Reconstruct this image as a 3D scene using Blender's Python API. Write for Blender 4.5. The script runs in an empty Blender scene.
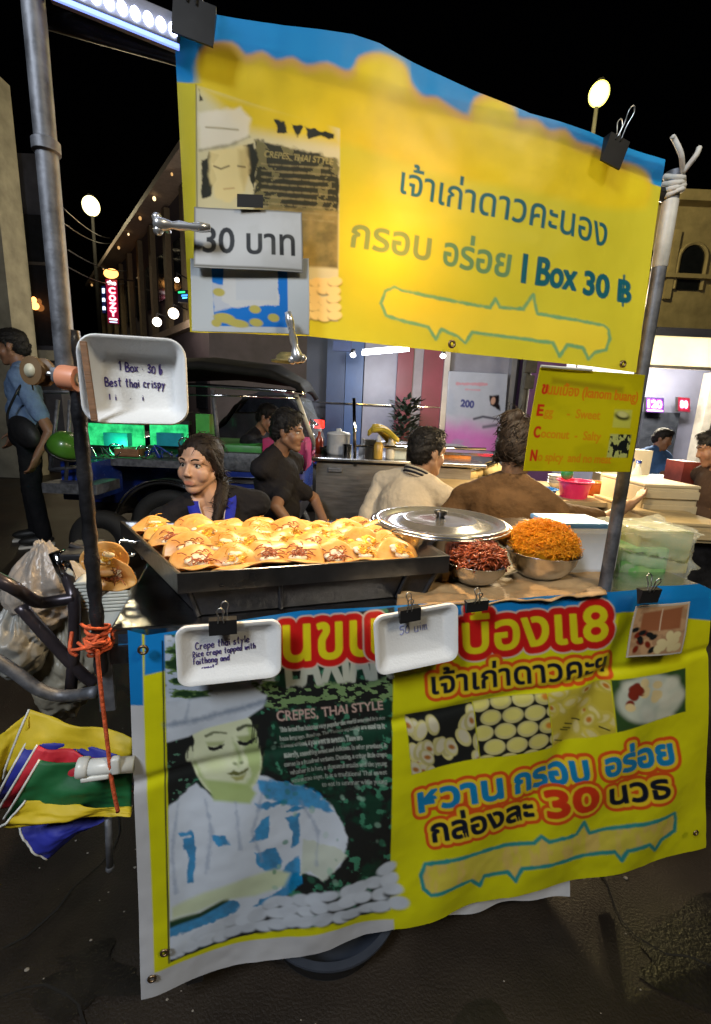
import bpy, bmesh, math, random
import numpy as np
from mathutils import Vector, Matrix, Quaternion, noise as mnoise
random.seed(7); rng = np.random.default_rng(7)
scene = bpy.context.scene
COL = scene.collection
R = math.radians

# ------------------------------------------------------------------ camera geometry
F_PX = 450.0; PITCH = R(12.3); RS = 0.044; RC = math.sqrt(1 - RS * RS); CAM_H = 1.25
FWD = np.array([0, math.cos(PITCH), -math.sin(PITCH)])
_X0 = np.array([1.0, 0, 0]); _D0 = np.array([0, -math.sin(PITCH), -math.cos(PITCH)])
CX = RC * _X0 - RS * _D0; CD = RS * _X0 + RC * _D0
EYE = np.array([0, 0, CAM_H])
TH = R(15)
U = np.array([math.cos(TH), math.sin(TH), 0]); N = np.array([-math.sin(TH), math.cos(TH), 0]); Z = np.array([0, 0, 1.0])
A0 = np.array([-0.342, 0.656, 0.0])                       # front left corner of the food cart, on the road

def ray(x, y): return FWD + CX * (x - 355.5) / F_PX + CD * (y - 512) / F_PX
def at(x, y, Y):                                           # point seen at a photo pixel, Y metres ahead
    r = ray(x, y); return EYE + r * (Y / r[1])
def atz(x, y, z):
    r = ray(x, y); return EYE + r * ((z - CAM_H) / r[2])
def onp(x, y, v=0.0):                                      # on the vertical plane v metres behind the cart front
    r = ray(x, y); return EYE + r * (np.dot(A0 + N * v - EYE, N) / np.dot(r, N))
def onpl(x, y, P, n):
    r = ray(x, y); n = np.array(n); return EYE + r * (np.dot(np.array(P) - EYE, n) / np.dot(r, n))
def cart(u, v, z): return A0 + U * u + N * v + Z * z
def uvz(P): d = np.array(P) - A0; return float(d @ U), float(d @ N), float(d[2])
def V3(p): return Vector((float(p[0]), float(p[1]), float(p[2])))
def nrm(v): v = np.array(v, float); return v / max(1e-9, np.linalg.norm(v))
def lin(c):                                                # sRGB 0-255 -> linear
    c = np.array(c, float) / 255
    return np.where(c <= 0.04045, c / 12.92, ((c + 0.055) / 1.055) ** 2.4)

# ------------------------------------------------------------------ materials
def mat(name, col, rough=0.6, metal=0.0, var=0.15, scale=12.0, bump=0.0, bscale=60.0, trans=0.0, spec=0.5,
        emit=None, estr=0.0, col2=None, detail=4.0, rvar=0.1, stretch=(1, 1, 1), coat=0.0):
    m = bpy.data.materials.new(name); m.use_nodes = True
    nt = m.node_tree; b = nt.nodes['Principled BSDF']
    b.inputs['Roughness'].default_value = rough; b.inputs['Metallic'].default_value = metal
    b.inputs['Specular IOR Level'].default_value = spec; b.inputs['Coat Weight'].default_value = coat
    tc = nt.nodes.new('ShaderNodeTexCoord'); mp = nt.nodes.new('ShaderNodeMapping'); mp.inputs['Scale'].default_value = stretch
    nt.links.new(tc.outputs['Object'], mp.inputs['Vector'])
    nz = nt.nodes.new('ShaderNodeTexNoise'); nz.inputs['Scale'].default_value = scale; nz.inputs['Detail'].default_value = detail
    nz.inputs['Roughness'].default_value = 0.62
    nt.links.new(mp.outputs[0], nz.inputs['Vector'])
    rp = nt.nodes.new('ShaderNodeValToRGB'); rp.color_ramp.elements[0].position = 0.32; rp.color_ramp.elements[1].position = 0.68
    c = np.array(col[:3], float); lo = c * (1 - var); hi = np.minimum(c * (1 + var), 1)
    if col2 is not None: lo = np.array(col2[:3], float); hi = c
    rp.color_ramp.elements[0].color = (*lo, 1); rp.color_ramp.elements[1].color = (*hi, 1)
    nt.links.new(nz.outputs['Fac'], rp.inputs['Fac']); nt.links.new(rp.outputs['Color'], b.inputs['Base Color'])
    mr = nt.nodes.new('ShaderNodeMapRange'); mr.inputs['To Min'].default_value = max(0.02, rough - rvar); mr.inputs['To Max'].default_value = min(1, rough + rvar)
    nt.links.new(nz.outputs['Fac'], mr.inputs['Value']); nt.links.new(mr.outputs[0], b.inputs['Roughness'])
    if bump > 0:
        n2 = nt.nodes.new('ShaderNodeTexNoise'); n2.inputs['Scale'].default_value = bscale; n2.inputs['Detail'].default_value = 5
        nt.links.new(mp.outputs[0], n2.inputs['Vector'])
        bp = nt.nodes.new('ShaderNodeBump'); bp.inputs['Strength'].default_value = bump; bp.inputs['Distance'].default_value = 0.01
        nt.links.new(n2.outputs['Fac'], bp.inputs['Height']); nt.links.new(bp.outputs[0], b.inputs['Normal'])
    if emit is not None:
        b.inputs['Emission Color'].default_value = (*emit[:3], 1); b.inputs['Emission Strength'].default_value = estr
    if trans > 0:
        out = nt.nodes['Material Output']; tr = nt.nodes.new('ShaderNodeBsdfTranslucent'); mx = nt.nodes.new('ShaderNodeMixShader')
        mx.inputs[0].default_value = trans; nt.links.new(rp.outputs['Color'], tr.inputs['Color'])
        nt.links.new(b.outputs[0], mx.inputs[1]); nt.links.new(tr.outputs[0], mx.inputs[2]); nt.links.new(mx.outputs[0], out.inputs['Surface'])
    return m

def print_mat(name, rough=0.35, trans=0.0, bump=0.15, bscale=35.0, spec=0.5, dirt=0.12, glow=0.0):
    m = bpy.data.materials.new(name); m.use_nodes = True
    nt = m.node_tree; b = nt.nodes['Principled BSDF']; b.inputs['Roughness'].default_value = rough; b.inputs['Specular IOR Level'].default_value = spec
    at_ = nt.nodes.new('ShaderNodeAttribute'); at_.attribute_name = 'ink'
    tc = nt.nodes.new('ShaderNodeTexCoord'); nz = nt.nodes.new('ShaderNodeTexNoise'); nz.inputs['Scale'].default_value = 9; nz.inputs['Detail'].default_value = 6
    nt.links.new(tc.outputs['Object'], nz.inputs['Vector'])
    mr = nt.nodes.new('ShaderNodeMapRange'); mr.inputs['From Min'].default_value = 0.3; mr.inputs['From Max'].default_value = 0.7
    mr.inputs['To Min'].default_value = 1 - dirt; mr.inputs['To Max'].default_value = 1
    nt.links.new(nz.outputs['Fac'], mr.inputs['Value'])
    mx = nt.nodes.new('ShaderNodeVectorMath'); mx.operation = 'SCALE'
    nt.links.new(at_.outputs['Color'], mx.inputs[0]); nt.links.new(mr.outputs[0], mx.inputs['Scale'])
    nt.links.new(mx.outputs[0], b.inputs['Base Color'])
    n2 = nt.nodes.new('ShaderNodeTexNoise'); n2.inputs['Scale'].default_value = bscale; n2.inputs['Detail'].default_value = 3
    nt.links.new(tc.outputs['Object'], n2.inputs['Vector'])
    bp = nt.nodes.new('ShaderNodeBump'); bp.inputs['Strength'].default_value = bump; bp.inputs['Distance'].default_value = 0.006
    nt.links.new(n2.outputs['Fac'], bp.inputs['Height']); nt.links.new(bp.outputs[0], b.inputs['Normal'])
    if glow:
        nt.links.new(at_.outputs['Color'], b.inputs['Emission Color']); b.inputs['Emission Strength'].default_value = glow
    if trans > 0:
        out = nt.nodes['Material Output']; tr = nt.nodes.new('ShaderNodeBsdfTranslucent'); ms = nt.nodes.new('ShaderNodeMixShader')
        ms.inputs[0].default_value = trans; nt.links.new(mx.outputs[0], tr.inputs['Color'])
        nt.links.new(b.outputs[0], ms.inputs[1]); nt.links.new(tr.outputs[0], ms.inputs[2]); nt.links.new(ms.outputs[0], out.inputs['Surface'])
    return m

def emit_mat(name, col, s):
    m = bpy.data.materials.new(name); m.use_nodes = True; nt = m.node_tree; b = nt.nodes['Principled BSDF']
    b.inputs['Base Color'].default_value = (*[min(.8, c) for c in col[:3]], 1); b.inputs['Emission Color'].default_value = (*col[:3], 1); b.inputs['Emission Strength'].default_value = s
    return m

def glass_mat(name, col=(.9, .95, .95), rough=0.03, alpha=0.25):
    m = bpy.data.materials.new(name); m.use_nodes = True; nt = m.node_tree; b = nt.nodes['Principled BSDF']
    b.inputs['Base Color'].default_value = (*col, 1); b.inputs['Roughness'].default_value = rough; b.inputs['Alpha'].default_value = alpha
    return m

# ------------------------------------------------------------------ objects
def tag(o, label=None, cat=None, group=None, kind=None):
    if label: o['label'] = label
    if cat: o['category'] = cat
    if group: o['group'] = group
    if kind: o['kind'] = kind
    return o
def empty(name, loc, label=None, cat=None, group=None, kind=None):
    o = bpy.data.objects.new(name, None); COL.objects.link(o); o.location = V3(loc); o.empty_display_size = 0.05
    return tag(o, label, cat, group, kind)
def link(name, me, m=None, parent=None, smooth=False, world=True):
    o = bpy.data.objects.new(name, me); COL.objects.link(o)
    if m is not None:
        for x in (m if isinstance(m, (list, tuple)) else [m]): me.materials.append(x)
    if smooth and len(me.polygons): me.polygons.foreach_set('use_smooth', [True] * len(me.polygons))
    if parent is not None:
        o.parent = parent
        if world:                                           # verts were given in world space: bring them to the parent's
            off = Vector((0, 0, 0)); p = parent
            while p is not None: off += p.location; p = p.parent
            me.transform(Matrix.Translation(-off))
    return o
def recenter(o):                                            # move a top-level mesh's origin to its base
    me = o.data; n = len(me.vertices); co = np.empty(n * 3, np.float32); me.vertices.foreach_get('co', co); co = co.reshape(-1, 3)
    c = (co.min(0) + co.max(0)) / 2; c[2] = co[:, 2].min()
    me.transform(Matrix.Translation(-V3(c))); o.location = V3(c); return o

class MB:
    def __init__(s): s.v = []; s.f = []; s.mi = []; s.cur = 0
    def add(s, vs, fs):
        n = len(s.v); s.v += [tuple(map(float, p)) for p in vs]
        for f in fs: s.f.append(tuple(i + n for i in f)); s.mi.append(s.cur)
        return s
    def hexa(s, p):                                         # eight corners: bottom 4 then top 4
        return s.add(p, [(3, 2, 1, 0), (4, 5, 6, 7), (0, 1, 5, 4), (1, 2, 6, 5), (2, 3, 7, 6), (3, 0, 4, 7)])
    def box(s, c, size, ax=None, bev=0.0):
        c = np.array(c, float); a = np.eye(3) if ax is None else np.array([nrm(x) for x in ax]); h = np.array(size, float) / 2
        if bev <= 0:
            return s.hexa([c + a[0] * sx * h[0] + a[1] * sy * h[1] + a[2] * sz * h[2] for sz in (-1, 1) for sx, sy in ((-1, -1), (1, -1), (1, 1), (-1, 1))])
        bm = bmesh.new(); bmesh.ops.create_cube(bm, size=1)
        for v in bm.verts: v.co = Vector((v.co.x * size[0], v.co.y * size[1], v.co.z * size[2]))
        bmesh.ops.bevel(bm, geom=bm.edges[:], offset=min(bev, min(size) * .45), segments=2, affect='EDGES', profile=0.6)
        bm.verts.index_update()
        vs = [c + a[0] * v.co.x + a[1] * v.co.y + a[2] * v.co.z for v in bm.verts]; fs = [[v.index for v in f.verts] for f in bm.faces]; bm.free()
        return s.add(vs, fs)
    def tube(s, pts, r, seg=10, cap=True):
        pts = [np.array(p, float) for p in pts]; n = len(pts); rs = r if isinstance(r, (list, tuple)) else [r] * n
        t0 = nrm(pts[1] - pts[0]); up = np.array([0, 0, 1.0]) if abs(t0[2]) < 0.9 else np.array([1.0, 0, 0]); a = nrm(np.cross(t0, up))
        vs = []
        for i in range(n):
            t = nrm(pts[min(i + 1, n - 1)] - pts[max(i - 1, 0)]); a = nrm(a - t * np.dot(a, t)); b = np.cross(t, a)
            for k in range(seg):
                w = 2 * math.pi * k / seg; vs.append(pts[i] + (a * math.cos(w) + b * math.sin(w)) * rs[i])
        fs = [(i * seg + k, i * seg + (k + 1) % seg, (i + 1) * seg + (k + 1) % seg, (i + 1) * seg + k) for i in range(n - 1) for k in range(seg)]
        if cap: fs += [tuple(range(seg))[::-1], tuple((n - 1) * seg + k for k in range(seg))]
        return s.add(vs, fs)
    def lathe(s, c, prof, seg=32, ax=(0, 0, 1), closed=False):      # prof: (radius, height)
        c = np.array(c, float); z = nrm(ax); x = nrm(np.cross(z, [0.31, 0.87, 0.2] if abs(z[2]) < .9 else [0, 1, 0])); y = np.cross(z, x); vs = []
        for r, h in prof:
            for k in range(seg): w = 2 * math.pi * k / seg; vs.append(c + z * h + (x * math.cos(w) + y * math.sin(w)) * max(r, 1e-5))
        m = len(prof); fs = [(i * seg + k, i * seg + (k + 1) % seg, (i + 1) * seg + (k + 1) % seg, (i + 1) * seg + k) for i in range(m - 1 if not closed else m) for k in range(seg)] if not closed else \
            [(i * seg + k, i * seg + (k + 1) % seg, ((i + 1) % m) * seg + (k + 1) % seg, ((i + 1) % m) * seg + k) for i in range(m) for k in range(seg)]
        return s.add(vs, fs)
    def sphere(s, c, r, seg=16, rings=10, ax=None):
        r = np.array([r, r, r], float) if np.isscalar(r) else np.array(r, float); a = np.eye(3) if ax is None else np.array([nrm(x) for x in ax]); c = np.array(c, float); vs = []
        for i in range(rings + 1):
            ph = math.pi * i / rings
            for k in range(seg):
                w = 2 * math.pi * k / seg; q = np.array([math.sin(ph) * math.cos(w), math.sin(ph) * math.sin(w), math.cos(ph)]) * r
                vs.append(c + a[0] * q[0] + a[1] * q[1] + a[2] * q[2])
        fs = [(i * seg + k, (i + 1) * seg + k, (i + 1) * seg + (k + 1) % seg, i * seg + (k + 1) % seg) for i in range(rings) for k in range(seg)]
        return s.add(vs, fs)
    def prism(s, poly, d):                                   # poly: 3D polygon points, extruded by vector d
        poly = [np.array(p, float) for p in poly]; d = np.array(d, float); n = len(poly)
        return s.add(poly + [p + d for p in poly], [tuple(range(n))[::-1], tuple(range(n, 2 * n))] + [(i, (i + 1) % n, n + (i + 1) % n, n + i) for i in range(n)])
    def cap(s, a, b, ra, rb, seg=12):                        # tapered capsule
        a = np.array(a, float); b = np.array(b, float); L = np.linalg.norm(b - a)
        if L < 1e-5: return s.sphere(a, ra)
        pr = [(ra * math.cos(t), -ra * math.sin(t)) for t in np.linspace(math.pi / 2, 0, 5)] + [(rb * math.cos(t), L + rb * math.sin(t)) for t in np.linspace(0, math.pi / 2, 5)]
        return s.lathe(a, pr, seg, b - a)
    def mesh(s, name='mesh'):
        me = bpy.data.meshes.new(name); me.from_pydata(s.v, [], s.f); me.update()
        bm = bmesh.new(); bm.from_mesh(me); bmesh.ops.remove_doubles(bm, verts=bm.verts, dist=1e-6) if len(bm.verts) < 60000 else None
        bmesh.ops.recalc_face_normals(bm, faces=bm.faces); bm.to_mesh(me); bm.free()
        if any(s.mi) and len(me.polygons) == len(s.mi): me.polygons.foreach_set('material_index', s.mi)
        return me
    def build(s, name, m, parent=None, smooth=False, label=None, cat=None, group=None, kind=None):
        o = link(name, s.mesh(name), m, parent, smooth)
        if parent is None and kind != 'structure': recenter(o)
        return tag(o, label, cat, group, kind)

def auto_smooth(o, ang=40):
    me = o.data; me.polygons.foreach_set('use_smooth', [True] * len(me.polygons))
    bm = bmesh.new(); bm.from_mesh(me)
    for e in bm.edges:
        if len(e.link_faces) == 2 and e.calc_face_angle(0) > R(ang): e.smooth = False
    bm.to_mesh(me); bm.free(); return o

def blob(mb, voxel=0.008, smooth=4, sub=0):                  # overlapping shapes fused into one continuous skin
    me = mb.mesh('blob'); t = bpy.data.objects.new('blob_temp', me); COL.objects.link(t)
    r = t.modifiers.new('r', 'REMESH'); r.mode = 'VOXEL'; r.voxel_size = voxel
    if smooth: q = t.modifiers.new('s', 'SMOOTH'); q.iterations = smooth; q.factor = 0.5
    dg = bpy.context.evaluated_depsgraph_get(); dg.update()
    out = bpy.data.meshes.new_from_object(t.evaluated_get(dg)); bpy.data.objects.remove(t); return out
def verts(me): n = len(me.vertices); a = np.empty(n * 3, np.float32); me.vertices.foreach_get('co', a); return a.reshape(-1, 3).astype(float)
def setverts(me, a): me.vertices.foreach_set('co', np.asarray(a, np.float32).ravel()); me.update()
def setcol(me, col, name='ink'):
    a = me.attributes.new(name, 'FLOAT_COLOR', 'POINT'); c = np.ones((len(me.vertices), 4), np.float32); c[:, :3] = col; a.data.foreach_set('color', c.ravel())
def curve_pts(P, n=8):                                       # Catmull-Rom through points
    P = [np.array(p, float) for p in P]; Q = [2 * P[0] - P[1]] + P + [2 * P[-1] - P[-2]]; out = []
    for i in range(1, len(Q) - 2):
        for k in range(n):
            t = k / n; a, b, c, d = Q[i - 1], Q[i], Q[i + 1], Q[i + 2]
            out.append(0.5 * (2 * b + (c - a) * t + (2 * a - 5 * b + 4 * c - d) * t * t + (3 * b - a - 3 * c + d) * t ** 3))
    out.append(P[-1]); return out
def copy_tree(o, parent=None):
    c = o.copy(); COL.objects.link(c); c.parent = parent
    for ch in list(o.children): copy_tree(ch, c)
    return c

# ------------------------------------------------------------------ printed matter: ink as a colour attribute on a fine mesh
def hash2(i, j, s): h = np.sin(i * 127.1 + j * 311.7 + s * 74.7) * 43758.5453; return h - np.floor(h)
def vnoise(x, y, s=0):
    i = np.floor(x); j = np.floor(y); fx = x - i; fy = y - j; fx = fx * fx * (3 - 2 * fx); fy = fy * fy * (3 - 2 * fy)
    return (hash2(i, j, s) * (1 - fx) + hash2(i + 1, j, s) * fx) * (1 - fy) + (hash2(i, j + 1, s) * (1 - fx) + hash2(i + 1, j + 1, s) * fx) * fy
def fbm(x, y, s=0, o=4): return sum(vnoise(x * 2 ** k, y * 2 ** k, s + k) * 0.5 ** (k + 1) for k in range(o)) / (1 - 0.5 ** o)
def sstep(a, b, x): t = np.clip((x - a) / (b - a), 0, 1); return t * t * (3 - 2 * t)
def seg_dist(X, Y, S):                                       # S: (m,4) segments; min distance
    d = np.full(X.shape, 1e9)
    for x0, y0, x1, y1 in S:
        dx, dy = x1 - x0, y1 - y0; L = dx * dx + dy * dy + 1e-12
        t = np.clip(((X - x0) * dx + (Y - y0) * dy) / L, 0, 1); d = np.minimum(d, (X - x0 - t * dx) ** 2 + (Y - y0 - t * dy) ** 2)
    return np.sqrt(d)
def poly_in(X, Y, P):
    ins = np.zeros(X.shape, bool); n = len(P)
    for i in range(n):
        x0, y0 = P[i]; x1, y1 = P[(i + 1) % n]
        if y0 == y1: continue
        c = ((y0 > Y) != (y1 > Y)) & (X < (x1 - x0) * (Y - y0) / (y1 - y0) + x0); ins ^= c
    return ins
def poly_sd(X, Y, P):                                        # signed: negative inside
    S = [(P[i][0], P[i][1], P[(i + 1) % len(P)][0], P[(i + 1) % len(P)][1]) for i in range(len(P))]
    d = seg_dist(X, Y, S); return np.where(poly_in(X, Y, P), -d, d)
def smooth_poly(P, n=5): return [tuple(q[:2]) for q in curve_pts([(*p, 0) for p in list(P) + [P[0]]], n)[:-1]]

_glyphs = {}
def glyphs(txt):
    if txt in _glyphs: return _glyphs[txt]
    c = bpy.data.curves.new('lettering', 'FONT'); c.body = txt; c.size = 1; c.resolution_u = 4
    o = bpy.data.objects.new('lettering', c); COL.objects.link(o); dg = bpy.context.evaluated_depsgraph_get(); dg.update()
    me = bpy.data.meshes.new_from_object(o.evaluated_get(dg)); bpy.data.objects.remove(o); bpy.data.curves.remove(c)
    bm = bmesh.new(); bm.from_mesh(me); bmesh.ops.triangulate(bm, faces=bm.faces); bmesh.ops.remove_doubles(bm, verts=bm.verts, dist=1e-5)
    co = np.array([v.co[:2] for v in bm.verts]); bm.verts.index_update()
    ed = np.array([(e.verts[0].index, e.verts[1].index) for e in bm.edges if len(e.link_faces) == 1]); tr = np.array([[v.index for v in f.verts] for f in bm.faces]); bm.free(); bpy.data.meshes.remove(me)
    _glyphs[txt] = (co, ed, tr); return _glyphs[txt]

class Ink:
    def __init__(s, X, Y, base): s.X = X; s.Y = Y; s.c = np.empty(X.shape + (3,)); s.c[:] = base
    def mix(s, a, col): a = np.clip(a, 0, 1)[..., None]; s.c = s.c * (1 - a) + np.array(col) * a
    def win(s, x0, y0, x1, y1):
        return (s.X >= x0) & (s.X <= x1) & (s.Y >= y0) & (s.Y <= y1)
    def poly(s, P, col, soft=1.0, jag=0.0, jscale=0.15, alpha=1.0, smooth=0, seed=1, clip=None):
        if smooth: P = smooth_poly(P, smooth)
        xs = [p[0] for p in P]; ys = [p[1] for p in P]; m = s.win(min(xs) - soft - jag, min(ys) - soft - jag, max(xs) + soft + jag, max(ys) + soft + jag)
        if not m.any(): return
        x = s.X[m]; y = s.Y[m]; d = poly_sd(x, y, P)
        if jag: d = d + (fbm(x * jscale, y * jscale, seed) - 0.5) * 2 * jag
        a = sstep(soft, -soft, d) * alpha
        if clip is not None: a = a * sstep(.8, -.8, poly_sd(x, y, clip))
        c = s.c[m]; c = c * (1 - a[:, None]) + (col(x, y) if callable(col) else np.array(col)) * a[:, None]; s.c[m] = c
    def ell(s, cx, cy, rx, ry, col, rot=0, soft=0.8, alpha=1.0):
        r = max(rx, ry) + 3; m = s.win(cx - r, cy - r, cx + r, cy + r)
        if not m.any(): return
        x = s.X[m] - cx; y = s.Y[m] - cy; c, q = math.cos(rot), math.sin(rot); xx = (x * c + y * q) / rx; yy = (-x * q + y * c) / ry
        d = (np.sqrt(xx * xx + yy * yy) - 1) * min(rx, ry); a = sstep(soft, -soft, d) * alpha; s.c[m] = s.c[m] * (1 - a[:, None]) + np.array(col) * a[:, None]
    def line(s, P, w, col, soft=0.7, alpha=1.0, wob=0.0, closed=False):
        if closed: P = list(P) + [P[0]]
        S = [(*P[i], *P[i + 1]) for i in range(len(P) - 1)]; xs = [p[0] for p in P]; ys = [p[1] for p in P]; e = w + 2
        m = s.win(min(xs) - e, min(ys) - e, max(xs) + e, max(ys) + e)
        if not m.any(): return
        d = seg_dist(s.X[m], s.Y[m], S)
        if wob: d = d + (fbm(s.X[m] * .2, s.Y[m] * .2, 3) - .5) * wob
        a = sstep(w / 2 + soft, w / 2 - soft, d) * alpha; s.c[m] = s.c[m] * (1 - a[:, None]) + np.array(col) * a[:, None]
    def text(s, txt, p0, p1, h, layers, lean=0.0, alpha=1.0, fit=None, up=None):
        # baseline from p0 to p1 (the text is stretched to it); h: capital height (or (h0,h1)); layers: [(grow, colour), ...] back to front
        co, ed, tr = glyphs(txt); p0 = np.array(p0, float); p1 = np.array(p1, float); x0, x1 = co[:, 0].min(), co[:, 0].max()
        h0, h1 = h if isinstance(h, tuple) else (h, h)
        t = (co[:, 0] - x0) / (x1 - x0); b = nrm(p1 - p0); u = np.array([b[1], -b[0]]) if up is None else np.array(up, float)
        hh = (h0 + (h1 - h0) * t) / 0.7
        q = p0 + (p1 - p0) * t[:, None] + (u[None, :] + b[None, :] * lean) * (co[:, 1] * hh)[:, None]
        g = max(l[0] for l in layers) + 2; m = s.win(q[:, 0].min() - g, q[:, 1].min() - g, q[:, 0].max() + g, q[:, 1].max() + g)
        if not m.any(): return
        X = s.X[m]; Y = s.Y[m]; d = np.full(X.shape, 1e9); ins = np.zeros(X.shape, bool)
        a, bb = q[ed[:, 0]], q[ed[:, 1]]
        for (ax, ay), (bx, by) in zip(a, bb):
            w = np.nonzero((X > min(ax, bx) - g) & (X < max(ax, bx) + g) & (Y > min(ay, by) - g) & (Y < max(ay, by) + g))[0]
            if len(w): d[w] = np.minimum(d[w], seg_dist(X[w], Y[w], [(ax, ay, bx, by)]))
        for i, j, k in tr:
            P = q[[i, j, k]]; w = np.nonzero((X >= P[:, 0].min()) & (X <= P[:, 0].max()) & (Y >= P[:, 1].min()) & (Y <= P[:, 1].max()))[0]
            if len(w):
                x, y = X[w], Y[w]; e = [(P[(n + 1) % 3, 0] - P[n, 0]) * (y - P[n, 1]) - (P[(n + 1) % 3, 1] - P[n, 1]) * (x - P[n, 0]) for n in range(3)]
                ins[w] |= ((e[0] >= 0) & (e[1] >= 0) & (e[2] >= 0)) | ((e[0] <= 0) & (e[1] <= 0) & (e[2] <= 0))
        sd = np.where(ins, -d, d); c = s.c[m]
        for L in layers:
            gr, cl = L[0], L[1]; so = L[2] if len(L) > 2 else 0.7
            w = (sstep(gr + so, gr - so, sd) * alpha)[:, None]; c = c * (1 - w) + np.array(cl) * w
        s.c[m] = c

def grid_mesh(P, name='sheet'):                              # P: (nv,nu,3) array of points
    nv, nu = P.shape[:2]; me = bpy.data.meshes.new(name); idx = np.arange(nv * nu).reshape(nv, nu)
    q = np.stack([idx[:-1, :-1], idx[1:, :-1], idx[1:, 1:], idx[:-1, 1:]], -1).reshape(-1, 4)
    me.vertices.add(nv * nu); me.vertices.foreach_set('co', P.astype(np.float32).ravel()); me.loops.add(len(q) * 4); me.loops.foreach_set('vertex_index', q.ravel().astype(np.int32))
    me.polygons.add(len(q)); me.polygons.foreach_set('loop_start', np.arange(0, len(q) * 4, 4, dtype=np.int32)); me.polygons.foreach_set('use_smooth', [True] * len(q)); me.update(calc_edges=True); return me
def quad_ink(corners, W, H, base, res=1.0):                  # flat printed sheet: corners tl,tr,br,bl in world; ink in W x H units
    nu, nv = int(W / res) + 1, int(H / res) + 1; s, t = np.meshgrid(np.linspace(0, 1, nu), np.linspace(0, 1, nv)); tl, tr, br, bl = [np.array(c, float) for c in corners]
    P = (tl * (1 - s)[..., None] + tr * s[..., None]) * (1 - t)[..., None] + (bl * (1 - s)[..., None] + br * s[..., None]) * t[..., None]
    return P, Ink(s * W, t * H, base)
def lerp_edge(E, s):                                         # polyline (x,y) list evaluated at fraction s of x-extent
    E = np.array(E, float); k = np.linspace(0, 1, len(E)) if E.shape[1] == 2 else E[:, 2]
    return np.stack([np.interp(s, k, E[:, 0]), np.interp(s, k, E[:, 1])], -1)
# ================================================================== printed banners of the cart
BLUE = lin((20, 130, 205)); YEL = np.array([.68, .675, .006]); WHITE = np.array([.56, .57, .60]); RED = lin((205, 30, 28)); ORG = lin((232, 92, 30)); INKB = lin((14, 24, 44))
TEAL = lin((22, 105, 120)); SKYB = lin((20, 140, 200)); BLK = np.array([.012, .014, .014]); PALE = lin((206, 216, 230))

def px_banner(top, bot, step, vfun, base):
    w = max(abs(top[-1][0] - top[0][0]), abs(bot[-1][0] - bot[0][0])); h = max(abs(bot[0][1] - top[0][1]), abs(bot[-1][1] - top[-1][1]))
    nu, nv = int(w / step), int(h / step); s, t = np.meshgrid(np.linspace(0, 1, nu), np.linspace(0, 1, nv))
    # edges are polylines in x: parameter is the fraction of their own x extent
    def ed(E, s):
        E = np.array(E, float); k = (E[:, 0] - E[0, 0]) / (E[-1, 0] - E[0, 0]); return np.stack([np.interp(s, k, E[:, 0]), np.interp(s, k, E[:, 1])], -1)
    q = ed(top, s) * (1 - t)[..., None] + ed(bot, s) * t[..., None]; X, Y = q[..., 0], q[..., 1]
    d = FWD[None, None] + CX * ((X - 355.5) / F_PX)[..., None] + CD * ((Y - 512) / F_PX)[..., None]
    k = np.dot(A0 - EYE, N) / (d @ N); P = EYE + d * k[..., None]
    rel = P - A0; u = rel @ U; z = rel[..., 2]; P = P + N * vfun(u, z, s, t)[..., None]
    return P, Ink(X, Y, base)

# ---- lower banner -------------------------------------------------------------
def low_v(u, z, s, t):
    fold = 0.010 * np.exp(-((u - (1.03 - (0.9 - z) * 0.45)) / 0.035) ** 2) * sstep(.3, .55, z)
    return -0.004 + 0.005 * np.sin(u * 9 + z * 3) * t + 0.004 * np.sin(u * 23 - z * 11) * (0.3 + t) + fold + (fbm(u * 6, z * 6, 4) - .5) * .012 * (0.3 + t) \
        - 0.012 * sstep(0.10, 0.0, s) * sstep(.2, 1, t) + .006 * np.exp(-((z - .62 - .1 * u) / .012) ** 2)
Pl, ink = px_banner([(128, 629), (147, 634), (300, 610), (480, 600), (650, 588), (697, 583), (710, 589)], [(143, 988), (240, 968), (330, 947), (395, 922), (560, 884), (704, 846)], 1.0, low_v, YEL)
X, Y = ink.X, ink.Y
# white hem at the bottom left, blue band along the top
ink.poly([(120, 1000), (156, 962), (300, 934), (392, 914), (392, 940), (300, 1000)], WHITE, soft=1)
ink.poly([(120, 600), (145, 600), (145, 674), (165, 669), (400, 640), (622, 611), (720, 621), (720, 560), (120, 560)], BLUE, soft=1)
ink.poly([(120, 620), (142, 620), (146, 760), (156, 962), (150, 1000), (120, 1000)], WHITE, soft=.8)
ink.poly([(118, 610), (150, 610), (144, 704), (120, 704)], BLUE * .9, soft=.8, clip=[(118, 610), (142, 610), (144, 704), (120, 704)])
# the big photo print
Q = [(165, 634), (394, 606), (389, 906), (171, 955)]
GRN = lin((22, 58, 44))
def pbg(x, y):
    n = fbm(x * .06, y * .06, 11)[:, None]; m2 = fbm(x * .13, y * .13, 5)[:, None]
    c = BLK * (1 - sstep(.45, .62, n)) + GRN * sstep(.45, .62, n); c = c + (lin((70, 140, 110)) - c) * sstep(.64, .72, m2) * .8
    return c
ink.poly(Q, pbg, soft=.8)
def foliage(x, y):
    n = fbm(x * .05, y * .14, 21)[:, None]; return PALE * (1 - sstep(.48, .55, n)) + lin((110, 140, 80)) * sstep(.48, .55, n) * (1 - sstep(.58, .66, n)) + lin((40, 70, 40)) * sstep(.58, .66, n)
ink.poly([(160, 634), (275, 620), (275, 690), (262, 692), (163, 705)], foliage, soft=2, jag=7, jscale=.12, clip=Q)
ink.text('LAXIAN', (288, 686), (392, 677), 46, [(2.0, lin((190, 195, 180)))])
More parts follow.
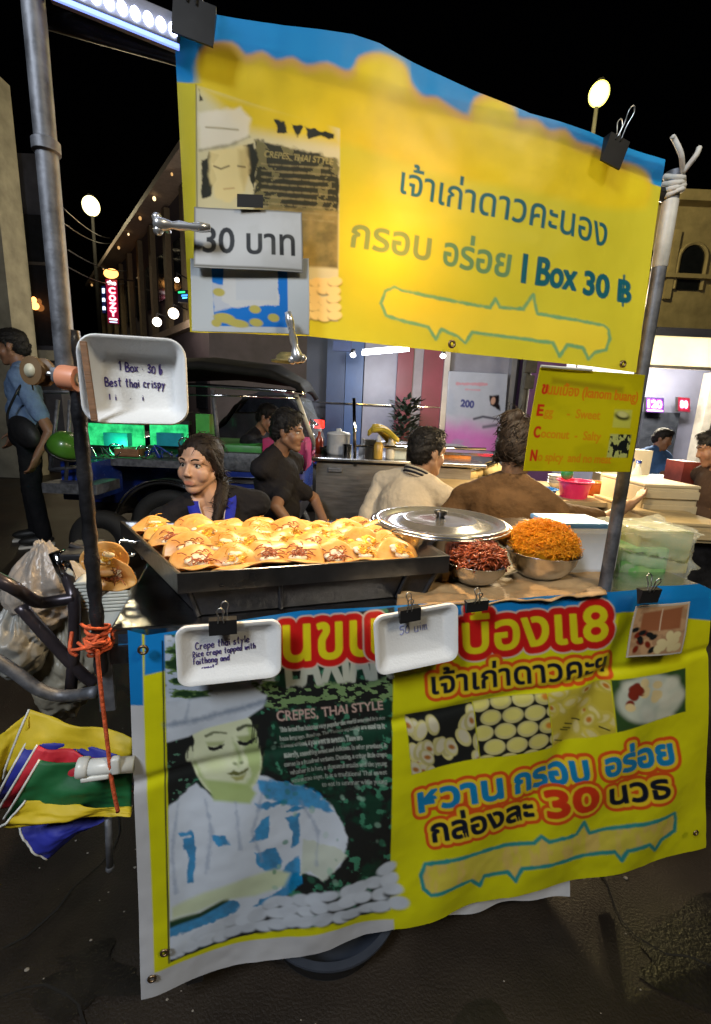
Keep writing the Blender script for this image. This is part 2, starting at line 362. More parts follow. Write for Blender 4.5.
ink.poly([(262, 686), (395, 678), (395, 700), (262, 706)], lambda x, y: np.where((fbm(x * .12, y * .25, 8) > .52)[:, None], lin((120, 150, 100)), BLK), soft=2, jag=4, clip=Q)
# chef: coat, face, hat
ink.poly([(160, 815), (178, 797), (196, 784), (214, 797), (240, 797), (258, 772), (285, 778), (318, 792), (340, 815), (347, 838), (338, 858), (322, 874), (300, 868), (292, 872), (284, 900), (250, 930), (160, 955)], PALE, soft=1.5, jag=3, jscale=.09, clip=Q, seed=3)
def bluecam(th, s): return lambda x, y: np.where((fbm(x * .07, y * .045, s) > th)[:, None], SKYB * .75, PALE)
ink.poly([(256, 776), (286, 779), (318, 792), (336, 812), (300, 806), (275, 800), (262, 790)], lambda x, y: SKYB * (0.6 + .8 * fbm(x * .15, y * .15, 2))[:, None], soft=2, jag=4, clip=Q, alpha=.9)
for P_ in ([(181, 838), (193, 836), (196, 856), (193, 880), (187, 882), (189, 858)], [(178, 833), (192, 830), (193, 835), (180, 838)], [(213, 834), (226, 832), (230, 841), (218, 845)], [(262, 815), (270, 812), (268, 835), (250, 838)], [(284, 815), (299, 812), (300, 842), (292, 845), (293, 830)],
           [(255, 850), (275, 846), (282, 860), (275, 872), (258, 866)], [(255, 800), (285, 797), (286, 801), (258, 806)], [(284, 808), (304, 804), (305, 808), (286, 812)], [(170, 918), (200, 912), (228, 898), (240, 900), (236, 912), (200, 924), (170, 932)], [(286, 862), (299, 854), (302, 880), (288, 895), (270, 906), (250, 908), (280, 890)]):
    ink.poly(P_, lambda x, y: SKYB * (0.45 + .9 * fbm(x * .12, y * .12, 9))[:, None], soft=1.2, jag=3, jscale=.15, clip=Q, alpha=.92)
ink.poly([(168, 917), (200, 910), (230, 893), (228, 900), (200, 915), (168, 924)], lin((30, 60, 40)), soft=1.5, clip=Q)
ink.poly([(172, 905), (205, 890), (245, 876), (275, 868), (290, 872), (284, 885), (255, 896), (222, 898), (195, 911), (172, 916)], lin((198, 210, 178)), soft=3, clip=Q)
ink.poly([(303, 838), (340, 845), (345, 850), (335, 862), (322, 876), (310, 868), (300, 872)], lin((196, 206, 196)), soft=1.5, jag=2, clip=Q)
ink.poly([(163, 738), (196, 733), (200, 772), (190, 786), (178, 798), (163, 806)], lambda x, y: np.where((fbm(x * .15, y * .15, 31) > .66)[:, None], lin((80, 120, 100)), BLK), soft=1.2, jag=3, clip=Q)
FACE = lin((216, 224, 190))
ink.poly([(188, 735), (206, 727), (250, 716), (259, 730), (262, 754), (259, 774), (249, 789), (237, 796), (222, 797), (206, 789), (194, 771), (189, 754)], lambda x, y: FACE * (.92 + .16 * fbm(x * .05, y * .05, 6))[:, None], soft=1.2, smooth=4, clip=Q)
ink.poly([(247, 722), (258, 730), (262, 756), (257, 776), (246, 788), (250, 770), (243, 752), (247, 738)], lin((158, 182, 104)), soft=3, jag=4, alpha=.75)
ink.poly([(193, 758), (202, 776), (216, 794), (206, 788), (194, 768)], lin((168, 190, 116)), soft=2.5, jag=3, alpha=.7)
ink.poly([(205, 780), (248, 782), (256, 790), (250, 800), (214, 800)], lin((172, 192, 128)), soft=2.5, clip=Q)
ink.poly([(177, 735), (192, 733), (194, 742), (191, 760), (185, 757), (180, 745)], BLK, soft=1, jag=2, clip=Q)
ink.ell(190, 754, 4, 8, FACE * .9, .2, 1)
ink.poly([(248, 717), (266, 712), (268, 735), (262, 760), (258, 742), (255, 728)], BLK, soft=1, jag=2, clip=Q)
ink.line([(206, 736), (214, 732), (226, 733)], 2.2, lin((70, 80, 50)), alpha=.8, wob=2.5, soft=1.2); ink.line([(238, 729), (246, 725), (257, 725)], 3.2, lin((50, 58, 38)), alpha=.9, wob=2.5, soft=1.2); ink.poly([(206, 742), (224, 741), (222, 746), (208, 747)], lin((150, 165, 105)), soft=2, alpha=.7); ink.poly([(237, 736), (256, 733), (254, 740), (240, 742)], lin((140, 155, 95)), soft=2, alpha=.8)
ink.poly([(207, 746), (214, 747.5), (224, 744.5), (222, 748.5), (213, 751), (208, 749)], BLK, soft=1, jag=1.5, jscale=.3); ink.poly([(237, 741), (246, 741), (256, 736), (253, 741), (245, 745), (239, 744)], BLK, soft=1, jag=1.5, jscale=.3)
ink.poly([(232, 738), (238, 746), (243, 760), (238, 765), (236, 755)], lin((150, 172, 100)), soft=3, alpha=.75, jag=2); ink.ell(235, 764, 2.2, 1.2, lin((90, 105, 60)), .1, 1, .8); ink.ell(241.5, 762.5, 2, 1.2, lin((80, 95, 55)), -.3, 1, .8); ink.ell(233, 757, 3.5, 5, lin((212, 222, 172)), .2, 3, .6)
ink.poly([(227, 773), (234, 770), (238, 771), (242, 769), (249, 766), (246, 771), (239, 774), (231, 775)], lin((104, 108, 62)), soft=1.3, jag=1.2, jscale=.3); ink.poly([(231, 776), (239, 775), (246, 772), (243, 778), (236, 780)], lin((166, 168, 104)), soft=1.6); ink.ell(238, 785, 7, 2.5, lin((160, 182, 108)), -.1, 2.5, .6); ink.ell(214, 764, 11, 8, lin((206, 218, 164)), 0, 6, .6)
for k in range(14): x = random.uniform(180, 194); ink.line([(x, 732), (x - random.uniform(-3, 6), 732 + random.uniform(8, 26))], 1.4, BLK, soft=.8, alpha=.8)
for k in range(12): x = random.uniform(252, 266); ink.line([(x, 714), (x + random.uniform(-6, 3), 714 + random.uniform(10, 34))], 1.4, BLK, soft=.8, alpha=.8)
for _ in range(90):
    x, y = random.uniform(266, 390), random.uniform(690, 900); r = random.uniform(.8, 3.2)
    if y - 690 > (x - 266) * .1 + 20: ink.ell(x, y, r * 1.3, r, lin((60, 130, 100)) if random.random() < .6 else lin((150, 190, 170)), random.random() * 3, 1, random.uniform(.25, .7))
ink.poly([(162, 700), (190, 697), (255, 690), (267, 694), (263, 706), (246, 718), (206, 728), (188, 736), (163, 742)], lambda x, y: PALE * (.8 + .25 * fbm(x * .04, y * .08, 2))[:, None], soft=1.5, clip=Q)
ink.line([(165, 724), (200, 718), (240, 708), (264, 700)], 5, lin((110, 126, 150)), soft=3, alpha=.7, wob=4); ink.line([(190, 698), (186, 716)], 2, lin((140, 156, 180)), soft=2, alpha=.6, wob=3)
for P_, w_ in (([(205, 800), (212, 830), (206, 870)], 3), ([(262, 790), (252, 830), (262, 858)], 2.5), ([(236, 800), (240, 845)], 2), ([(300, 800), (318, 830), (316, 860)], 2.5), ([(178, 805), (172, 850), (176, 890)], 3)): ink.line(P_, w_, lin((142, 158, 184)), soft=2.5, alpha=.6, wob=5)
# heap of round crepes along the foot of the print
for i in range(60):
    x = 178 + (i % 15) * 14.8 + random.uniform(-3, 3) + (i // 15) * 4; y = 948 - (x - 170) * .22 - (3 - i // 15) * 12 + random.uniform(-2, 2)
    if y < 950 - (x - 170) * .22 - 12 - (x - 170) * .13: continue
    ink.ell(x + random.uniform(-2, 3), y + 3, 8.5, 5, BLK, random.uniform(-.5, .2), 1.5, random.uniform(.2, .95)); ink.ell(x, y, random.uniform(9, 12), random.uniform(5, 7), PALE * random.uniform(.88, 1.05), random.uniform(-.45, 0), 1.5)
# printed words on the photo
ink.text('CREPES, THAI STYLE', (277, 719), (383, 709), (10, 8.5), [(.15, lin((205, 175, 165)))])
for k, (t_, xa, xb) in enumerate((('This bread has become very popular the world over and it is not', 280, 385), ('been long ago. Read up. The Thaiese especially are used to it', 280, 385), ('a means of food, if you want to sweeten. There are', 281, 362), ('naturally, something sweet and delicious. In other provinces, it', 284, 386), ('comes in a hundred variants. Dancing, a crispy little crepe', 284, 386), ('whether it is hot, a thousand snacks and the young', 290, 386), ('someone says, it is a traditional Thai sweet', 292, 386), ('to eat in summer while young', 322, 386))):
    y0 = 729.5 + k * 8.6; ink.text(t_, (xa, y0 - (xa - 280) * .09), (xb, y0 - (xb - 280) * .09), 4.4, [(.28 - .02 * k, lin((176, 184, 176)), .55)], alpha=.95 - .04 * k)
ink.line([(163, 640), (164, 700), (166, 830), (170, 955)], 1.6, INKB, soft=.6)
# red and yellow headline
LY = lin((226, 214, 30)); 
def head(t, p0, p1, h): ink.text(t, p0, p1, h, [(9.6, lin((215, 190, 175))), (8.0, RED), (1.2, lin((232, 180, 40))), (.9, LY)], lean=.06)
head('นขน', (284, 660), (376, 653), 44); head('เ', (372, 653), (384, 652), 44); head('บ้องแ8', (463, 652), (606, 638), (37, 34))
ink.text('เจ้าเก่าดาวคะฯ', (432, 693), (608, 674), (21, 22), [(7.6, ORG * .9), (4.2, lin((236, 205, 40))), (.75, INKB)], lean=.05)
def blue(t, p0, p1, h): ink.text(t, p0, p1, h, [(8, ORG * .9), (4.6, lin((236, 205, 40))), (1.5, SKYB * .9)], lean=.08)
blue('หวาน', (420, 812), (502, 796), 24); blue('กรอบ', (516, 793), (587, 778), 24); blue('อร่อย', (604, 774), (672, 761), 22)
def dark(t, p0, p1, h): ink.text(t, p0, p1, h, [(7.6, ORG * .9), (4.4, lin((236, 205, 40))), (1.1, INKB)], lean=.08)
dark('กล่องละ', (433, 841), (535, 819), 20); dark('นวธ', (611, 805), (667, 793), 21)
ink.text('30', (549, 817), (598, 807), 24, [(7.6, ORG * .9), (4.4, lin((236, 205, 40))), (1.8, lin((215, 60, 25)))], lean=.06)
B = [(85, 285), (95, 262), (330, 220), (345, 205), (360, 215), (420, 200), (437, 175), (450, 200), (630, 155), (634, 170), (632, 195), (600, 210), (585, 230), (570, 215), (525, 230), (512, 250), (500, 235), (305, 275), (290, 300), (275, 285), (225, 295), (215, 315), (195, 300), (105, 320), (90, 310)]
B = [(x / 2.148 + 380, y / 2.148 + 740) for x, y in B]
ink.poly(B, lambda x, y: YEL + (lin((222, 196, 105)) - YEL) * (0.5 + .5 * sstep(.4, .6, fbm(x * .12, y * .05, 3)))[:, None], soft=1.5)
ink.line(B, 3.8, lin((50, 150, 150)), soft=1.2, closed=True, wob=1.5)
# strip of food photos
def strip(Qd, bg, draw):
    ink.poly(Qd, bg, soft=.7)
    c = np.array(Qd, float)
    def M(s, t): return (c[0] * (1 - s) + c[1] * s) * (1 - t) + (c[3] * (1 - s) + c[2] * s) * t
    keep = ink.c.copy(); draw(M); m = poly_sd(ink.X, ink.Y, Qd) if True else None
    a = sstep(.7, -.7, m)[..., None]; ink.c = keep * (1 - a) + ink.c * a
CRM = lin((214, 206, 140))
def d1(M):
    for i in range(26):
        x, y = M(random.random() * 1.05, .15 + random.random() * .95); r = random.uniform(.2, 1.4)
        ink.ell(x, y, 10, 6.5, CRM * random.uniform(.75, 1.05), r + .6, .7); ink.ell(x + 1, y - .5, 7.5, 4.5, lin((212, 206, 178)), r + .6, .8)
        if i % 2: ink.ell(x + 1, y, 3.5, 2.2, lin((170, 110, 50)), r, 1.2)
def d2(M):
    for j in range(5):
        for i in range(4):
            x, y = M(.08 + i * .3 + (j % 2) * .13, .05 + j * .26); ink.ell(x, y, 10.5, 7.5, CRM * random.uniform(.85, 1.05), -.3, .7); ink.ell(x, y - .5, 8, 5.2, lin((222, 214, 120)), -.3, 1)
            if i == 3: ink.ell(x, y, 3.5, 3, lin((215, 140, 50)), 0, 1.5)
def d3(M):
    for i in range(26):
        x, y = M(random.random(), random.random()); r = random.uniform(0, 3); ink.ell(x, y, 9, 6, lin((212, 196, 80)) * random.uniform(.8, 1.05), r, 1); ink.ell(x, y, 6, 3, lin((220, 208, 140)), r, 1)
        if i % 3 == 0: ink.ell(x, y, 3, 2, lin((190, 120, 40)), r, 1)
    for i in range(6): x, y = M(random.random(), .6 + .4 * random.random()); ink.line([(x - 4, y), (x + 5, y + 3)], 1.4, lin((60, 60, 30)))
def d4(M):
    x, y = M(.5, .5); ink.ell(x, y, 34, 24, lin((196, 204, 188)), -.2, 3)
    for i in range(8): xx, yy = M(.1 + .8 * random.random(), .2 + .8 * random.random()); ink.ell(xx, yy, 9, 6, lin((214, 216, 200)), random.random() * 3, 3, .8)
    for i in range(16): xx, yy = M(.42 + .26 * random.uniform(-1, 1), .36 + .28 * random.uniform(-1, 1)); ink.ell(xx, yy, 5, 4, lin((130, 45, 30)) if i % 2 else lin((226, 205, 150)), random.random() * 3, 1)
strip([(405, 714), (473, 703), (479, 758), (411, 773)], BLK, d1); strip([(474, 702.5), (545, 692), (552, 747), (480, 758)], BLK, d2)
strip([(546, 692), (611, 681), (613, 730), (553, 746)], lin((196, 180, 60)), d3); strip([(612, 681), (684, 667), (685, 711), (614, 730)], lin((50, 80, 40)), d4)
me = grid_mesh(Pl, 'lower_banner'); setcol(me, ink.c.reshape(-1, 3))
M_low = print_mat('vinyl_low', rough=.38, trans=.12, bump=.18, bscale=14, dirt=.16)
low = empty('banner', cart(.6, -.01, .15), 'large yellow vinyl banner with a chef photo hanging across the front of the food cart', 'banner')
link('printed_sheet', me, M_low, low, True)
M_hem = mat('vinyl_back', (.62, .63, .66), .5, var=.1, scale=6, bump=.2, bscale=15)
# a second, older sheet hanging behind it, its white hem showing below
hem_t = [(250, 930), (400, 905), (577, 872)]; hem_b = [(255, 968), (330, 951), (430, 932), (577, 907)]
Ph, _ = px_banner(hem_t, hem_b, 4, lambda u, z, s, t: .03 + .006 * np.sin(u * 17) + .004 * np.sin(u * 41 + z * 9), WHITE)
link('back_sheet', grid_mesh(Ph, 'back_sheet'), M_hem, low, True)
M_brass = mat('brass', (.25, .17, .10), .4, 1.0)
for gx, gy in ((152, 979), (164.5, 953), (696, 833), (143, 650)):
    g = MB(); c = onp(gx, gy, -.022); g.lathe(c, [(.0045, -.001), (.0045, .0015), (.0075, .0018), (.0085, 0), (.0085, -.001)], 18, -N); g.build('grommet', M_brass, low, True)

# ---- upper banner -------------------------------------------------------------
def up_v(u, z, s, t):
    return -.01 + .008 * np.sin(u * 7 + .5) * (1 - .5 * t) + .004 * np.sin(u * 19 + z * 7) + (fbm(u * 5, z * 5, 14) - .5) * .012 + .01 * np.exp(-((s - .02) / .05) ** 2) * t
TOP = [(173, 6), (215, 13), (284, 28), (352, 38), (379, 47), (413, 66), (469, 97), (522, 122), (588, 140), (625, 151), (661, 162)]
BOT = [(190, 332), (307, 336), (400, 348), (500, 358), (633, 373)]
Pu, ink = px_banner(TOP, BOT, 1.0, up_v, np.array([.455, .445, .030]))
ink.poly([(160, -10), (680, -10), (680, 196), (600, 170), (350, 90), (300, 83), (160, 82)], BLUE, soft=1)
cl = [(196, 60), (205, 44), (232, 42), (246, 55), (262, 53), (276, 62), (292, 60), (306, 68), (326, 66), (344, 74), (353, 70), (358, 60), (378, 56), (402, 66), (409, 84), (420, 98), (434, 101), (446, 110), (464, 120), (470, 104), (490, 99), (506, 116), (510, 126), (528, 128), (540, 138), (556, 137), (568, 148), (590, 152), (610, 162), (632, 168), (645, 178), (646, 196), (632, 204), (560, 200), (400, 160), (240, 105), (210, 105)]
CLY = lin((194, 178, 30))
ink.poly(cl, lin((206, 160, 50)), soft=3.5, smooth=3, alpha=.85); ink.poly([(x, y + 7) for x, y in cl], lambda x, y: CLY * (.93 + .18 * fbm(x * .05, y * .04, 4))[:, None], soft=7, smooth=3)
for x, y, r in ((220, 78, 24), (383, 78, 24), (490, 124, 18), (628, 186, 17), (215, 62, 16)): ink.ell(x, y, r, r * .9, lin((216, 204, 40)), 0, 8, .5)
ink.poly([(196, 84), (338, 134), (337, 322), (196, 310)], lin((188, 190, 160)), soft=1)
Q = [(196, 84), (338, 134), (337, 322), (196, 310)]
ink.poly([(196, 84), (250, 100), (330, 122), (338, 150), (290, 140), (240, 128), (225, 112)], CLY, soft=9)
ink.poly([(254, 140), (337, 163), (337, 216), (300, 214), (254, 205)], lambda x, y: np.where((fbm(x * .08, y * .08, 7) > .55)[:, None], lin((104, 104, 72)), lin((44, 48, 36))), soft=2, jag=4, clip=Q)
ink.poly([(254, 205), (337, 214), (337, 270), (254, 262)], lambda x, y: lin((74, 74, 50)) + (lin((150, 140, 90)) - lin((74, 74, 50))) * fbm(x * .1, y * .1, 9)[:, None], soft=2, clip=Q)
for P_ in ([(202, 160), (210, 158), (216, 178), (210, 196), (202, 198)], [(209, 152), (218, 155), (214, 164), (207, 160)], [(199, 88), (203, 100), (199, 101)], [(244, 146), (254, 142), (258, 160), (254, 190), (247, 172)], [(274, 121), (284, 124), (288, 136), (278, 134)], [(291, 126), (302, 130), (297, 140)], [(304, 130), (318, 135), (332, 139), (332, 144), (318, 140), (308, 142)]):
    ink.poly(P_, lin((34, 38, 30)), soft=1, jag=2, clip=Q)
ink.poly([(210, 150), (246, 146), (250, 168), (244, 192), (230, 203), (216, 198), (208, 176)], lin((204, 198, 148)), soft=2.5, jag=2, alpha=.85)
ink.poly([(198, 112), (240, 108), (250, 118), (248, 138), (228, 146), (200, 150)], lin((206, 210, 206)), soft=3, jag=2, alpha=.8); ink.line([(200, 150), (228, 146), (249, 137)], 2.5, lin((120, 122, 100)), soft=2, alpha=.7, wob=3); ink.poly([(238, 150), (248, 148), (250, 170), (244, 190), (240, 176)], lin((160, 150, 100)), soft=3, alpha=.6)
ink.line([(214, 166), (221, 169), (229, 166)], 1.8, lin((80, 74, 50)), alpha=.8); ink.line([(238, 166), (245, 167)], 1.8, lin((80, 74, 50)), alpha=.8); ink.line([(224, 189), (234, 188)], 1.6, lin((150, 120, 80)), alpha=.6)
ink.line([(206, 127), (238, 130)], 2, lin((130, 130, 100)), alpha=.7)
ink.text('CREPES, THAI STYLE', (264, 157), (331, 169), 6, [(.1, lin((150, 146, 96)))])
for k in range(9):
    x = 262
    while x < 333:
        w = random.uniform(3, 8); y = 164 + k * 6.4 + (x - 262) * .13
        ink.line([(x, y), (min(x + w, 334), y + w * .13)], 1.5, lin((140, 136, 98)), soft=.9, alpha=.7, wob=2); x += w + 2
for i in range(20): 
    x = 306 + (i % 4) * 9 + random.uniform(-2, 2); y = 284 + (i // 4) * 8 + random.uniform(-2, 2); ink.ell(x, y + 2, 7, 4.5, lin((70, 60, 30)), 0, 1, .6); ink.ell(x, y, 7, 4.5, lin((214, 196, 140)), 0, 1)
ink.line([(196, 84), (197, 210)], 1.2, lin((60, 70, 50)), alpha=.8)
DT = lin((16, 84, 104))
ink.text('เจ้าเก่าดาวคะนอง', (397, 197), (600, 250), (26, 28), [(.45, DT)], up=(.1, -.99))
ink.text('กรอบ', (349, 249), (426, 263), 27, [(.9, lin((108, 128, 80)))], up=(.1, -.99)); ink.text('อร่อย', (440, 266), (503, 280), 27, [(.8, lin((84, 124, 92)))], up=(.1, -.99))
ink.text('1', (515, 285), (519, 286), 28, [(.6, DT)], up=(.06, -1)); ink.text('Box', (529, 287), (567, 293), 26, [(1.3, DT)], up=(.08, -1)); ink.text('30', (576, 296), (602, 300), 22, [(1.4, DT)], up=(.08, -1))
ink.text('B', (613, 302), (626, 304), 21, [(1.4, DT)], up=(.08, -1)); ink.line([(620, 277), (618, 307)], 2.4, DT)
B = [(383, 293), (392, 289), (400, 293), (487, 309), (492, 300), (496, 309), (518, 311), (527, 297), (531, 316), (597, 327), (602, 331), (603, 340), (599, 351), (588, 353), (581, 360), (575, 349), (560, 346), (553, 357), (546, 344), (470, 333), (463, 344), (455, 337), (439, 330), (433, 340), (426, 328), (400, 322), (384, 317), (379, 305)]
ink.poly(B, lin((216, 196, 62)), soft=2.5, alpha=.55); ink.line(B, 3.2, lin((100, 150, 110)), soft=1.2, closed=True, wob=2)
me = grid_mesh(Pu, 'upper_banner'); setcol(me, ink.c.reshape(-1, 3))
upb = empty('banner', cart(.48, 0, 1.35), 'blue and yellow translucent banner stretched between the tops of the two cart poles', 'banner')
M_up = print_mat('vinyl_up', rough=.4, trans=.45, bump=.15, bscale=12, dirt=.1)
link('printed_sheet', me, M_up, upb, True)
for gx, gy in ((452, 344), (623, 364)):
    g = MB(); g.lathe(onp(gx, gy, -.02), [(.003, -.001), (.003, .0015), (.006, .0018), (.0068, 0), (.0068, -.001)], 16, -N); g.build('grommet', M_brass, upb, True)

# ---- small signs --------------------------------------------------------------
def sheet(name, px, v, W, H, base, draw, m, label, cat, res=1.0, bend=0.004, thick=.0012, parent=None, plane=None, group=None):
    cs = [onp(x, y, v) if plane is None else plane(x, y) for x, y in px]; P, ik = quad_ink(cs, W, H, base, res); draw(ik)
    n = nrm(np.cross(cs[1] - cs[0], cs[3] - cs[0])); s, t = ik.X / W, ik.Y / H
    P = P + n * (bend * (np.sin(s * 5 + 1) * .5 + np.sin(t * 4 + s * 2) * .5))[..., None]
    me = grid_mesh(P, name); setcol(me, ik.c.reshape(-1, 3)); o = link(name, me, m, parent, True)
    sm = o.modifiers.new('thickness', 'SOLIDIFY'); sm.thickness = thick; sm.offset = -1
    if parent is None: recenter(o); tag(o, label, cat, group)
    return o
M_paper = print_mat('paper', rough=.55, trans=.15, bump=.08, bscale=20, dirt=.1)
M_gloss = print_mat('laminated', rough=.18, trans=.1, bump=.2, bscale=18, dirt=.08)
PAPER = lin((205, 206, 206))
def d30(k):
    k.text('30 บาท', (9, 45), (101, 45), (26, 26), [(.7, lin((18, 24, 32)))]); k.line([(0, 0), (110, 0), (110, 60), (0, 60)], 2.5, lin((120, 118, 110)), closed=True, soft=1.2)
    k.mix(sstep(.5, .75, fbm(k.X * .05, k.Y * .05, 3)) * .12, lin((150, 150, 140)))
price = sheet('price_card', [(194, 206), (302, 212), (303, 273), (193.5, 267)], -.034, 110, 62, PAPER, d30, M_paper, 'white paper card reading 30 baht taped onto the upper banner', 'price card', .5)
def dqr(k):
    k.poly([(20, 4), (97, 4), (97, 66), (22, 66)], lin((38, 120, 205)), soft=.7); k.poly([(33, 0), (86, 0), (88, 45), (40, 47), (30, 40)], PAPER, soft=1, jag=1.5, jscale=.3)
    k.poly([(20, 22), (33, 26), (36, 40), (50, 46), (22, 52)], PAPER, soft=1.2, jag=2, alpha=.85)
    for x, y, a, b in ((27, 32, 6, 4), (32, 58, 11, 5), (45, 63, 12, 4), (63, 49, 6, 4), (82, 57, 6, 4), (64, 62, 7, 4), (24, 63, 5, 4)): k.ell(x, y, a, b, lin((190, 178, 96)), .15, .9)
    k.poly([(44, 14), (86, 14), (86, 40), (44, 40)], lin((196, 200, 204)), soft=.8); k.line([(50, 3), (70, 3)], 3, lin((60, 110, 190)))
qr = sheet('payment_poster', [(190, 258), (309, 258), (309, 335), (192, 331)], -.028, 120, 72, lin((196, 202, 206)), dqr, M_gloss, 'plastic covered white and blue poster with yellow spots under the 30 baht card', 'poster', .6, bend=.005)
t = MB(); 
for (x0, y0, x1, y1) in ((237, 194, 263, 208),): t.prism([onp(x0, y0, -.0375), onp(x1, y0 + 1, -.0375), onp(x1, y1, -.0375), onp(x0, y1 - 1, -.0375)], -N * .0006)
M_blk = mat('black_plastic', (.012, .012, .013), .4, var=.2)
t.build('tape', M_blk, price)
def dmenu(k):
    k.mix(sstep(.45, .7, fbm(k.X * .03, k.Y * .05, 9)) * .25, lin((150, 140, 10)))
    o = lin((214, 120, 20)); rr = lin((200, 40, 24))
    k.poly([(14, 9), (86, 14), (86, 20), (14, 15)], lin((150, 130, 20)), soft=3, alpha=.7)
    k.text('ขนมเบื้อง (kanom buang)', (6, 25), (103, 28), 10, [(.35, o)]); k.text('ข', (6, 25), (11, 25), 11, [(.5, rr)])
    for (a, b, y) in (('E', 'gg     -  Sweet', 47), ('C', 'oconut  -  Salty', 69), ('N', 'o spicy  and no meat', 93)):
        k.text(a, (5, y), (10.5, y), 11, [(.6, rr)]); k.text(b, (12, y), (12 + 3.6 * len(b), y + 1.5), 9, [(.3, o)], alpha=.75)
    k.poly([(80, 37), (99, 37), (99, 56), (80, 56)], lin((196, 196, 80)), soft=.8); k.ell(89, 44, 8, 4, lin((70, 70, 30)), .2, 1.5); k.ell(89, 42, 6, 3, lin((206, 204, 130)), .2, 1.2)
    k.poly([(79, 63), (102, 63), (102, 88), (79, 88)], lambda x, y: np.where((fbm(x * .35, y * .22, 4) > .5)[:, None], lin((186, 190, 110)), BLK), soft=.8)
menu = sheet('menu_board', [(541, 367), (646, 375), (629.5, 472), (523.5, 471)], -.05, 108, 104, lin((200, 188, 14)), dmenu, print_mat('card_y', rough=.3, trans=.2, bump=.1, dirt=.1), 'yellow menu card with red initials hanging on the right cart pole', 'menu card', .5)
e = MB(); a, b = onp(541, 366, -.051), onp(592, 370, -.051); e.tube([a, b], .0022, 6); e.build('edge_strip', mat('white_edge', (.7, .7, .62), .4), menu)
def dcard(k):
    k.mix(sstep(.4, .6, fbm(k.X * .1, k.Y * .1, 9)), lin((190, 150, 110))); k.poly([(10, 8), (50, 4), (50, 26), (10, 28)], lin((150, 92, 60)), soft=1.5); k.line([(29, 5), (29, 27)], 1.2, lin((210, 180, 150)))
    for i in range(14): k.ell(random.uniform(5, 28), random.uniform(25, 50), 4, 2.5, BLK if i % 3 else lin((120, 40, 24)), random.random() * 3, 1)
    for i in range(10): k.ell(random.uniform(30, 52), random.uniform(30, 50), 5, 4, lin((216, 200, 150)), random.random() * 3, 1)
    k.line([(1, 1), (57, 1), (57, 53), (1, 53)], 2, lin((196, 190, 176)), closed=True)
pc = sheet('photo_card', [(637, 607), (691, 602), (681, 653), (626, 658)], -.034, 58, 54, lin((168, 130, 96)), dcard, M_gloss, 'brown photo card clipped to the top right corner of the lower banner', 'photo card', .5)
# ================================================================== the food cart
M_galv = mat('galvanised_steel', (.13, .135, .15), .55, .6, var=.45, scale=30, bump=.08, bscale=120, rvar=.18)
M_pole = mat('worn_black_paint', (.007, .007, .008), .3, .2, col2=(.03, .03, .034), scale=22, bump=.25, bscale=70)
M_steel = mat('stainless_steel', (.55, .55, .56), .22, 1.0, var=.12, scale=9, rvar=.12, bump=.03, bscale=200, stretch=(1, 8, 1))
M_chrome = mat('chrome', (.72, .73, .75), .08, 1.0, var=.04)
M_dark = mat('blackened_iron', (.03, .03, .034), .42, .5, var=.5, scale=16, bump=.2, bscale=50)
M_foam = mat('white_foam', (.74, .74, .73), .6, var=.03, bump=.12, bscale=260, spec=.3)
M_pen = mat('marker_ink', (.05, .03, .16), .6, var=.3); M_pen2 = mat('faded_ink', (.28, .30, .52), .7, var=.2)
M_wire = mat('steel_wire', (.5, .5, .5), .3, 1.0, var=.1)
M_rope = mat('orange_twine', (.60, .10, .03), .75, var=.35, scale=90, bump=.4, bscale=200)
M_wood = mat('brown_wood', (.22, .11, .05), .6, var=.35, scale=14, stretch=(1, 1, 9), bump=.2)

cartE = empty('food_cart', cart(.45, .3, 0), 'dark metal street food cart with a counter behind two yellow banners and four thin poles', 'food cart')
m = MB(); m.box(cart(.58, .36, .883), (1.24, .70, .03), (U, N, Z), .004); m.build('counter', M_steel, cartE)
m = MB()
for v in (.02, .70):
    m.box(cart(.58, v, .855), (1.24, .03, .03), (U, N, Z)); m.box(cart(.59, v + .04 * (v < .3) - .04 * (v > .3), .22), (1.02, .03, .03), (U, N, Z))
for u in (-.03, 1.19): m.box(cart(u, .36, .853), (.03, .66, .028), (U, N, Z))
for u in (.063, 1.117): m.box(cart(u, .36, .218), (.03, .54, .028), (U, N, Z))
m.box(cart(.59, .36, .241), (1.06, .6, .012), (U, N, Z)); m.build('frame', M_dark, cartE)
for u, v in ((.06, .06), (1.12, .06), (.06, .66), (1.12, .66)):
    m = MB(); m.box(cart(u, v, .45), (.034, .034, .78), (U, N, Z), .003); m.build('leg', M_dark, cartE)
for u in (.1, 1.05):
    w = MB(); c = cart(u, .45, .11); w.lathe(c - U * .018, [(.07, 0), (.105, .002), (.11, .012), (.11, .026), (.105, .036), (.07, .038)], 28, U); wo = w.build('wheel', mat('tyre_rubber', (.02, .02, .02), .8), cartE, True)
    w = MB(); w.lathe(c - U * .012, [(.0, -.01), (.02, -.01), (.022, .004), (.07, .006), (.07, .024), (.022, .026), (.02, .034), (0, .034)], 20, U); w.build('rim', M_galv, wo, True)
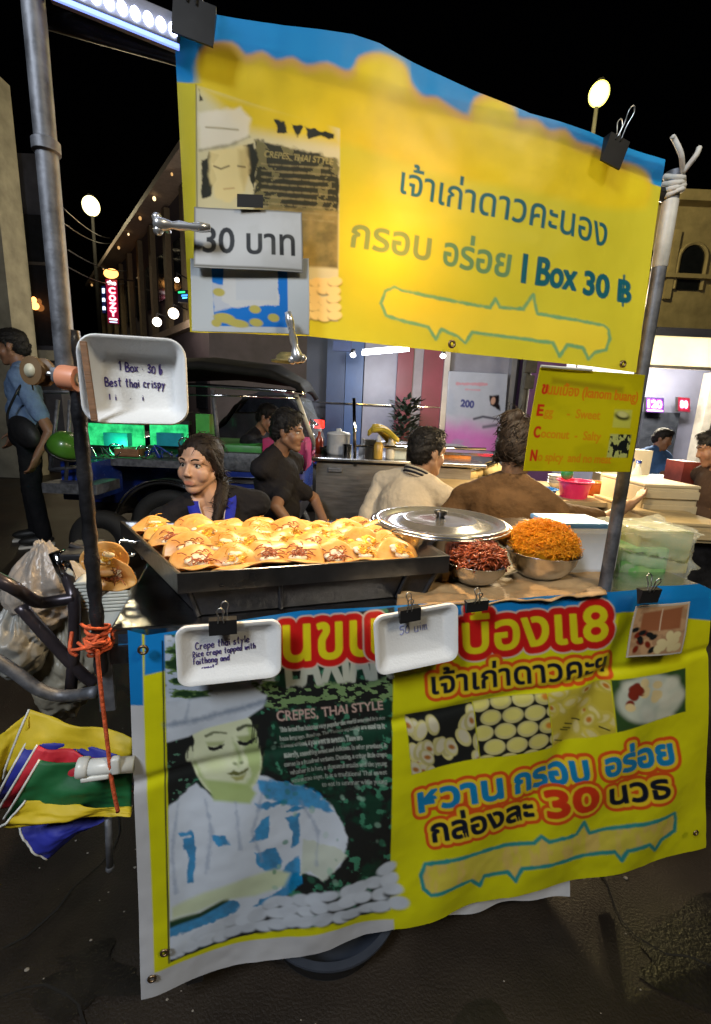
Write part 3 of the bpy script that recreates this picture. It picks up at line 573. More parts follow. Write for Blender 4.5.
# front left pole (lower part wrapped and black, upper part bare) and front right pole
pT, pM, pB = onp(33, -40, 0), onp(71, 330, 0), onp(97, 655, 0)
uL = uvz(onp(60, 300, 0))[0]
zt, zm, zb = uvz(pT)[2], uvz(pM)[2], uvz(pB)[2]
m = MB(); m.tube([cart(uL, 0, zm - .075), cart(uL, 0, zt)], .0125, 18); m.box(cart((uL + uvz(onp(86, 500, 0))[0]) / 2, .004, zm - .06), (.045, .03, .02), (U, N, Z), .004); m.lathe(cart(uL, 0, uvz(onp(57, 149, 0))[2]), [(.0130, -.008), (.016, -.006), (.016, .006), (.0130, .008)], 18); 
pole = m.build('pole', M_galv, cartE, True); auto_smooth(pole)
m = MB(); prof = []
for i in range(40): prof.append((.0098 + .0009 * math.sin(i * 1.9) + random.uniform(-.0006, .0006), (zm - .83) * i / 39))
uP = uvz(onp(86, 500, 0))[0]; m.lathe(cart(uP, .004, .83), prof, 18); m.build('pole_wrap', M_pole, cartE, True)
uR = uvz(onp(640, 380, .03))[0]; zr = uvz(onp(671, 176, .03))[2]
m = MB(); m.tube([cart(uR, .03, .84), cart(uR, .03, zr)], .0125, 18); m.lathe(cart(uR, .03, zr - .003), [(0.0126, -.02), (.016, -.018), (.016, .01), (0, .012)], 18); auto_smooth(m.build('pole', M_galv, cartE, True))
m = MB(); m.lathe(cart(uR, .03, zr - .15), [(.0128, 0), (.0136, .002), (.0140, .06), (.0136, .11), (.0128, .112)], 18); m.build('pole_sleeve', mat('pale_sleeve', (.52, .50, .44), .5, var=.3, scale=20), cartE, True)
# white cloth knotted round the top of the right pole
m = MB(); cw = cart(uR, .015, 0)
for k in range(4): z = zr - .002 - k * .0085; m.tube([cart(uR, .03, 0) + Z * z + (U * math.cos(a) + N * math.sin(a)) * (.0140 + .0015 * math.sin(a * 3 + k * 1.7) + .001 * math.sin(k)) + Z * .006 * math.sin(a + k * .6) for a in np.linspace(0, 6.283, 15)], .0052, 7)
m.tube(curve_pts([cw + Z * zr, cw + Z * (zr + .02) - U * .02 - N * .01, cw + Z * (zr + .045) - U * .028, cw + Z * (zr + .05) - U * .036]), [.0042] * 24 + [.002], 7)
m.tube(curve_pts([cw + Z * zr, cw + Z * (zr + .02) + U * .006 - N * .015, cw + Z * (zr + .035) + U * .014 - N * .012]), .0045, 7)
clo = m.build('cloth_tie', mat('white_cloth', (.6, .58, .53), .8, var=.25, bump=.3), None, True, 'white cloth strips knotted round the top of the right cart pole', 'cloth')
# top rail behind the upper banner
m = MB(); a = cart(uL, .03, zt - .035); b = cart(uR, .035, zr - .03); m.tube([a, b], .011, 12)
m.build('top_rail', M_dark, cartE, True)
# LED strip bar running from the left pole behind the banner
led_a, led_b = onp(50, -6, -.005), onp(173, 44, -.005); led_d = nrm(led_b - led_a); led_b = led_a + (led_b - led_a) * 1.06
led = empty('led_strip', (led_a + led_b) / 2, 'bright white LED strip light fixed at the top left of the cart', 'led light')
m = MB(); m.box((led_a + led_b) / 2 + Z * .012, (np.linalg.norm(led_b - led_a), .022, .03), (led_d, N, np.cross(led_d, N)), .002); m.build('housing', mat('grey_channel', (.12, .12, .14), .5), led)
m = MB(); m.box((led_a + led_b) / 2 - Z * .006 - N * .008, (np.linalg.norm(led_b - led_a), .004, .005), (led_d, N, np.cross(led_d, N))); m.build('diffuser', emit_mat('led_blue', (.20, .30, 1.0), 1.6), led)
ME_led = emit_mat('led_white', (.66, .74, 1.0), 16)
for k in range(10):
    p = led_a + (led_b - led_a) * (.06 + k * .1) + Z * .008 - N * .0125; m = MB(); m.sphere(p, (.0056, .004, .0072), 12, 8, (led_d, N, Z)); m.build('diode', ME_led, led, True)
# warm bulb hanging under the canopy behind the upper banner
bp = onp(376, 255, .115)
bulb = empty('light_bulb', bp, 'warm glowing bulb hanging behind the upper banner over the griddle', 'light bulb')
m = MB(); m.lathe(bp, [(.0, -.03), (.012, -.028), (.024, -.012), (.026, .002), (.02, .02), (.012, .032), (.0, .034)], 20); m.build('glass', emit_mat('bulb_glow', (1.0, .55, .18), 18), bulb, True)
m = MB(); m.lathe(bp + Z * .032, [(.0, 0), (.014, 0), (.014, .03), (.006, .04), (0, .04)], 14); m.build('socket', M_blk, bulb, True)
m = MB(); m.tube([bp + Z * .07, cart(uvz(bp)[0], .115, 1.74)], .0025, 6); m.build('cord', M_blk, bulb)
pl_ = cart(.30, .34, 1.60)  # unseen shaded lamp, added to brighten the crepes but not the banner
pend = empty('added_pendant_lamp', pl_, 'dark shaded pendant lamp hanging over the griddle behind the upper banner', 'lamp'); m = MB(); m.lathe(pl_, [(.09, -.02), (.085, .0), (.05, .05), (.02, .07), (0, .07)], 24); o = m.build('shade', M_blk, pend, True); sm = o.modifiers.new('t', 'SOLIDIFY'); sm.thickness = .002
m = MB(); m.sphere(pl_ + Z * .015, .024, 14, 10); m.build('glass', emit_mat('added_pendant_glow', (1.0, .72, .38), 16), pend, True); m = MB(); m.tube([pl_ + Z * .07, cart(.30, .06, zt - .04)], .0025, 6); m.build('cord', M_blk, pend)
b2 = onp(556, 300, .62); bl2 = empty('light_bulb', b2, 'bare bulb hanging behind the right half of the upper banner above the bowls', 'light bulb'); m = MB(); m.lathe(b2, [(.0, -.03), (.012, -.028), (.024, -.012), (.026, .002), (.02, .02), (.012, .032), (.0, .034)], 20); m.build('glass', emit_mat('added_bulb_glow', (1.0, .72, .38), 12), bl2, True)  # unseen bulb added to light the seated backs, bowls and banner
m = MB(); m.tube([b2 + Z * .03, b2 + Z * .07], .014, 10); m.tube([b2 + Z * .07, cart(.8, .06, zr - .03)], .0025, 6); m.build('cord', M_blk, bl2, True)
# push handle of the cart and bracket on its left side
def tubes(name, paths, r, mt, parent): 
    m = MB()
    for P in paths: m.tube(curve_pts(P, 6), r, 12)
    return m.build(name, mt, parent, True)
M_tube = mat('painted_tube', (.035, .03, .035), .3, .6, col2=(.10, .08, .09), scale=12)
hp = lambda x, y, v=.16: onp(x, y, v)
tubes('handle_tube', [[hp(-12, 574, .1), hp(14, 588, .1), hp(38, 602), hp(62, 600), hp(75, 598)], [hp(60, 556, .2), hp(66, 575, .2), hp(74, 600), hp(74, 650), hp(70, 700)], [hp(20, 606), hp(50, 640), hp(80, 672), hp(95, 684)]], .011, M_tube, cartE)
tubes('handle_tube', [[hp(-12, 655, .08), hp(15, 672, .08), hp(40, 690, .08), hp(66, 696, .08), hp(97, 692, .05)]], .0105, M_galv, cartE)
m = MB(); m.tube([hp(57, 552, .2), hp(68, 580, .2)], .014, 14); m.build('handle_grip', M_chrome, cartE, True)
m = MB(); m.tube([onp(108, 818, .03), onp(110, 868, .03)], .006, 10); m.sphere(onp(110, 868, .03), .0075); m.build('kickstand', M_galv, cartE, True)
m = MB(); m.box(onp(106, 680, .012), (.024, .01, .11), (U, N, Z), .002); m.build('bracket', M_galv, cartE)
# orange twine knotted round the pole
m = MB(); cz = uvz(onp(95, 640, 0))[2]; c = cart(uP, .004, cz)
for k in range(9):
    tl = random.uniform(-.5, .5); m.tube([c + (U * math.cos(a) + N * math.sin(a)) * (.0140 + .003 * math.sin(2 * a + k)) + Z * (-.02 + k * .005 + .012 * tl * math.cos(a + k)) for a in np.linspace(0, 6.283, 20)], .0026, 6)
for k in range(6):
    a = onp(78 + random.uniform(-12, 8), 633 + random.uniform(-12, 20), -.02); b = onp(104 + random.uniform(-6, 6), 638 + random.uniform(-10, 12), -.022); m.tube(curve_pts([a, (a + b) / 2 - N * .012 + Z * random.uniform(-.012, .008), b]), .0026, 6)
m.tube(curve_pts([onp(72, 632, .0), onp(70, 650, -.02), onp(77, 656, -.02)]), .003, 6)
m.tube(curve_pts([onp(97, 650, -.022), onp(101, 690, -.022), onp(107, 740, -.022), onp(112, 782, -.02), onp(118, 812, -.018)]), .0032, 6)
m.build('twine', M_rope, None, True, 'orange twine knotted round the left cart pole and hanging over the umbrella', 'twine')

# ---- spring clamps of polished steel -------------------------------------------
M_satin = mat('satin_chrome', (.75, .75, .76), .28, .85, var=.08)
def clamp(p, d, label):
    d = nrm(d); e = empty('spring_clamp', p, label, 'clamp'); s = nrm(np.cross(d, N)); m = MB()
    m.lathe(p, [(.0, -.034), (.0045, -.033), (.0062, -.02), (.0042, -.008), (.006, .004), (.0042, .012), (.0075, .022), (.009, .028), (.0075, .034), (0, .036)], 16, d); m.build('lever', M_satin, e, True)
    m = MB(); m.sphere(p + d * .03 + s * .007, .0062); m.sphere(p + d * .03 - s * .007, .0062); m.tube([p + d * .02, p + d * .02 + N * .02], .004, 8); m.build('knob', M_satin, e, True)
clamp(onp(183, 226, -.05), onp(165, 224, -.05) - onp(205, 227, -.05), 'polished steel clamp lying sideways on the left edge of the upper banner')
clamp(onp(293, 337, -.05), onp(296, 352, -.05) - onp(290, 322, -.05), 'polished steel clamp hanging upright from the bottom edge of the upper banner')
# ---- binder clips --------------------------------------------------------------
def binder(x, y, w, h, v, label, up=True, tilt=0.0):
    p = onp(x, y, v); k = np.dot(p - EYE, FWD) / F_PX; W, H = w * k, h * k; a = U * math.cos(tilt) + Z * math.sin(tilt); b = np.cross(a, N) * -1; b = b if b[2] > 0 else -b
    e = empty('binder_clip', p, label, 'binder clip', 'black binder clips on the cart'); m = MB()
    q = lambda s, t, n: p + a * (s * W / 2) + b * (t * H) + N * n
    dpt = min(.012, H * .4)
    m.prism([q(-1, .5, -dpt / 2), q(-1, .5, dpt / 2 + .004), q(-1, -.5, .002), q(-1, -.5, -.001), ], a * W); m.build('clamp_body', M_blk, e)
    for s, n in ((-1, -dpt), (1, dpt * .6)):
        m = MB(); o = s * W * .07
        m.tube(curve_pts([q(-.22, .35, n * .5) + a * o, q(-.15, .85, n) + a * o, q(-.26, 1.25, n * 1.4) + a * o, q(0, 1.45, n * 1.5) + a * o, q(.26, 1.25, n * 1.4) + a * o, q(.15, .85, n) + a * o, q(.22, .35, n * .5) + a * o], 5), max(.0009, W * .025), 6); m.build('wire_handle', M_wire, e, True)
binder(194, 21, 40, 32, -.03, 'largest black binder clip, gripping the top left corner of the upper banner', tilt=-.12)
binder(614, 152, 24, 24, -.035, 'black binder clip gripping the top edge of the upper banner at its right end', tilt=-.2)
binder(223, 627, 27, 17, -.055, 'black binder clip with tall wire handles holding the foam tray about Thai crepes')
binder(410, 615, 22, 15, -.055, 'black binder clip holding the nearly blank foam tray', tilt=.12)
binder(477, 606, 24, 12, -.045, 'small black binder clip on the banner edge below the bowls', tilt=.05)
binder(649, 596, 24, 15, -.045, 'black binder clip above the brown photo card')

# ---- foam trays with handwriting -------------------------------------------------
PEN = {'1': [[(.1, .75), (.25, 1), (.25, 0)]], 'B': [[(.05, 0), (.05, 1), (.4, .9), (.4, .62), (.05, .52), (.5, .4), (.45, .05), (.05, 0)]], 'o': [[(.25, .6), (.03, .4), (.1, .05), (.35, .02), (.46, .35), (.25, .6)]], 'x': [[(.03, .6), (.45, 0)], [(.45, .6), (.03, 0)]], '.': [[(.1, .3), (.14, .34)]],
       '3': [[(.05, .8), (.3, .95), (.4, .7), (.15, .5), (.42, .3), (.3, .03), (.02, .1)]], '0': [[(.25, .85), (.05, .6), (.06, .15), (.28, .02), (.46, .3), (.42, .7), (.25, .85)]], 'b': [[(.06, 1), (.06, 0), (.36, .05), (.4, .45), (.06, .5)], [(.22, 1.15), (.2, -.15)]], 'e': [[(.05, .3), (.4, .36), (.3, .6), (.08, .5), (.06, .12), (.3, .0), (.44, .12)]],
       's': [[(.38, .55), (.15, .58), (.08, .42), (.34, .22), (.28, .02), (.03, .06)]], 't': [[(.2, 1), (.2, .1), (.36, .02)], [(.02, .64), (.38, .68)]], 'h': [[(.06, 1), (.06, 0)], [(.06, .4), (.25, .6), (.38, .45), (.38, 0)]], 'a': [[(.38, .55), (.12, .58), (.04, .25), (.15, .02), (.36, .2), (.4, .6), (.42, .0)]], 'i': [[(.1, .58), (.12, 0)], [(.1, .8), (.12, .84)]],
       'c': [[(.4, .5), (.2, .6), (.05, .3), (.15, .03), (.4, .08)]], 'r': [[(.06, .6), (.08, 0)], [(.08, .38), (.22, .58), (.36, .55)]], 'p': [[(.06, .6), (.06, -.4)], [(.06, .5), (.3, .6), (.42, .35), (.28, .05), (.06, .1)]], 'y': [[(.05, .6), (.22, .15)], [(.42, .6), (.22, .15), (.06, -.4)]], 'C': [[(.5, .85), (.25, 1), (.03, .6), (.1, .1), (.35, 0), (.52, .15)]],
       'l': [[(.1, 1), (.12, .02)]], 'R': [[(.05, 0), (.06, 1), (.4, .95), (.42, .62), (.06, .5), (.5, 0)]], 'd': [[(.36, .5), (.1, .56), (.04, .2), (.16, .02), (.36, .15)], [(.4, 1), (.38, 0)]], 'w': [[(.02, .6), (.14, 0), (.27, .5), (.4, 0), (.54, .6)]], 'f': [[(.4, .95), (.22, 1), (.16, .8), (.16, 0)], [(.02, .55), (.36, .58)]], 'n': [[(.06, .6), (.06, 0)], [(.06, .4), (.25, .6), (.38, .45), (.4, 0)]],
       'g': [[(.38, .55), (.12, .58), (.04, .25), (.2, .06), (.38, .3), (.4, .58), (.36, -.3), (.06, -.35)]], 'S': [[(.42, .85), (.2, 1), (.06, .75), (.38, .4), (.3, .02), (.02, .1)]], '5': [[(.42, .95), (.1, .95), (.08, .55), (.35, .6), (.42, .25), (.2, .0), (.02, .1)]], 'u': [[(.05, .6), (.06, .1), (.25, .0), (.4, .2), (.4, .6)], [(.4, .3), (.42, 0)]], 'm': [[(.05, .6), (.05, 0)], [(.05, .4), (.2, .6), (.28, .0)], [(.28, .4), (.42, .6), (.5, 0)]]}
PW = {'.': .3, '1': .4, 'i': .24, 'l': .24, ' ': .34, 'w': .62, 'm': .6, 'C': .6, 'B': .58, 'R': .58}
def handwrite(lines, org, ax, ay, n, rad, mt, parent, squash=1.0):
    m = MB()
    for txt, (x, y), h, slope in lines:
        cx = x
        for ch in txt:
            j = random.uniform(-.06, .06)
            for st in PEN.get(ch, []):
                P = [org + ax * (cx + px * h * squash) + ay * (y + (py + j) * h + slope * (cx - x)) + n * .0006 for px, py in st]
                P = curve_pts(P, 4) if len(P) > 2 else P; m.tube(P, rad, 5)
            cx += (PW.get(ch, .5) + .08) * h * squash
    return m.build('handwriting', mt, parent)
def rrect(w, h, r, k=6):
    r = min(r, w / 2 - 1e-4, h / 2 - 1e-4); P = []
    for cx, cy, a0 in ((w / 2 - r, h / 2 - r, 0), (-w / 2 + r, h / 2 - r, 90), (-w / 2 + r, -h / 2 + r, 180), (w / 2 - r, -h / 2 + r, 270)):
        for i in range(k + 1): a = R(a0 + 90 * i / k); P.append((cx + r * math.cos(a), cy + r * math.sin(a)))
    return P
def tray(px, v, depth, label, lines, pen, squash, rim=.010, wall=.022, tiltback=0.0, corner=.018):
    tl, tr, br, bl = [onp(x, y, v) for x, y in px]; c = (tl + tr + br + bl) / 4; ax = nrm((tr - tl) + (br - bl)); ay = (tl - bl) + (tr - br); ay = nrm(ay - ax * np.dot(ax, ay)); nn = nrm(np.cross(ax, ay))
    if np.dot(nn, EYE - c) < 0: nn = -nn
    q = Quaternion(V3(ax), tiltback); ay = np.array(q @ V3(ay)); nn = np.array(q @ V3(nn))
    W = (np.linalg.norm(tr - tl) + np.linalg.norm(br - bl)) / 2; H = (np.linalg.norm(tl - bl) + np.linalg.norm(tr - br)) / 2
    e = empty('foam_tray', c, label, 'foam tray'); m = MB(); rings = []
    for w, h, r, d in ((W - 2 * wall - .004, H - 2 * wall - .004, .01, -depth - .003), (W - rim * 1.5, H - rim * 1.5, corner * .8, -.004), (W - .001, H - .001, corner, -.003), (W, H, corner, .0), (W - .003, H - .003, corner, .0022), (W - rim * 1.3, H - rim * 1.3, corner * .75, .0018), (W - rim * 2, H - rim * 2, corner * .7, -.0015), (W - 2 * wall + .004, H - 2 * wall + .004, corner * .6, -depth + .003), (W - 2 * wall - .006, H - 2 * wall - .006, corner * .5, -depth)):
        rings.append([c + ax * x + ay * y + nn * d for x, y in rrect(w, h, r)])
    k = len(rings[0]); vs = [p for r_ in rings for p in r_]; fs = [(i * k + j, i * k + (j + 1) % k, (i + 1) * k + (j + 1) % k, (i + 1) * k + j) for i in range(len(rings) - 1) for j in range(k)]
    fs += [tuple(range(k))[::-1], tuple((len(rings) - 1) * k + j for j in range(k))]; m.add(vs, fs); auto_smooth(m.build('tray', M_foam, e), 50)
    handwrite([(t, (x * W, y * H), h * H, s) for t, (x, y), h, s in lines], c - nn * depth, ax, ay, nn, .0009, pen, e, squash)
    return e, c, ax, ay, nn, W, H
tray([(170, 628), (276, 619), (287, 676), (182, 687)], -.045, .012, 'white foam tray with handwriting about Thai crepes clipped left on the lower banner',
     [('Crepe thai style', (-.33, .05), .11, .06), ('Rice crepe topped with', (-.36, -.08), .092, .07), ('foithong and', (-.36, -.20), .098, .03), ('sweet', (-.28, -.31), .075, .06)], M_pen, .86)
tray([(366, 619), (449, 604), (467, 657), (383, 674)], -.045, .012, 'white foam tray with faint blue writing, almost blank, clipped beside the crepe griddle', [('50 uim', (-.18, .06), .15, .05)], M_pen2, 1.0)
_, c, ax, ay, nn, W, H = tray([(73, 330), (184, 341), (191, 424), (84, 425)], -.05, .032, 'deep white foam box lid with handwritten 1 Box 30 tied to the left cart pole',
     [('1 Box . 30 b', (-.19, .13), .10, -.04), ('Best thai crispy', (-.33, -.06), .098, .0), ('l  i      .     i', (-.30, -.22), .07, 0)], M_pen, .82, rim=.006, wall=.02, corner=.024)
m = MB(); m.box(onp(89, 382, -.062), (.008, .004, .098), (U, N, nrm(Z - U * .06)), .001); m.build('clip_stick', M_wood, None, label='brown wooden stick clipping the left edge of the foam box lid', cat='stick')
# roll of orange tape and a brown reel on the pole
e = empty('tape_roll', onp(68, 378, -.02), 'small roll of orange tape pushed onto a rod beside the foam lid', 'tape roll'); c = onp(62, 377, -.025)
ax_ = nrm(onp(78, 379, -.03) - onp(58, 376, -.02)); m = MB(); m.lathe(c, [(.007, 0), (.0155, 0), (.016, .004), (.016, .02), (.0155, .024), (.007, .024)], 24, ax_, closed=True); auto_smooth(m.build('tape', mat('orange_tape', (.62, .25, .14), .4), e))
m = MB(); m.lathe(c - ax_ * .001, [(.004, 0), (.009, 0), (.009, .026), (.004, .026)], 18, ax_, closed=True); m.build('core', mat('card_core', (.45, .36, .25), .8), e, True)
e = empty('cord_reel', onp(42, 372, .02), 'dark brown reel with a pale hub hanging left of the black pole', 'reel'); c = onp(46, 373, .02)
m = MB(); m.lathe(c, [(.009, 0), (.019, .001), (.019, .006), (.014, .008), (.014, .016), (.019, .018), (.019, .023), (.009, .024)], 24, -ax_ * .5 - N, closed=True); auto_smooth(m.build('flange', mat('brown_reel', (.12, .07, .03), .5), e))
m = MB(); m.lathe(c, [(.0, -.002), (.008, -.002), (.009, .0), (.009, .025), (0, .026)], 18, -ax_ * .5 - N); m.build('hub', mat('pale_hub', (.45, .42, .3), .5), e, True)
m = MB(); m.tube([onp(46, 373, .0), onp(72, 378, -.0)], .003, 8); m.build('rod', M_wire, e)

# ================================================================== griddle and crepes
zR = .985
BL, FL, FR, BR = atz(120, 521, zR), atz(177, 574, zR), atz(450, 556, zR), atz(402, 527, zR)
gc = (BL + FL + FR + BR) / 4
gr = empty('crepe_griddle', (gc[0], gc[1], .9), 'wide black steel griddle tray full of orange crepes on the cart counter', 'griddle')
def inset(f, z): return [np.array([*(gc[:2] + (p[:2] - gc[:2]) * f), z]) for p in (FL, FR, BR, BL)]
m = MB(); rings = [inset(.93, zR - .026), inset(1.0, zR - .034), inset(1.0, zR), inset(.985, zR + .001), inset(.965, zR - .002), inset(.90, zR - .022)]
vs = [p for r_ in rings for p in r_]; fs = [(i * 4 + j, i * 4 + (j + 1) % 4, (i + 1) * 4 + (j + 1) % 4, (i + 1) * 4 + j) for i in range(5) for j in range(4)] + [(3, 2, 1, 0), (20, 21, 22, 23)]
m.add(vs, fs); m.build('pan', mat('dark_steel_pan', (.10, .10, .105), .3, .9, var=.35, scale=10, bump=.08), gr)
m = MB(); b0, b1 = inset(.86, .90), inset(.93, zR - .03)
m.hexa(b0 + b1)
for k in (.33, .86):
    p = b0[0] + (b0[1] - b0[0]) * k; q = b1[0] + (b1[1] - b1[0]) * k; m.tube([p - N * .004, q - N * .004], .004, 6)
for p, q in zip(b0, b1): m.tube([p, q], .005, 6)
m.build('burner_box', M_dark, gr)
m = MB(); h0 = (BL * .62 + FL * .38); hd = nrm(BL - BR); m.tube(curve_pts([h0 - Z * .012, h0 + hd * .03 - Z * .008, h0 + hd * .036 - Z * .02 - N * .01, h0 + hd * .034 - Z * .03 - N * .02, h0 - Z * .03 - N * .025], 6), .0045, 8); m.build('handle', M_chrome, gr, True)
m = MB(); fl = [BR * .95 + BL * .05, FR]; wl = nrm(FR - BR)
M_shell = mat('crepe_shell', (.82, .50, .17), .36, col2=(.66, .29, .06), scale=30, bump=.08, bscale=50, trans=.22, spec=.5, detail=5)
M_cream = mat('meringue', (.82, .74, .55), .5, var=.06, bump=.1, trans=.12)
M_egg = mat('egg_yolk', (.85, .56, .06), .35, var=.12, scale=40, bump=.2)
M_yolk = mat('egg_floss', (.78, .40, .04), .5, var=.3, scale=50, bump=.3)
M_brn = mat('sweet_floss', (.34, .09, .03), .6, var=.4, scale=50)
def crepe_shell(lean, seed):
    nr, na = 10, 44; vs = [(0, 0, 0)]; fs = []
    for i in range(1, nr + 1):
        for k in range(na):
            a = 2 * math.pi * k / na; f = i / nr; r = .054 * f * (1 + .03 * math.sin(3 * a + seed) + .02 * math.sin(7 * a + seed * 2))
            x, y = r * math.cos(a) * 1.04, r * math.sin(a); rho = abs(y); b = R(lean) if y > 0 else R(lean * .22); s = float(sstep(0, .014, rho))   # two halves of one round, folded up round the filling
            Yc = rho * math.cos(b) if y > 0 else -rho * .74 * math.cos(b); Zc = rho * math.sin(b) * s + .006 * math.sin(min(1, rho / .054) * 2.6)
            vs.append((x, Yc, .002 + Zc - 4.5 * x * x * (1 if y > 0 else .7) + .0010 * f * math.sin(x * 90 + seed * 2 + y * 50) + .0025 * f ** 4 * math.sin(5 * a + seed)))
    for k in range(na): fs.append((0, 1 + k, 1 + (k + 1) % na))
    for i in range(nr - 1):
        for k in range(na): a = 1 + i * na; fs.append((a + k, a + na + k, a + na + (k + 1) % na, a + (k + 1) % na))
    m = MB(); m.add(vs, fs); return m
protos = []
for s in range(6):
    op = (30, 38, 25, 40, 34, 28)[s]; e = empty('crepe', (0, 0, 0)); me = crepe_shell(op, s).mesh(); o = link('shell', me, M_shell, e, True)
    sm = o.modifiers.new('t', 'SOLIDIFY'); sm.thickness = .0022
    m = MB()
    for i in range(8): yy = random.uniform(-.008, .018); m.sphere((random.uniform(-.018, .014), yy, .009 + max(0, yy) * .8), (random.uniform(.008, .012), random.uniform(.007, .010), random.uniform(.004, .006)), 12, 8)
    link('cream', blob(m, .002, 3), M_cream, e, True)
    m = MB(); dark = s in (1, 4)
    for i in range(30 if s != 3 else 12):
        yy = random.gauss(.002, .008); c = np.array([random.gauss(.004, .012), yy, .013 + max(0, yy) * .9 + abs(random.gauss(0, .003))]); d = nrm(np.array([random.gauss(0, 1), random.gauss(0, .6), random.gauss(0, .25)])) * random.uniform(.006, .013)
        m.tube(curve_pts([c - d, c + np.array([0, 0, .002]), c + d * .9 - Z * .002], 3), .0008 if not dark else .0011, 5)
    link('floss', m.mesh(), M_brn if dark else M_yolk, e, True)
    if s in (0, 2, 3, 5):
        m = MB()
        for i in range(6): yy = random.uniform(.002, .018); m.sphere((random.gauss(.008, .010), yy, .012 + max(0, yy) * .75), (random.uniform(.006, .010), random.uniform(.005, .008), .005), 12, 8)
        link('egg_yolk', blob(m, .002, 2), M_egg, e, True)
    protos.append(e)
ct = 0; used = set(); rows = [(.90, 7), (.74, 8), (.57, 8), (.40, 8), (.22, 7)]
for ri, (tv, n) in enumerate(rows):
    for i in range(n):
        tu = (i + .5 + random.uniform(-.14, .14)) / n * .84 + .05 + (.02 if ri % 2 else 0); f = FL * (1 - tu) + FR * tu; b = BL * (1 - tu) + BR * tu; p = f * (1 - tv) + b * tv
        k = random.randrange(6); k = k if ct >= 6 else ct; o = protos[k] if k not in used else copy_tree(protos[k]); used.add(k)
        o.location = V3((p[0], p[1], zR - .021 + random.uniform(0, .007) + (.004 if 0 < ri < 4 else 0))); o.rotation_euler = (random.uniform(-.08, .14), random.uniform(-.1, .1), TH + random.uniform(-.4, .25)); sc_ = random.uniform(.86, 1.02); o.scale = (sc_, sc_, sc_)
        tag(o, 'folded orange crepe with cream and floss lying on the black griddle', 'crepe', 'crepes on the griddle'); ct += 1
for x, y, rz, nm in ((105, 562, .3, 'upper'), (114, 577, -.3, 'lower')):
    o = copy_tree(protos[0] if nm == 'upper' else protos[1]); o.location = V3(onp(x, y, .04)); o.rotation_euler = (1.0, .2, TH + rz); o.scale = (.62,) * 3
    tag(o, nm + ' of two small display crepes fixed beside the black left pole', 'crepe', 'display crepes by the pole')
m = MB(); c = onp(112, 580, .055); m.tube(curve_pts([cart(uL, 0.01, c[2] - .02), c - Z * .012 - N * .005, c + U * .03 - Z * .004]), .003, 6); m.box(c - Z * .012 + U * .004, (.05, .03, .003), (U, N, Z)); m.build('display_shelf', M_dark, cartE)

# ================================================================== things on the counter, right of the griddle
ZC = .899
def crumple(nx, ny, corners, amp, sc, seed):
    s, t = np.meshgrid(np.linspace(0, 1, nx), np.linspace(0, 1, ny)); tl, tr, br, bl = [np.array(c, float) for c in corners]
    P = (tl * (1 - s)[..., None] + tr * s[..., None]) * (1 - t)[..., None] + (bl * (1 - s)[..., None] + br * s[..., None]) * t[..., None]
    h = np.abs(fbm(s * sc, t * sc, seed) - .5) * 2; P[..., 2] += h * amp; return P
P = crumple(40, 30, [atz(400, 577, ZC), atz(598, 566, ZC), atz(606, 600, ZC), atz(396, 612, ZC)], .018, 5, 3); P[..., 2] += .004
o = link('paper_bag', grid_mesh(P, 'paper_bag'), mat('brown_paper', (.42, .27, .13), .55, var=.2, bump=.3, bscale=40), None, True); sm = o.modifiers.new('t', 'SOLIDIFY'); sm.thickness = .003; recenter(o); tag(o, 'flattened brown paper bag lying under the two metal bowls', 'paper bag')
def bowl(cx, cy, zb, wpx, hgt, label):
    c = atz(cx, cy, zb); k = np.linalg.norm((c + Z * hgt - EYE) * np.array([1, 1, 0])) / F_PX; r = wpx / 2 * k * 1.02; c = c + nrm([c[0], c[1], 0]) * r * .55
    m = MB(); pr = [(0, 0), (r * .55, 0), (r * .72, hgt * .2), (r * .9, hgt * .6), (r * .98, hgt * .96), (r * 1.03, hgt), (r * 1.03, hgt * 1.02), (r * .96, hgt * .97), (r * .86, hgt * .6), (r * .68, hgt * .25), (r * .5, hgt * .06), (0, hgt * .06)]
    o = m.lathe(c, pr, 48).build('metal_bowl', M_steel, None, True, label, 'bowl', 'steel bowls of sweet shreds on the counter'); return c, r
c1, r1 = bowl(473, 586, ZC + .012, 66, .045, 'smaller steel bowl holding dark red sweet shreds')
def strands(name, c, r, h, n, rad, mt, label, ln, seed):
    q = random.Random(seed); m = MB(); m.sphere(c + Z * h * .3, (r * .86, r * .86, h * .62), 24, 14)
    for i in range(n):
        a = q.uniform(0, 6.283); rr = math.sqrt(q.random()) * .98; z = h * (.28 + .72 * max(0, 1 - rr ** 2.0) ** .62) * q.uniform(.88, 1.08) - h * .1 * (rr > .9); p = c + np.array([math.cos(a) * rr * r, math.sin(a) * rr * r, z])
        d = nrm([q.gauss(0, 1), q.gauss(0, 1), q.gauss(0, .55)]) * ln * q.uniform(.5, 1); k = np.array([q.gauss(0, 1), q.gauss(0, 1), q.gauss(.4, .6)]) * ln * .4
        m.tube(curve_pts([p - d, p + k, p + d], 3), rad, 5)
    return m.build(name, mt, None, True, label, 'food')
strands('shredded_topping', c1 + Z * .032, r1 * .92, .050, 640, .0017, mat('red_shreds', (.28, .055, .016), .3, var=.5, scale=60, spec=.6), 'heap of glossy dark red shreds piled in the smaller steel bowl', .013, 3)
c2, r2 = bowl(538, 580, ZC + .012, 70, .058, 'larger steel bowl holding a tall heap of orange floss')
strands('shredded_topping', c2 + Z * .042, r2 * .93, .076, 2600, .00065, mat('orange_floss', (.98, .46, .014), .5, var=.08, scale=60, trans=.4), 'tall fluffy heap of bright orange floss piled in the larger steel bowl', .014, 4)
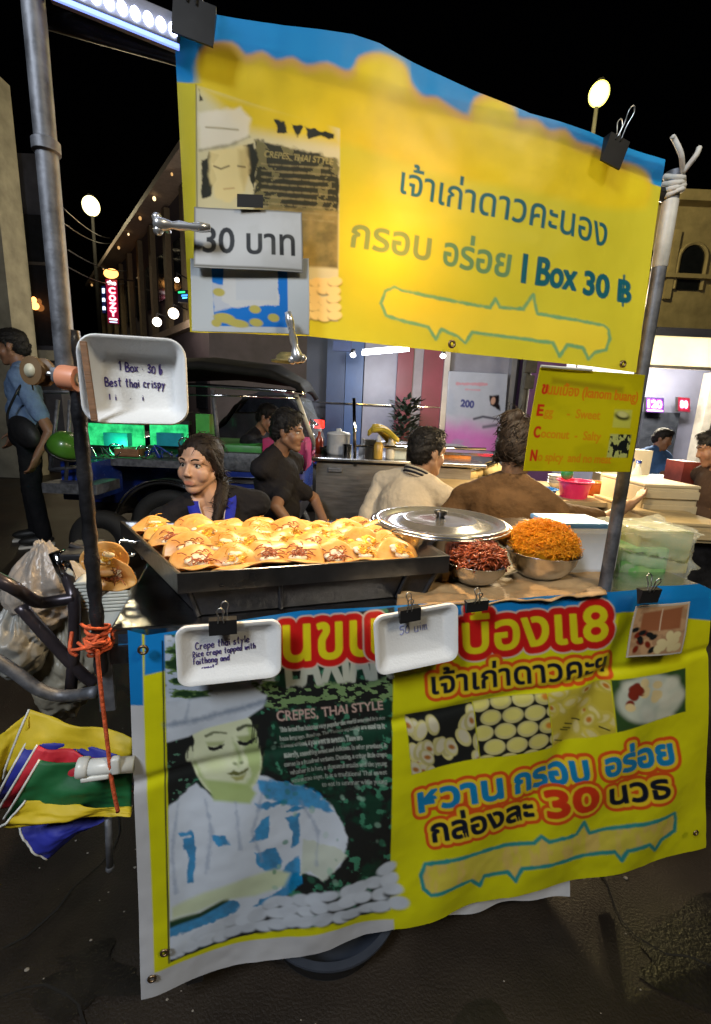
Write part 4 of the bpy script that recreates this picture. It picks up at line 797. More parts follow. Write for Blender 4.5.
M_lid = mat('polished_lid', (.62, .63, .66), .2, .9, var=.1, scale=6)
# the wide pot with a lid
pc_ = atz(440, 522, 1.0); pr_ = .162
pot = empty('cooking_pot', (pc_[0], pc_[1], ZC), 'wide shallow stainless steel pot with a shiny lid behind the griddle', 'pot')
m = MB(); m.lathe((pc_[0], pc_[1], ZC), [(0, 0), (pr_ * .95, 0), (pr_ * .98, .01), (pr_, .092), (pr_ * 1.045, .098), (pr_ * 1.05, .102), (pr_ * .985, .104), (pr_ * .96, .02), (0, .02)], 64); m.build('pot_body', M_steel, pot, True)
m = MB(); m.lathe((pc_[0], pc_[1], 1.002), [(pr_ * 1.0, 0), (pr_ * 1.0, .004), (pr_ * .93, .006), (pr_ * .86, -.004), (pr_ * .62, -.001), (pr_ * .56, .007), (pr_ * .52, .008), (pr_ * .46, .003), (pr_ * .18, .008), (0, .009)], 64); m.build('lid', M_lid, pot, True)
m = MB(); m.lathe((pc_[0], pc_[1], 1.01), [(0, 0), (.012, 0), (.009, .006), (.016, .012), (.016, .018), (0, .022)], 20); m.build('lid_knob', M_blk, pot, True)
# white box with a blue lid, plastic bag box
def boxpx(xl, xr, yb, z0, depth, h, bev=.008):
    a, b = atz(xl, yb, z0), atz(xr, yb, z0); x = nrm(b - a); y = np.cross(Z, x); W = np.linalg.norm(b - a); return (a + b) / 2 + y * depth / 2, W, (x, y, Z)
c, W, axs = boxpx(552, 616, 575, ZC, .12, .13)
e = empty('plastic_box', c, 'white plastic box with a pale blue lid behind the orange floss bowl', 'box'); m = MB(); m.box(c + Z * .058, (W, .12, .112), axs, .012); m.build('body', mat('white_box', (.62, .65, .70), .4, var=.05, bump=.1), e)
m = MB(); m.box(c + Z * .118 - axs[0] * .018, (W * .92, .11, .012), (axs[0], axs[1], Z), .004); m.build('lid', mat('blue_lid', (.15, .36, .72), .35), e)
c, W, axs = boxpx(618, 694, 588, .86, .16, .14)
e = empty('plastic_bag', c, 'clear plastic bag of pale green and yellow boxes on the right end of the cart', 'bag'); 
m = MB(); m.box(c + Z * .05 - axs[0] * .035 - axs[1] * .02, (W * .62, .10, .10), axs, .01); m.build('box', mat('green_card', (.10, .40, .10), .5, col2=(.40, .52, .2), scale=14), e)
m = MB(); m.box(c + Z * .085 + axs[0] * .02, (W * .72, .12, .11), axs, .006); m.build('box', mat('yellow_card', (.52, .42, .13), .5, col2=(.26, .36, .12), scale=16), e)
m = MB(); m.box(c + Z * .075, (W * 1.02, .145, .15), axs, .02); me = m.mesh(); bm = bmesh.new(); bm.from_mesh(me); bmesh.ops.subdivide_edges(bm, edges=bm.edges[:], cuts=11, use_grid_fill=True); bm.to_mesh(me); bm.free()
a = verts(me); a += np.stack([fbm(a[:, 1] * 40, a[:, 2] * 40 + a[:, 0] * 9, k) - .5 for k in (1, 2, 3)], 1) * .05; setverts(me, a)
link('film', me, glass_mat('clear_film', (.85, .85, .7), .10, .30), e, True)

# ================================================================== left of the cart
def puff(name, c, r, seed, mt, label, cat, amp=.35):
    m = MB(); m.sphere(c, r, 110, 70); me = m.mesh(); a = verts(me); c = np.array(c); d = a - c; q = a * 1.0
    l = fbm(q[:, 0] * 13 + q[:, 2] * 5, q[:, 1] * 13 + q[:, 2] * 9, seed) - .5
    w = sum(np.abs(fbm(q[:, 0] * k + q[:, 2] * k * .5, q[:, 2] * k * .8 - q[:, 1] * k * .7, seed + k, 2) - .5) / k * 30 for k in (24, 47, 90))
    top = sstep(.3, 1.0, d[:, 2] / r[2]); sc = (1 + l * amp * 2 + .16 - w * .42)
    d = d * sc[:, None]; d[:, :2] *= (1 - .6 * top)[:, None]; d[:, 2] += top * r[2] * .35
    setverts(me, c + d); o = link(name, me, mt, None, True); recenter(o); return tag(o, label, cat)
M_bag = mat('white_bag', (.42, .37, .32), .22, var=.12, scale=8, trans=.3, bump=.7, bscale=35)
puff('plastic_bag', onp(48, 588, .38), (.085, .075, .08), 3, M_bag, 'crumpled white plastic bag hanging behind the cart handle', 'bag')
puff('plastic_bag', onp(22, 640, .32), (.055, .06, .07), 5, mat('grey_bag', (.28, .28, .26), .35, var=.1, trans=.25, bump=.4, bscale=25), 'smaller greyish plastic bag below the crumpled white one', 'bag')
puff('plastic_bag', onp(70, 668, .36), (.07, .06, .10), 8, mat('cream_bag', (.32, .29, .22), .35, var=.12, trans=.25, bump=.4, bscale=25), 'pale cream plastic bag hanging lowest behind the grey handle tube', 'bag')
e = empty('tin_box', onp(108, 625, .2), 'white ribbed foam block standing between the black pole and the griddle', 'foam block'); m = MB(); c = onp(108, 608, .2)
m.box(c, (.10, .06, .13), (U, N, Z), .006)
for k in range(9): m.box(c + Z * (.01 + k * .007) - N * .031, (.09, .004, .003), (U, N, Z))
m.build('block', mat('ribbed_foam', (.6, .62, .58), .5), e); e.name = 'foam_block'
m = MB(); m.box(onp(134, 638, .02), (.05, .02, .035), (U, N, Z), .004); m.build('cloth_rag', mat('blue_rag', (.03, .22, .52), .6, bump=.3), None, label='small blue rag tucked behind the top left banner corner', cat='rag')
m = MB(); m.box(onp(92, 553, .16), (.09, .05, .012), (U, N, Z), .003); m.box(onp(88, 545, .2), (.05, .04, .012), (U, N, Z), .003); m.tube([onp(70, 545, .18), onp(118, 560, .18)], .006, 8); m.build('side_rack', M_dark, cartE)
# folded multi-coloured umbrella
um = empty('folded_umbrella', onp(70, 780, .03), 'folded yellow blue red and green umbrella tied beside the left leg of the cart', 'umbrella')
def panel(px, v0, v1, col, seed, hem=None):
    M_ = mat('umbrella_cloth', col, .6, var=.12, scale=9, bump=.2, bscale=20, trans=.12); tl, tr, br, bl = px; s, t = np.meshgrid(np.linspace(0, 1, 40), np.linspace(0, 1, 22))
    x = (tl[0] * (1 - s) + tr[0] * s) * (1 - t) + (bl[0] * (1 - s) + br[0] * s) * t; y = (tl[1] * (1 - s) + tr[1] * s) * (1 - t) + (bl[1] * (1 - s) + br[1] * s) * t
    P = np.array([[onp(x[i, j], y[i, j], v0 + (v1 - v0) * s[i, j]) for j in range(40)] for i in range(22)]); P += N * (np.abs(fbm(s * 4 + t * 2, t * 5 - s * 2, seed + 40, 2) - .5) * .004)[..., None]; P += N * ((np.sin(t * math.pi) * -.018 * (1 - .6 * s)) + .004 * np.sin(s * 9 + seed + t * 4) + (fbm(s * 4, t * 5, seed) - .5) * .012)[..., None]
    o = link('cloth_panel', grid_mesh(P, 'cloth_panel'), M_, um, True); sm = o.modifiers.new('t', 'SOLIDIFY'); sm.thickness = .0015
    m = MB(); m.tube([P[i, 0] for i in range(22)], .0020, 6); m.build('hem', mat('white_piping', (.62, .62, .58), .5), um, True)
Yc, Bc, Rc, Gc = (.62, .46, .015), (.02, .028, .30), (.55, .02, .035), (.01, .12, .035)
panel([(28, 711), (133, 738), (133, 768), (4, 778)], .07, .04, Yc, 1)
panel([(30, 736), (118, 752), (133, 785), (-4, 800)], .055, .035, Bc, 2)
panel([(38, 744), (98, 758), (133, 790), (-3, 812)], .045, .03, Rc, 3)
panel([(40, 759), (132, 772), (132, 808), (2, 822)], .03, .02, Gc, 4)
panel([(27, 798), (132, 808), (132, 812), (-2, 828)], .018, .012, Yc, 5)
panel([(20, 827), (108, 814), (104, 818), (48, 857)], .05, .04, Bc, 6)
panel([(-14, 745), (28, 714), (38, 745), (-16, 800)], .075, .07, Yc, 7)
m = MB(); m.tube([onp(80, 768, -.01), onp(134, 764, -.012)], .013, 16); m.lathe(onp(77, 768, -.0095), [(0, 0), (.0155, .001), (.0165, .006), (.0165, .016), (.014, .018)], 18, onp(134, 764, -.012) - onp(80, 768, -.01)); m.box(onp(95, 778, -.02), (.042, .007, .009), (U, N, Z), .003); m.box(onp(116, 765, -.022), (.014, .012, .03), (U, N, Z), .004); m.build('handle', mat('white_handle', (.6, .6, .56), .35), um, True)
# basin on the road under the cart
c = atz(325, 988, 0); c = c + nrm([c[0], c[1], 0]) * .155
m = MB(); m.lathe(c, [(0, .004), (.13, .004), (.135, 0), (.145, .004), (.15, .02), (.165, .075), (.178, .08), (.178, .086), (.162, .086), (.15, .02), (0, .012)], 56); auto_smooth(m.build('basin', mat('slate_plastic', (.035, .042, .058), .5, var=.15), None, label='dark slate coloured plastic basin standing on the road under the cart', cat='basin'))
# ================================================================== road, street, buildings
m = MB(); m.add([(-150, -60, 0), (150, -60, 0), (150, 300, 0), (-150, 300, 0)], [(0, 1, 2, 3)])
M_road = mat('asphalt', (.034, .024, .016), .5, col2=(.009, .0065, .0045), scale=1.7, bump=.28, bscale=170, detail=12, rvar=.25); m.build('road', M_road, kind='structure')
m = MB(); 
for i in range(420):
    x, y = random.uniform(-1.4, 2.5), .5 + 2.8 * random.random() ** 1.6; r = random.uniform(.0012, .0035) if i % 9 else random.uniform(.004, .007); m.sphere((x, y, r * .3), (r, r * .8, r * .4), 6, 4)
o = m.build('grit', mat('grit', (.25, .22, .18), .8), kind='stuff', label='pale grit and litter crumbs scattered over the dark road', cat='grit')
m = MB()
for (x, y, r0, sd) in ((.35, .62, .16, 1), (-.55, .75, .10, 2), (.95, .85, .2, 3), (.1, .5, .08, 4), (1.4, 1.4, .3, 5)):
    P_ = [(x + r0 * (1 + .35 * math.sin(3 * t + sd) + .2 * math.sin(7 * t + sd * 2)) * math.cos(t), y + r0 * .6 * (1 + .3 * math.sin(4 * t + sd)) * math.sin(t), .004) for t in np.linspace(0, 6.283, 48)[:-1]]; m.add(P_, [tuple(range(len(P_)))])
m.build('road_stains', mat('oil_stain', (.012, .010, .008), .35, var=.4, scale=9, bump=.3, bscale=120), kind='structure')
m = MB()
for sd in range(7):
    q = random.Random(sd); p_ = np.array([q.uniform(-1.0, 1.6), q.uniform(.4, 1.6), .0045]); a_ = q.uniform(0, 6.28)
    for k in range(14):
        a_ += q.uniform(-.6, .6); n_ = p_ + np.array([math.cos(a_), math.sin(a_), 0]) * q.uniform(.03, .07); w_ = np.array([-math.sin(a_), math.cos(a_), 0]) * q.uniform(.0012, .003); m.add([p_ - w_, n_ - w_, n_ + w_, p_ + w_], [(0, 1, 2, 3)]); p_ = n_ + np.array([0, 0, 1e-5])
m.build('road_cracks', mat('crack', (.006, .005, .004), .9), kind='structure')
zof = lambda x, y, Y: at(x, y, Y)[2]
def slab(m, x0, y0, x1, y1, Y, dep, Y1=None):                     # upright block whose front face fills a pixel rectangle at distance Y
    a, b, c, d = at(x0, y1, Y), at(x1, y1, Y if Y1 is None else Y1), at(x1, y0, Y if Y1 is None else Y1), at(x0, y0, Y)
    x = np.array([(a[0] + d[0]) / 2, Y, 0]); X2 = np.array([(b[0] + c[0]) / 2, Y if Y1 is None else Y1, 0]); zb = (a[2] + b[2]) / 2; zt_ = (c[2] + d[2]) / 2
    k = np.array([0, dep, 0]); p = [x, X2, X2 + k, x + k]
    return m.hexa([q + Z * zb for q in p] + [q + Z * zt_ for q in p])
def gslab(m, x0, x1, ytop, Y, dep, z0=0.0):                       # same, but standing on the ground
    a, b = at(x0, 400, Y), at(x1, 400, Y); zt_ = zof((x0 + x1) / 2, ytop, Y)
    k = np.array([0, dep, 0]); A, B = np.array([a[0], Y, 0]), np.array([b[0], Y, 0]); p = [A, B, B + k, A + k]
    return m.hexa([q + Z * z0 for q in p] + [q + Z * zt_ for q in p])
M_dkwall = mat('dark_render', (.06, .06, .075), .7, var=.35, scale=3, bump=.2); M_dkglass = mat('dark_glass', (.012, .014, .02), .12, var=.3, spec=.7)
M_cream_w = mat('cream_stucco', (.46, .38, .22), .8, var=.2, scale=2.5, bump=.25); M_pil = mat('painted_concrete', (.36, .33, .25), .75, var=.25, scale=3, bump=.2)
M_lamp_w = emit_mat('lamp_warm', (1.0, .72, .32), 12); M_lamp_y = emit_mat('sodium_lamp', (1.0, .88, .16), 2.6); M_lamp_c = emit_mat('lamp_pale', (1.0, .86, .42), 3.0); M_tinyd = emit_mat('dim_eave_lamp', (1.0, .55, .2), .7); M_tinyw = emit_mat('eave_lamp', (1.0, .70, .35), 2.2)

# far left shop with a concrete pillar
b = empty('shop_building', at(30, 520, 8), 'dark glazed shop front behind a concrete pillar at the far left', 'shop')
m = MB(); gslab(m, -160, 62, 150, 8.0, .25); m.build('wall', M_dkwall, b)
m = MB(); slab(m, 22, 215, 60, 345, 7.96, .03); m.build('window', M_dkglass, b)
m = MB(); slab(m, -160, 346, 62, 356, 7.85, .2); m.build('ledge', M_pil, b)
m = MB(); slab(m, 22, 262, 60, 265, 7.94, .02); slab(m, 56, 215, 59, 345, 7.93, .02); m.build('mullion', mat('bronze_frame', (.08, .07, .06), .5), b)
m = MB(); gslab(m, -26, 20, 60, 7.2, .5); m.build('pillar', M_pil, b)
m = MB(); m.sphere(at(35, 306, 7.9), (.07, .03, .06)); m.sphere(at(34, 300, 7.9), (.04, .03, .05)); m.build('reflected_lamp', emit_mat('orange_reflection', (1, .35, .08), 5), b, True)  # glowing blobs imitate an orange lamp mirrored in the glass

# receding building with lamps along its eaves
ztop = zof(182, 178, 10.0)
P0 = at(205, 178, 9.4); P0[2] = 0; P1 = at(100, 275, 19); P1[2] = 0; dW = nrm(P1 - P0); LW = np.linalg.norm(P1 - P0); nW = nrm(np.cross(Z, dW)); nW = nW if np.dot(nW, EYE - P0) > 0 else -nW
b = empty('street_building', (P0 + P1) / 2, 'tall dark building receding down the street with warm lamps along its eaves', 'building')
m = MB(); m.box((P0 + P1) / 2 - nW * 2 + Z * ztop / 2, (LW, 4, ztop), (dW, nW, Z)); m.build('wall', mat('violet_grey_wall', (.055, .045, .06), .75, var=.3, scale=2), b)
m = MB(); m.box((P0 + P1) / 2 + nW * .25 + Z * (ztop + .06), (LW + .4, .5, .12), (dW, nW, Z)); m.box((P0 + P1) / 2 + nW * .08 + Z * (ztop * .52), (LW, .16, .15), (dW, nW, Z)); m.build('cornice', mat('pale_cornice', (.3, .24, .2), .7), b)
for k in range(9):
    c = P0 + dW * (LW * (k + .5) / 9)
    m = MB(); m.box(c + nW * .06 + dW * .45 + Z * (ztop * .76), (.22, .12, ztop * .46), (dW, nW, Z)); m.build('pilaster', mat('dim_pilaster', (.17, .13, .08), .8), b)
    m = MB(); m.sphere(c + nW * .4 + Z * (ztop - .08 - (k > 3) * .35 * (k % 2)), (.035, .035, .045) if k % 3 else (.022, .022, .03), 10, 8); m.build('eave_lamp', M_tinyw if k % 2 else M_tinyd, b, True)
    for z0, h in ((.30, .28), (.76, .3)):
        m = MB(); m.box(c + nW * .01 + Z * ztop * z0 - dW * .2, (.62, .06, ztop * h * .6), (dW, nW, Z)); m.build('window', M_dkglass, b)
# vertical neon sign on brackets
def neon(px, Y, draw, W, H, base, m, label, res=.5, box=.12):
    cs = [at(x, y, Y) for x, y in px]; e = empty('neon_sign', (cs[2] + cs[3]) / 2, label, 'neon sign'); Pk, ik = quad_ink(cs, W, H, base, res); draw(ik); me = grid_mesh(Pk, 'lit_face'); setcol(me, ik.c.reshape(-1, 3)); link('lit_face', me, m, e)
    k = MB(); d = np.array([0, box, 0]); o_ = np.array([0, .01, 0]); k.hexa([cs[3] + o_, cs[2] + o_, cs[2] + d, cs[3] + d, cs[0] + o_, cs[1] + o_, cs[1] + d, cs[0] + d]); k.build('casing', M_blk, e); return e
M_neon = print_mat('neon_face', glow=2.2, dirt=0, bump=0)
NW = lin((255, 235, 240))
def dcozy(k):
    k.text('the', (4, 14), (28, 14), 11, [(1.0, NW)]); 
    for i, ch in enumerate('COZY'): k.text(ch, (8, 38 + i * 21), (25, 38 + i * 21), 16, [(2.6, lin((255, 60, 90))), (1.0, lin((255, 215, 225)))])
    k.line([(6, 110), (26, 110)], 5, NW); k.line([(6, 118), (26, 118)], 3, lin((190, 220, 255)))
neon([(105.5, 279), (117, 280), (119, 324), (108, 323)], 13.2, dcozy, 32, 122, lin((92, 8, 30)), M_neon, 'narrow vertical red neon sign with the letters COZY')
def dside(k):
    for i, ch in enumerate('inn'): k.text(ch, (3, 24 + i * 30), (15, 24 + i * 30), 16, [(1.8, lin((205, 225, 255)))])
neon([(101.5, 286), (105, 286), (106, 313), (102.5, 313)], 13.4, dside, 18, 96, lin((10, 14, 40)), M_neon, 'tiny pale blue vertical sign left of the red neon sign')
def doval(k): k.ell(30, 18, 28, 16, lin((255, 190, 70)), 0, 1.5); k.text('Hotel', (10, 24), (50, 24), 11, [(.6, lin((150, 40, 20)))])
e = empty('lit_sign', at(110, 278, 13), 'glowing amber oval sign above the red neon sign', 'sign'); m = MB(); c = at(110, 273, 13); m.lathe(c, [(0, 0), (.17, 0), (.2, .05), (.17, .1), (0, .1)], 24, (0, 1, 0)); a_ = m.mesh(); q = verts(a_); q[:, 2] = c[2] + (q[:, 2] - c[2]) * .62; setverts(a_, q); link('oval_face', a_, emit_mat('amber_face', (1.0, .42, .10), 3.5), e)
m = MB(); m.tube([c + np.array([0, .06, -.1]), c + np.array([.5, .3, -.1])], .02, 6); m.build('bracket', M_dark, e)
for x, y, r in ((157, 322, .085), (173.5, 313.5, .10), (177, 280, .045)):
    Y = 9.6; c = at(x, y, Y); e = empty('globe_lamp', c, {157: 'glowing white globe lamp beside the vertical neon sign, lower of a pair', 173.5: 'largest glowing globe lamp on the receding building, near the banner edge', 177: 'smallest glowing lamp high above the pair of globe lamps'}[x], 'lamp', 'globe lamps on the receding building')
    m = MB(); m.sphere(c, r, 16, 12); m.build('globe', emit_mat('globe_glow', (1.0, .82, .62), 9), e, True); m = MB(); m.tube([c + Z * r, c + Z * (r + .08), c + Z * (r + .08) + np.array([0.1, .5, 0])], .015, 6); m.build('arm', M_dark, e)
def dgreen(k): k.line([(2, 6), (22, 5)], 4, lin((40, 220, 120))); k.line([(14, 14), (30, 13)], 5, lin((60, 130, 255))); k.line([(16, 20), (30, 19)], 3, lin((90, 200, 255)))
neon([(178, 290), (188, 290), (188, 302), (178, 302)], 9.3, dgreen, 34, 30, lin((6, 8, 16)), M_neon, 'tiny green and blue lit sign left of the upper banner')
# the two street lamps
M_post = mat('dull_black_post', (.008, .008, .008), .8, spec=.1)  # near-black, dull colour that keeps the post dark beside its lamp
def street_lamp(x, y, Y, r, lm, label, dx):
    c = at(x, y, Y); e = empty('street_lamp', (c[0] + dx, Y, 0), label, 'street lamp', 'street lamps in the night sky'); m = MB(); m.sphere(c, (r, r, r * 1.1), 20, 14); m.build('lamp_globe', lm, e, True)
    m = MB(); top = c - Z * (r * 1.02) + np.array([0, .04, 0]); m.tube([(c[0], Y, 0), (c[0], Y, top[2] * .6), top], [.09, .06, .04], 12); m.lathe(c + Z * (r * 1.0), [(r * .5, 0), (r * .4, .05), (0, .07)], 16); m.build('post', M_post, e, True)
street_lamp(91, 206, 15, .24, M_lamp_c, 'pale yellow glowing street lamp seen just right of the left cart pole', .0)
street_lamp(599, 94, 11, .20, M_lamp_y, 'bright yellow street lamp in the black sky above the banner', .0)
cab = MB()
for (x0, y0, Y0), (x1, y1, Y1), sag in (((60, 205, 10), (110, 238, 18), .15), ((62, 222, 10), (112, 243, 18), .15), ((68, 250, 9), (135, 268, 16), .2), ((14, 225, 9), (60, 195, 11), .2), ((330, 330, 12), (640, 210, 14), .4), ((60, 262, 9), (130, 282, 16), .2)):
    a, b_ = at(x0, y0, Y0), at(x1, y1, Y1); cab.tube([a + (b_ - a) * t - Z * sag * 4 * t * (1 - t) for t in np.linspace(0, 1, 12)], .012, 5)
cab.build('overhead_cables', mat('cable_grey', (.10, .10, .11), .6), None, label='loose grey overhead cables strung across the street at the left', cat='cable')

# shop front across the lane, behind the seated people
b = empty('panelled_shop', at(430, 520, 6.2), 'grey and maroon panelled shop front with a silver door frame behind the seated people', 'shop')
YS = 6.2
def pan(nm, x0, x1, col, dY=0, rough=.4, y0=250, metal=0.0):
    m = MB(); gslab(m, x0, x1, y0, YS + dY, .2); return m.build(nm, mat('panel_' + nm, col, rough, metal, var=.2, scale=2), b)
pan('wall', 306, 560, (.045, .05, .075), .25, y0=250); pan('wall_panel', 326, 344, (.04, .07, .16)); pan('wall_panel', 344.5, 362, (.05, .11, .28)); pan('wall_panel', 363, 395, (.30, .29, .36), .02); pan('pilaster', 395.5, 411, (.22, .03, .05), -.06); pan('wall_panel', 411, 421, (.34, .3, .33), .0); pan('pilaster', 421, 441, (.24, .035, .06), -.04)
pan('door_frame', 441.5, 447, (.42, .42, .46), -.1, .3, metal=.6); pan('wall_panel', 447, 508, (.30, .30, .36), .04); pan('door_frame', 508, 513, (.4, .4, .42), -.08, .3, metal=.6); pan('wall_panel', 521, 562, (.22, .10, .26), 0)
m = MB(); m.box((at(360, 372, YS)[0], YS - .04, zof(360, 404, YS)), (2.2, .03, .012)); m.build('rail', M_chrome, b)
def dposter(k):
    k.mix(sstep(60, 95, k.Y + 12 * fbm(k.X * .06, k.Y * .06, 2)), lin((206, 120, 190))); k.mix(sstep(.5, .7, fbm(k.X * .03, k.Y * .04, 5)) * .5, lin((150, 160, 180)))
    k.text('200', (22, 46), (42, 47), 9, [(.8, lin((70, 74, 130)))]); k.line([(14, 16), (60, 15)], 4, lin((206, 130, 140)), alpha=.7, wob=3); k.line([(28, 23), (50, 23)], 2, lin((206, 130, 140)), alpha=.6, wob=2)
    k.poly([(66, 30), (80, 28), (84, 48), (74, 44), (68, 42)], lin((30, 24, 28)), soft=1.5, jag=2); k.ell(72, 36, 3.5, 5, lin((190, 150, 130)), .2, 1)
    k.line([(44, 62), (58, 58), (82, 60)], 3, lin((70, 70, 84)), soft=1.5); k.line([(60, 72), (80, 68)], 4, lin((110, 104, 120)), soft=2)
sheet('wall_poster', [(449, 371), (508, 374), (502, 452), (444, 447)], 0, 92, 104, lin((176, 180, 192)), dposter, print_mat('poster_face', rough=.25, bump=.02, dirt=.1, glow=.10), 'pale backlit wall poster with the number 200 and a pink lower half', 'poster', 1, 0, .01, plane=lambda x, y: at(x, y, YS - .12))
m = MB(); a = at(515, 470, 5.2); m.tube([(a[0], 5.2, 0), (a[0], 5.2, 3.2)], .05, 14); m.box((a[0] + .01, 5.13, zof(514, 382, 5.2)), (.1, .06, .14)); m.box((a[0] + .01, 5.13, zof(514, 365, 5.2)), (.12, .06, .16)); m.build('utility_pole', mat('dark_olive_pole', (.06, .055, .04), .7, var=.4), None, label='dark olive utility pole with meter boxes between poster and purple panel', cat='pole')
for (x0, y0, x1, y1, Y, lb) in ((362, 353.5, 409, 349.5, 5.0, 'long white tube light under the upper banner'),):
    a, b_ = at(x0, y0, Y), at(x1, y1, Y); e = empty('tube_light', (a + b_) / 2, lb, 'tube light'); m = MB(); m.tube([a, b_], .018, 10); m.build('tube', emit_mat('tube_glow', (.9, .93, 1.0), 14), e, True); m = MB(); m.box((a + b_) / 2 + Z * .03, (np.linalg.norm(b_ - a), .05, .02), (nrm(b_ - a), (0, 1, 0), Z)); m.build('batten', mat('white_batten', (.6, .6, .6), .4), e)
for x, y, lb in ((353, 355, 'small round white lamp left of the long tube light'), (443, 356, 'small round white lamp above the silver door frame')):
    c = at(x, y, 5.0); e = empty('round_lamp', c, lb, 'lamp'); m = MB(); m.sphere(c, (.03, .03, .024), 12, 8); m.build('lamp_glass', emit_mat('spot_glow', (.95, .96, 1.0), 14), e, True); m = MB(); m.lathe(c + Z * .02, [(0, 0), (.03, 0), (.02, .04), (0, .04)], 12); m.build('fitting', M_blk, e, True)
def dsm(k): k.text('OPEN', (8, 14), (44, 14), 6, [(.2, lin((150, 170, 220)))]); k.line([(10, 20), (42, 20)], 2, lin((120, 140, 190)))
m = MB(); slab(m, 333, 341, 352, 351, 5.6, .04); m.build('hanging_sign', mat('navy_sign', (.03, .05, .14), .4), None, label='small dark blue hanging board under the upper banner', cat='sign')
# leafy dark plant in front of the maroon pilaster
def leafy(name, c, h, r, n, ln, col, label, seed):
    q = random.Random(seed); e = empty(name, c, label, 'plant'); m = MB(); m.lathe(c, [(0, 0), (r * .35, 0), (r * .45, h * .25), (r * .4, h * .25), (0, h * .22)], 16); m.build('pot', mat('clay_pot', (.16, .08, .05), .7), e, True); m = MB()
    for i in range(n):
        a = q.uniform(0, 6.28); t = q.uniform(.3, 1); b0 = np.array(c) + np.array([math.cos(a) * r * t * .5, math.sin(a) * r * t * .5, h * q.uniform(.25, .9)]); d = np.array([math.cos(a), math.sin(a), q.uniform(-.3, 1.0)]); d = nrm(d) * ln; s_ = nrm(np.cross(d, Z)) * ln * .22
        m.add([b0, b0 + d * .5 + s_, b0 + d, b0 + d * .5 - s_ - Z * .01], [(0, 1, 2, 3)])
    m.build('leaves', mat('leaf', col, .5, var=.4, scale=30), e); return e
leafy('potted_plant', np.array([*at(402, 470, 5.4)[:2], zof(402, 455, 5.4)]), .72, .26, 240, .12, (.03, .045, .03), 'dark leafy potted plant standing before the maroon pilaster', 3)

# right: old building, lit awning, blue grey wall with neon numbers
b = empty('old_building', at(690, 520, 15), 'old cream building with arched windows rising behind the lit awning', 'building')
x0, x1 = at(520, 300, 15)[0], at(820, 300, 15)[0]; zt_ = zof(690, 205, 15)
m = MB(); m.box(((x0 + x1) / 2, 17, zt_ / 2), (x1 - x0, 4, zt_)); m.build('wall', M_cream_w, b)
m = MB(); m.box(((x0 + x1) / 2, 14.85, zt_ + .1), (x1 - x0 + .4, .5, .28)); m.box(((x0 + x1) / 2, 14.9, zof(690, 278, 15)), (x1 - x0, .25, .12)); m.build('cornice', M_cream_w, b)
for xx in (598, 640, 690, 740):
    c = at(xx, 268, 14.98); wd, hh = .42, .62; P_ = [c + np.array([-wd, 0, -hh]), c + np.array([wd, 0, -hh])] + [c + np.array([wd * math.cos(t), 0, .25 + wd * math.sin(t)]) for t in np.linspace(0, math.pi, 12)]
    m = MB(); m.prism(P_, np.array([0, -.03, 0])); wn = m.build('window', M_dkglass, b); m = MB(); m.tube([P_[0] - np.array([0, .05, 0])] + [p - np.array([0, .05, 0]) for p in P_[:1:-1]] + [P_[1] - np.array([0, .05, 0])], .06, 6); m.build('arch_frame', M_cream_w, wn)
    m = MB(); m.box(c + np.array([.9, -.06, .1]), (.2, .12, 1.9)); m.build('pilaster', M_cream_w, b)
YA = 6.4
b = empty('lit_awning', at(690, 380, YA), 'wide white awning glowing from the lamps under it at the right', 'awning')
x0, x1 = at(606, 350, YA)[0], at(800, 350, YA)[0]; za, zb_ = zof(680, 336, YA), zof(680, 366, YA)
M_awn = mat('white_awning', (.78, .74, .62), .6, trans=.6, var=.05)
m = MB(); m.add([(x0, YA, zb_), (x1, YA, zb_), (x1, YA + .1, za), (x0, YA + .1, za)], [(0, 1, 2, 3)]); o = m.build('valance', M_awn, b); s_ = o.modifiers.new('t', 'SOLIDIFY'); s_.thickness = .006
m = MB(); m.add([(x0, YA + .1, za), (x1, YA + .1, za), (x1, YA + 1.4, za + .25), (x0, YA + 1.4, za + .25)], [(0, 1, 2, 3)]); o = m.build('canopy', M_awn, b); s_ = o.modifiers.new('t', 'SOLIDIFY'); s_.thickness = .006
m = MB(); m.tube([(x0, YA, zb_ - .02), (x1, YA, zb_ - .02)], .022, 8); m.build('rail', mat('cream_rail', (.5, .46, .36), .5), b, True)
lmp = [((x0 + (x1 - x0) * t), YA + .35, zb_ + .16) for t in (.2, .5, .8)]
for k, p in enumerate(lmp):
    m = MB(); m.tube([np.array(p) - np.array([.25, 0, 0]), np.array(p) + np.array([.25, 0, 0])], .022, 8); m.build('lamp_tube', emit_mat('awning_lamp', (1.0, .84, .52), 22), b, True)
b = empty('shop_wall', at(690, 520, 7.6), 'blue grey shop wall under the awning where small neon numbers glow', 'wall')
m = MB(); gslab(m, 560, 900, 330, 7.7, .3); m.build('wall', mat('blue_grey_wall', (.055, .06, .10), .6, var=.2, scale=2), b)
m = MB(); slab(m, 703, 372, 711, 470, 7.5, .2); m.build('pilaster', mat('grey_pilaster', (.2, .19, .18), .6), b)
m = MB(); slab(m, 640, 412, 676, 458, 7.55, .15); m.build('dark_opening', M_dkglass, b)
def d120(k): k.text('120', (6, 20), (40, 20), 14, [(2.8, lin((150, 30, 220))), (.8, lin((240, 170, 255)))]); k.line([(4, 26), (42, 26)], 3, lin((205, 120, 230)))
neon([(646, 397), (664, 398), (664, 413), (646, 412)], 7.4, d120, 46, 30, lin((24, 10, 50)), M_neon, 'violet neon sign showing 120 on the blue grey wall', box=.06)
def dred(k): k.text('80', (8, 22), (34, 22), 15, [(2.6, lin((235, 30, 70))), (.5, lin((255, 160, 170)))])
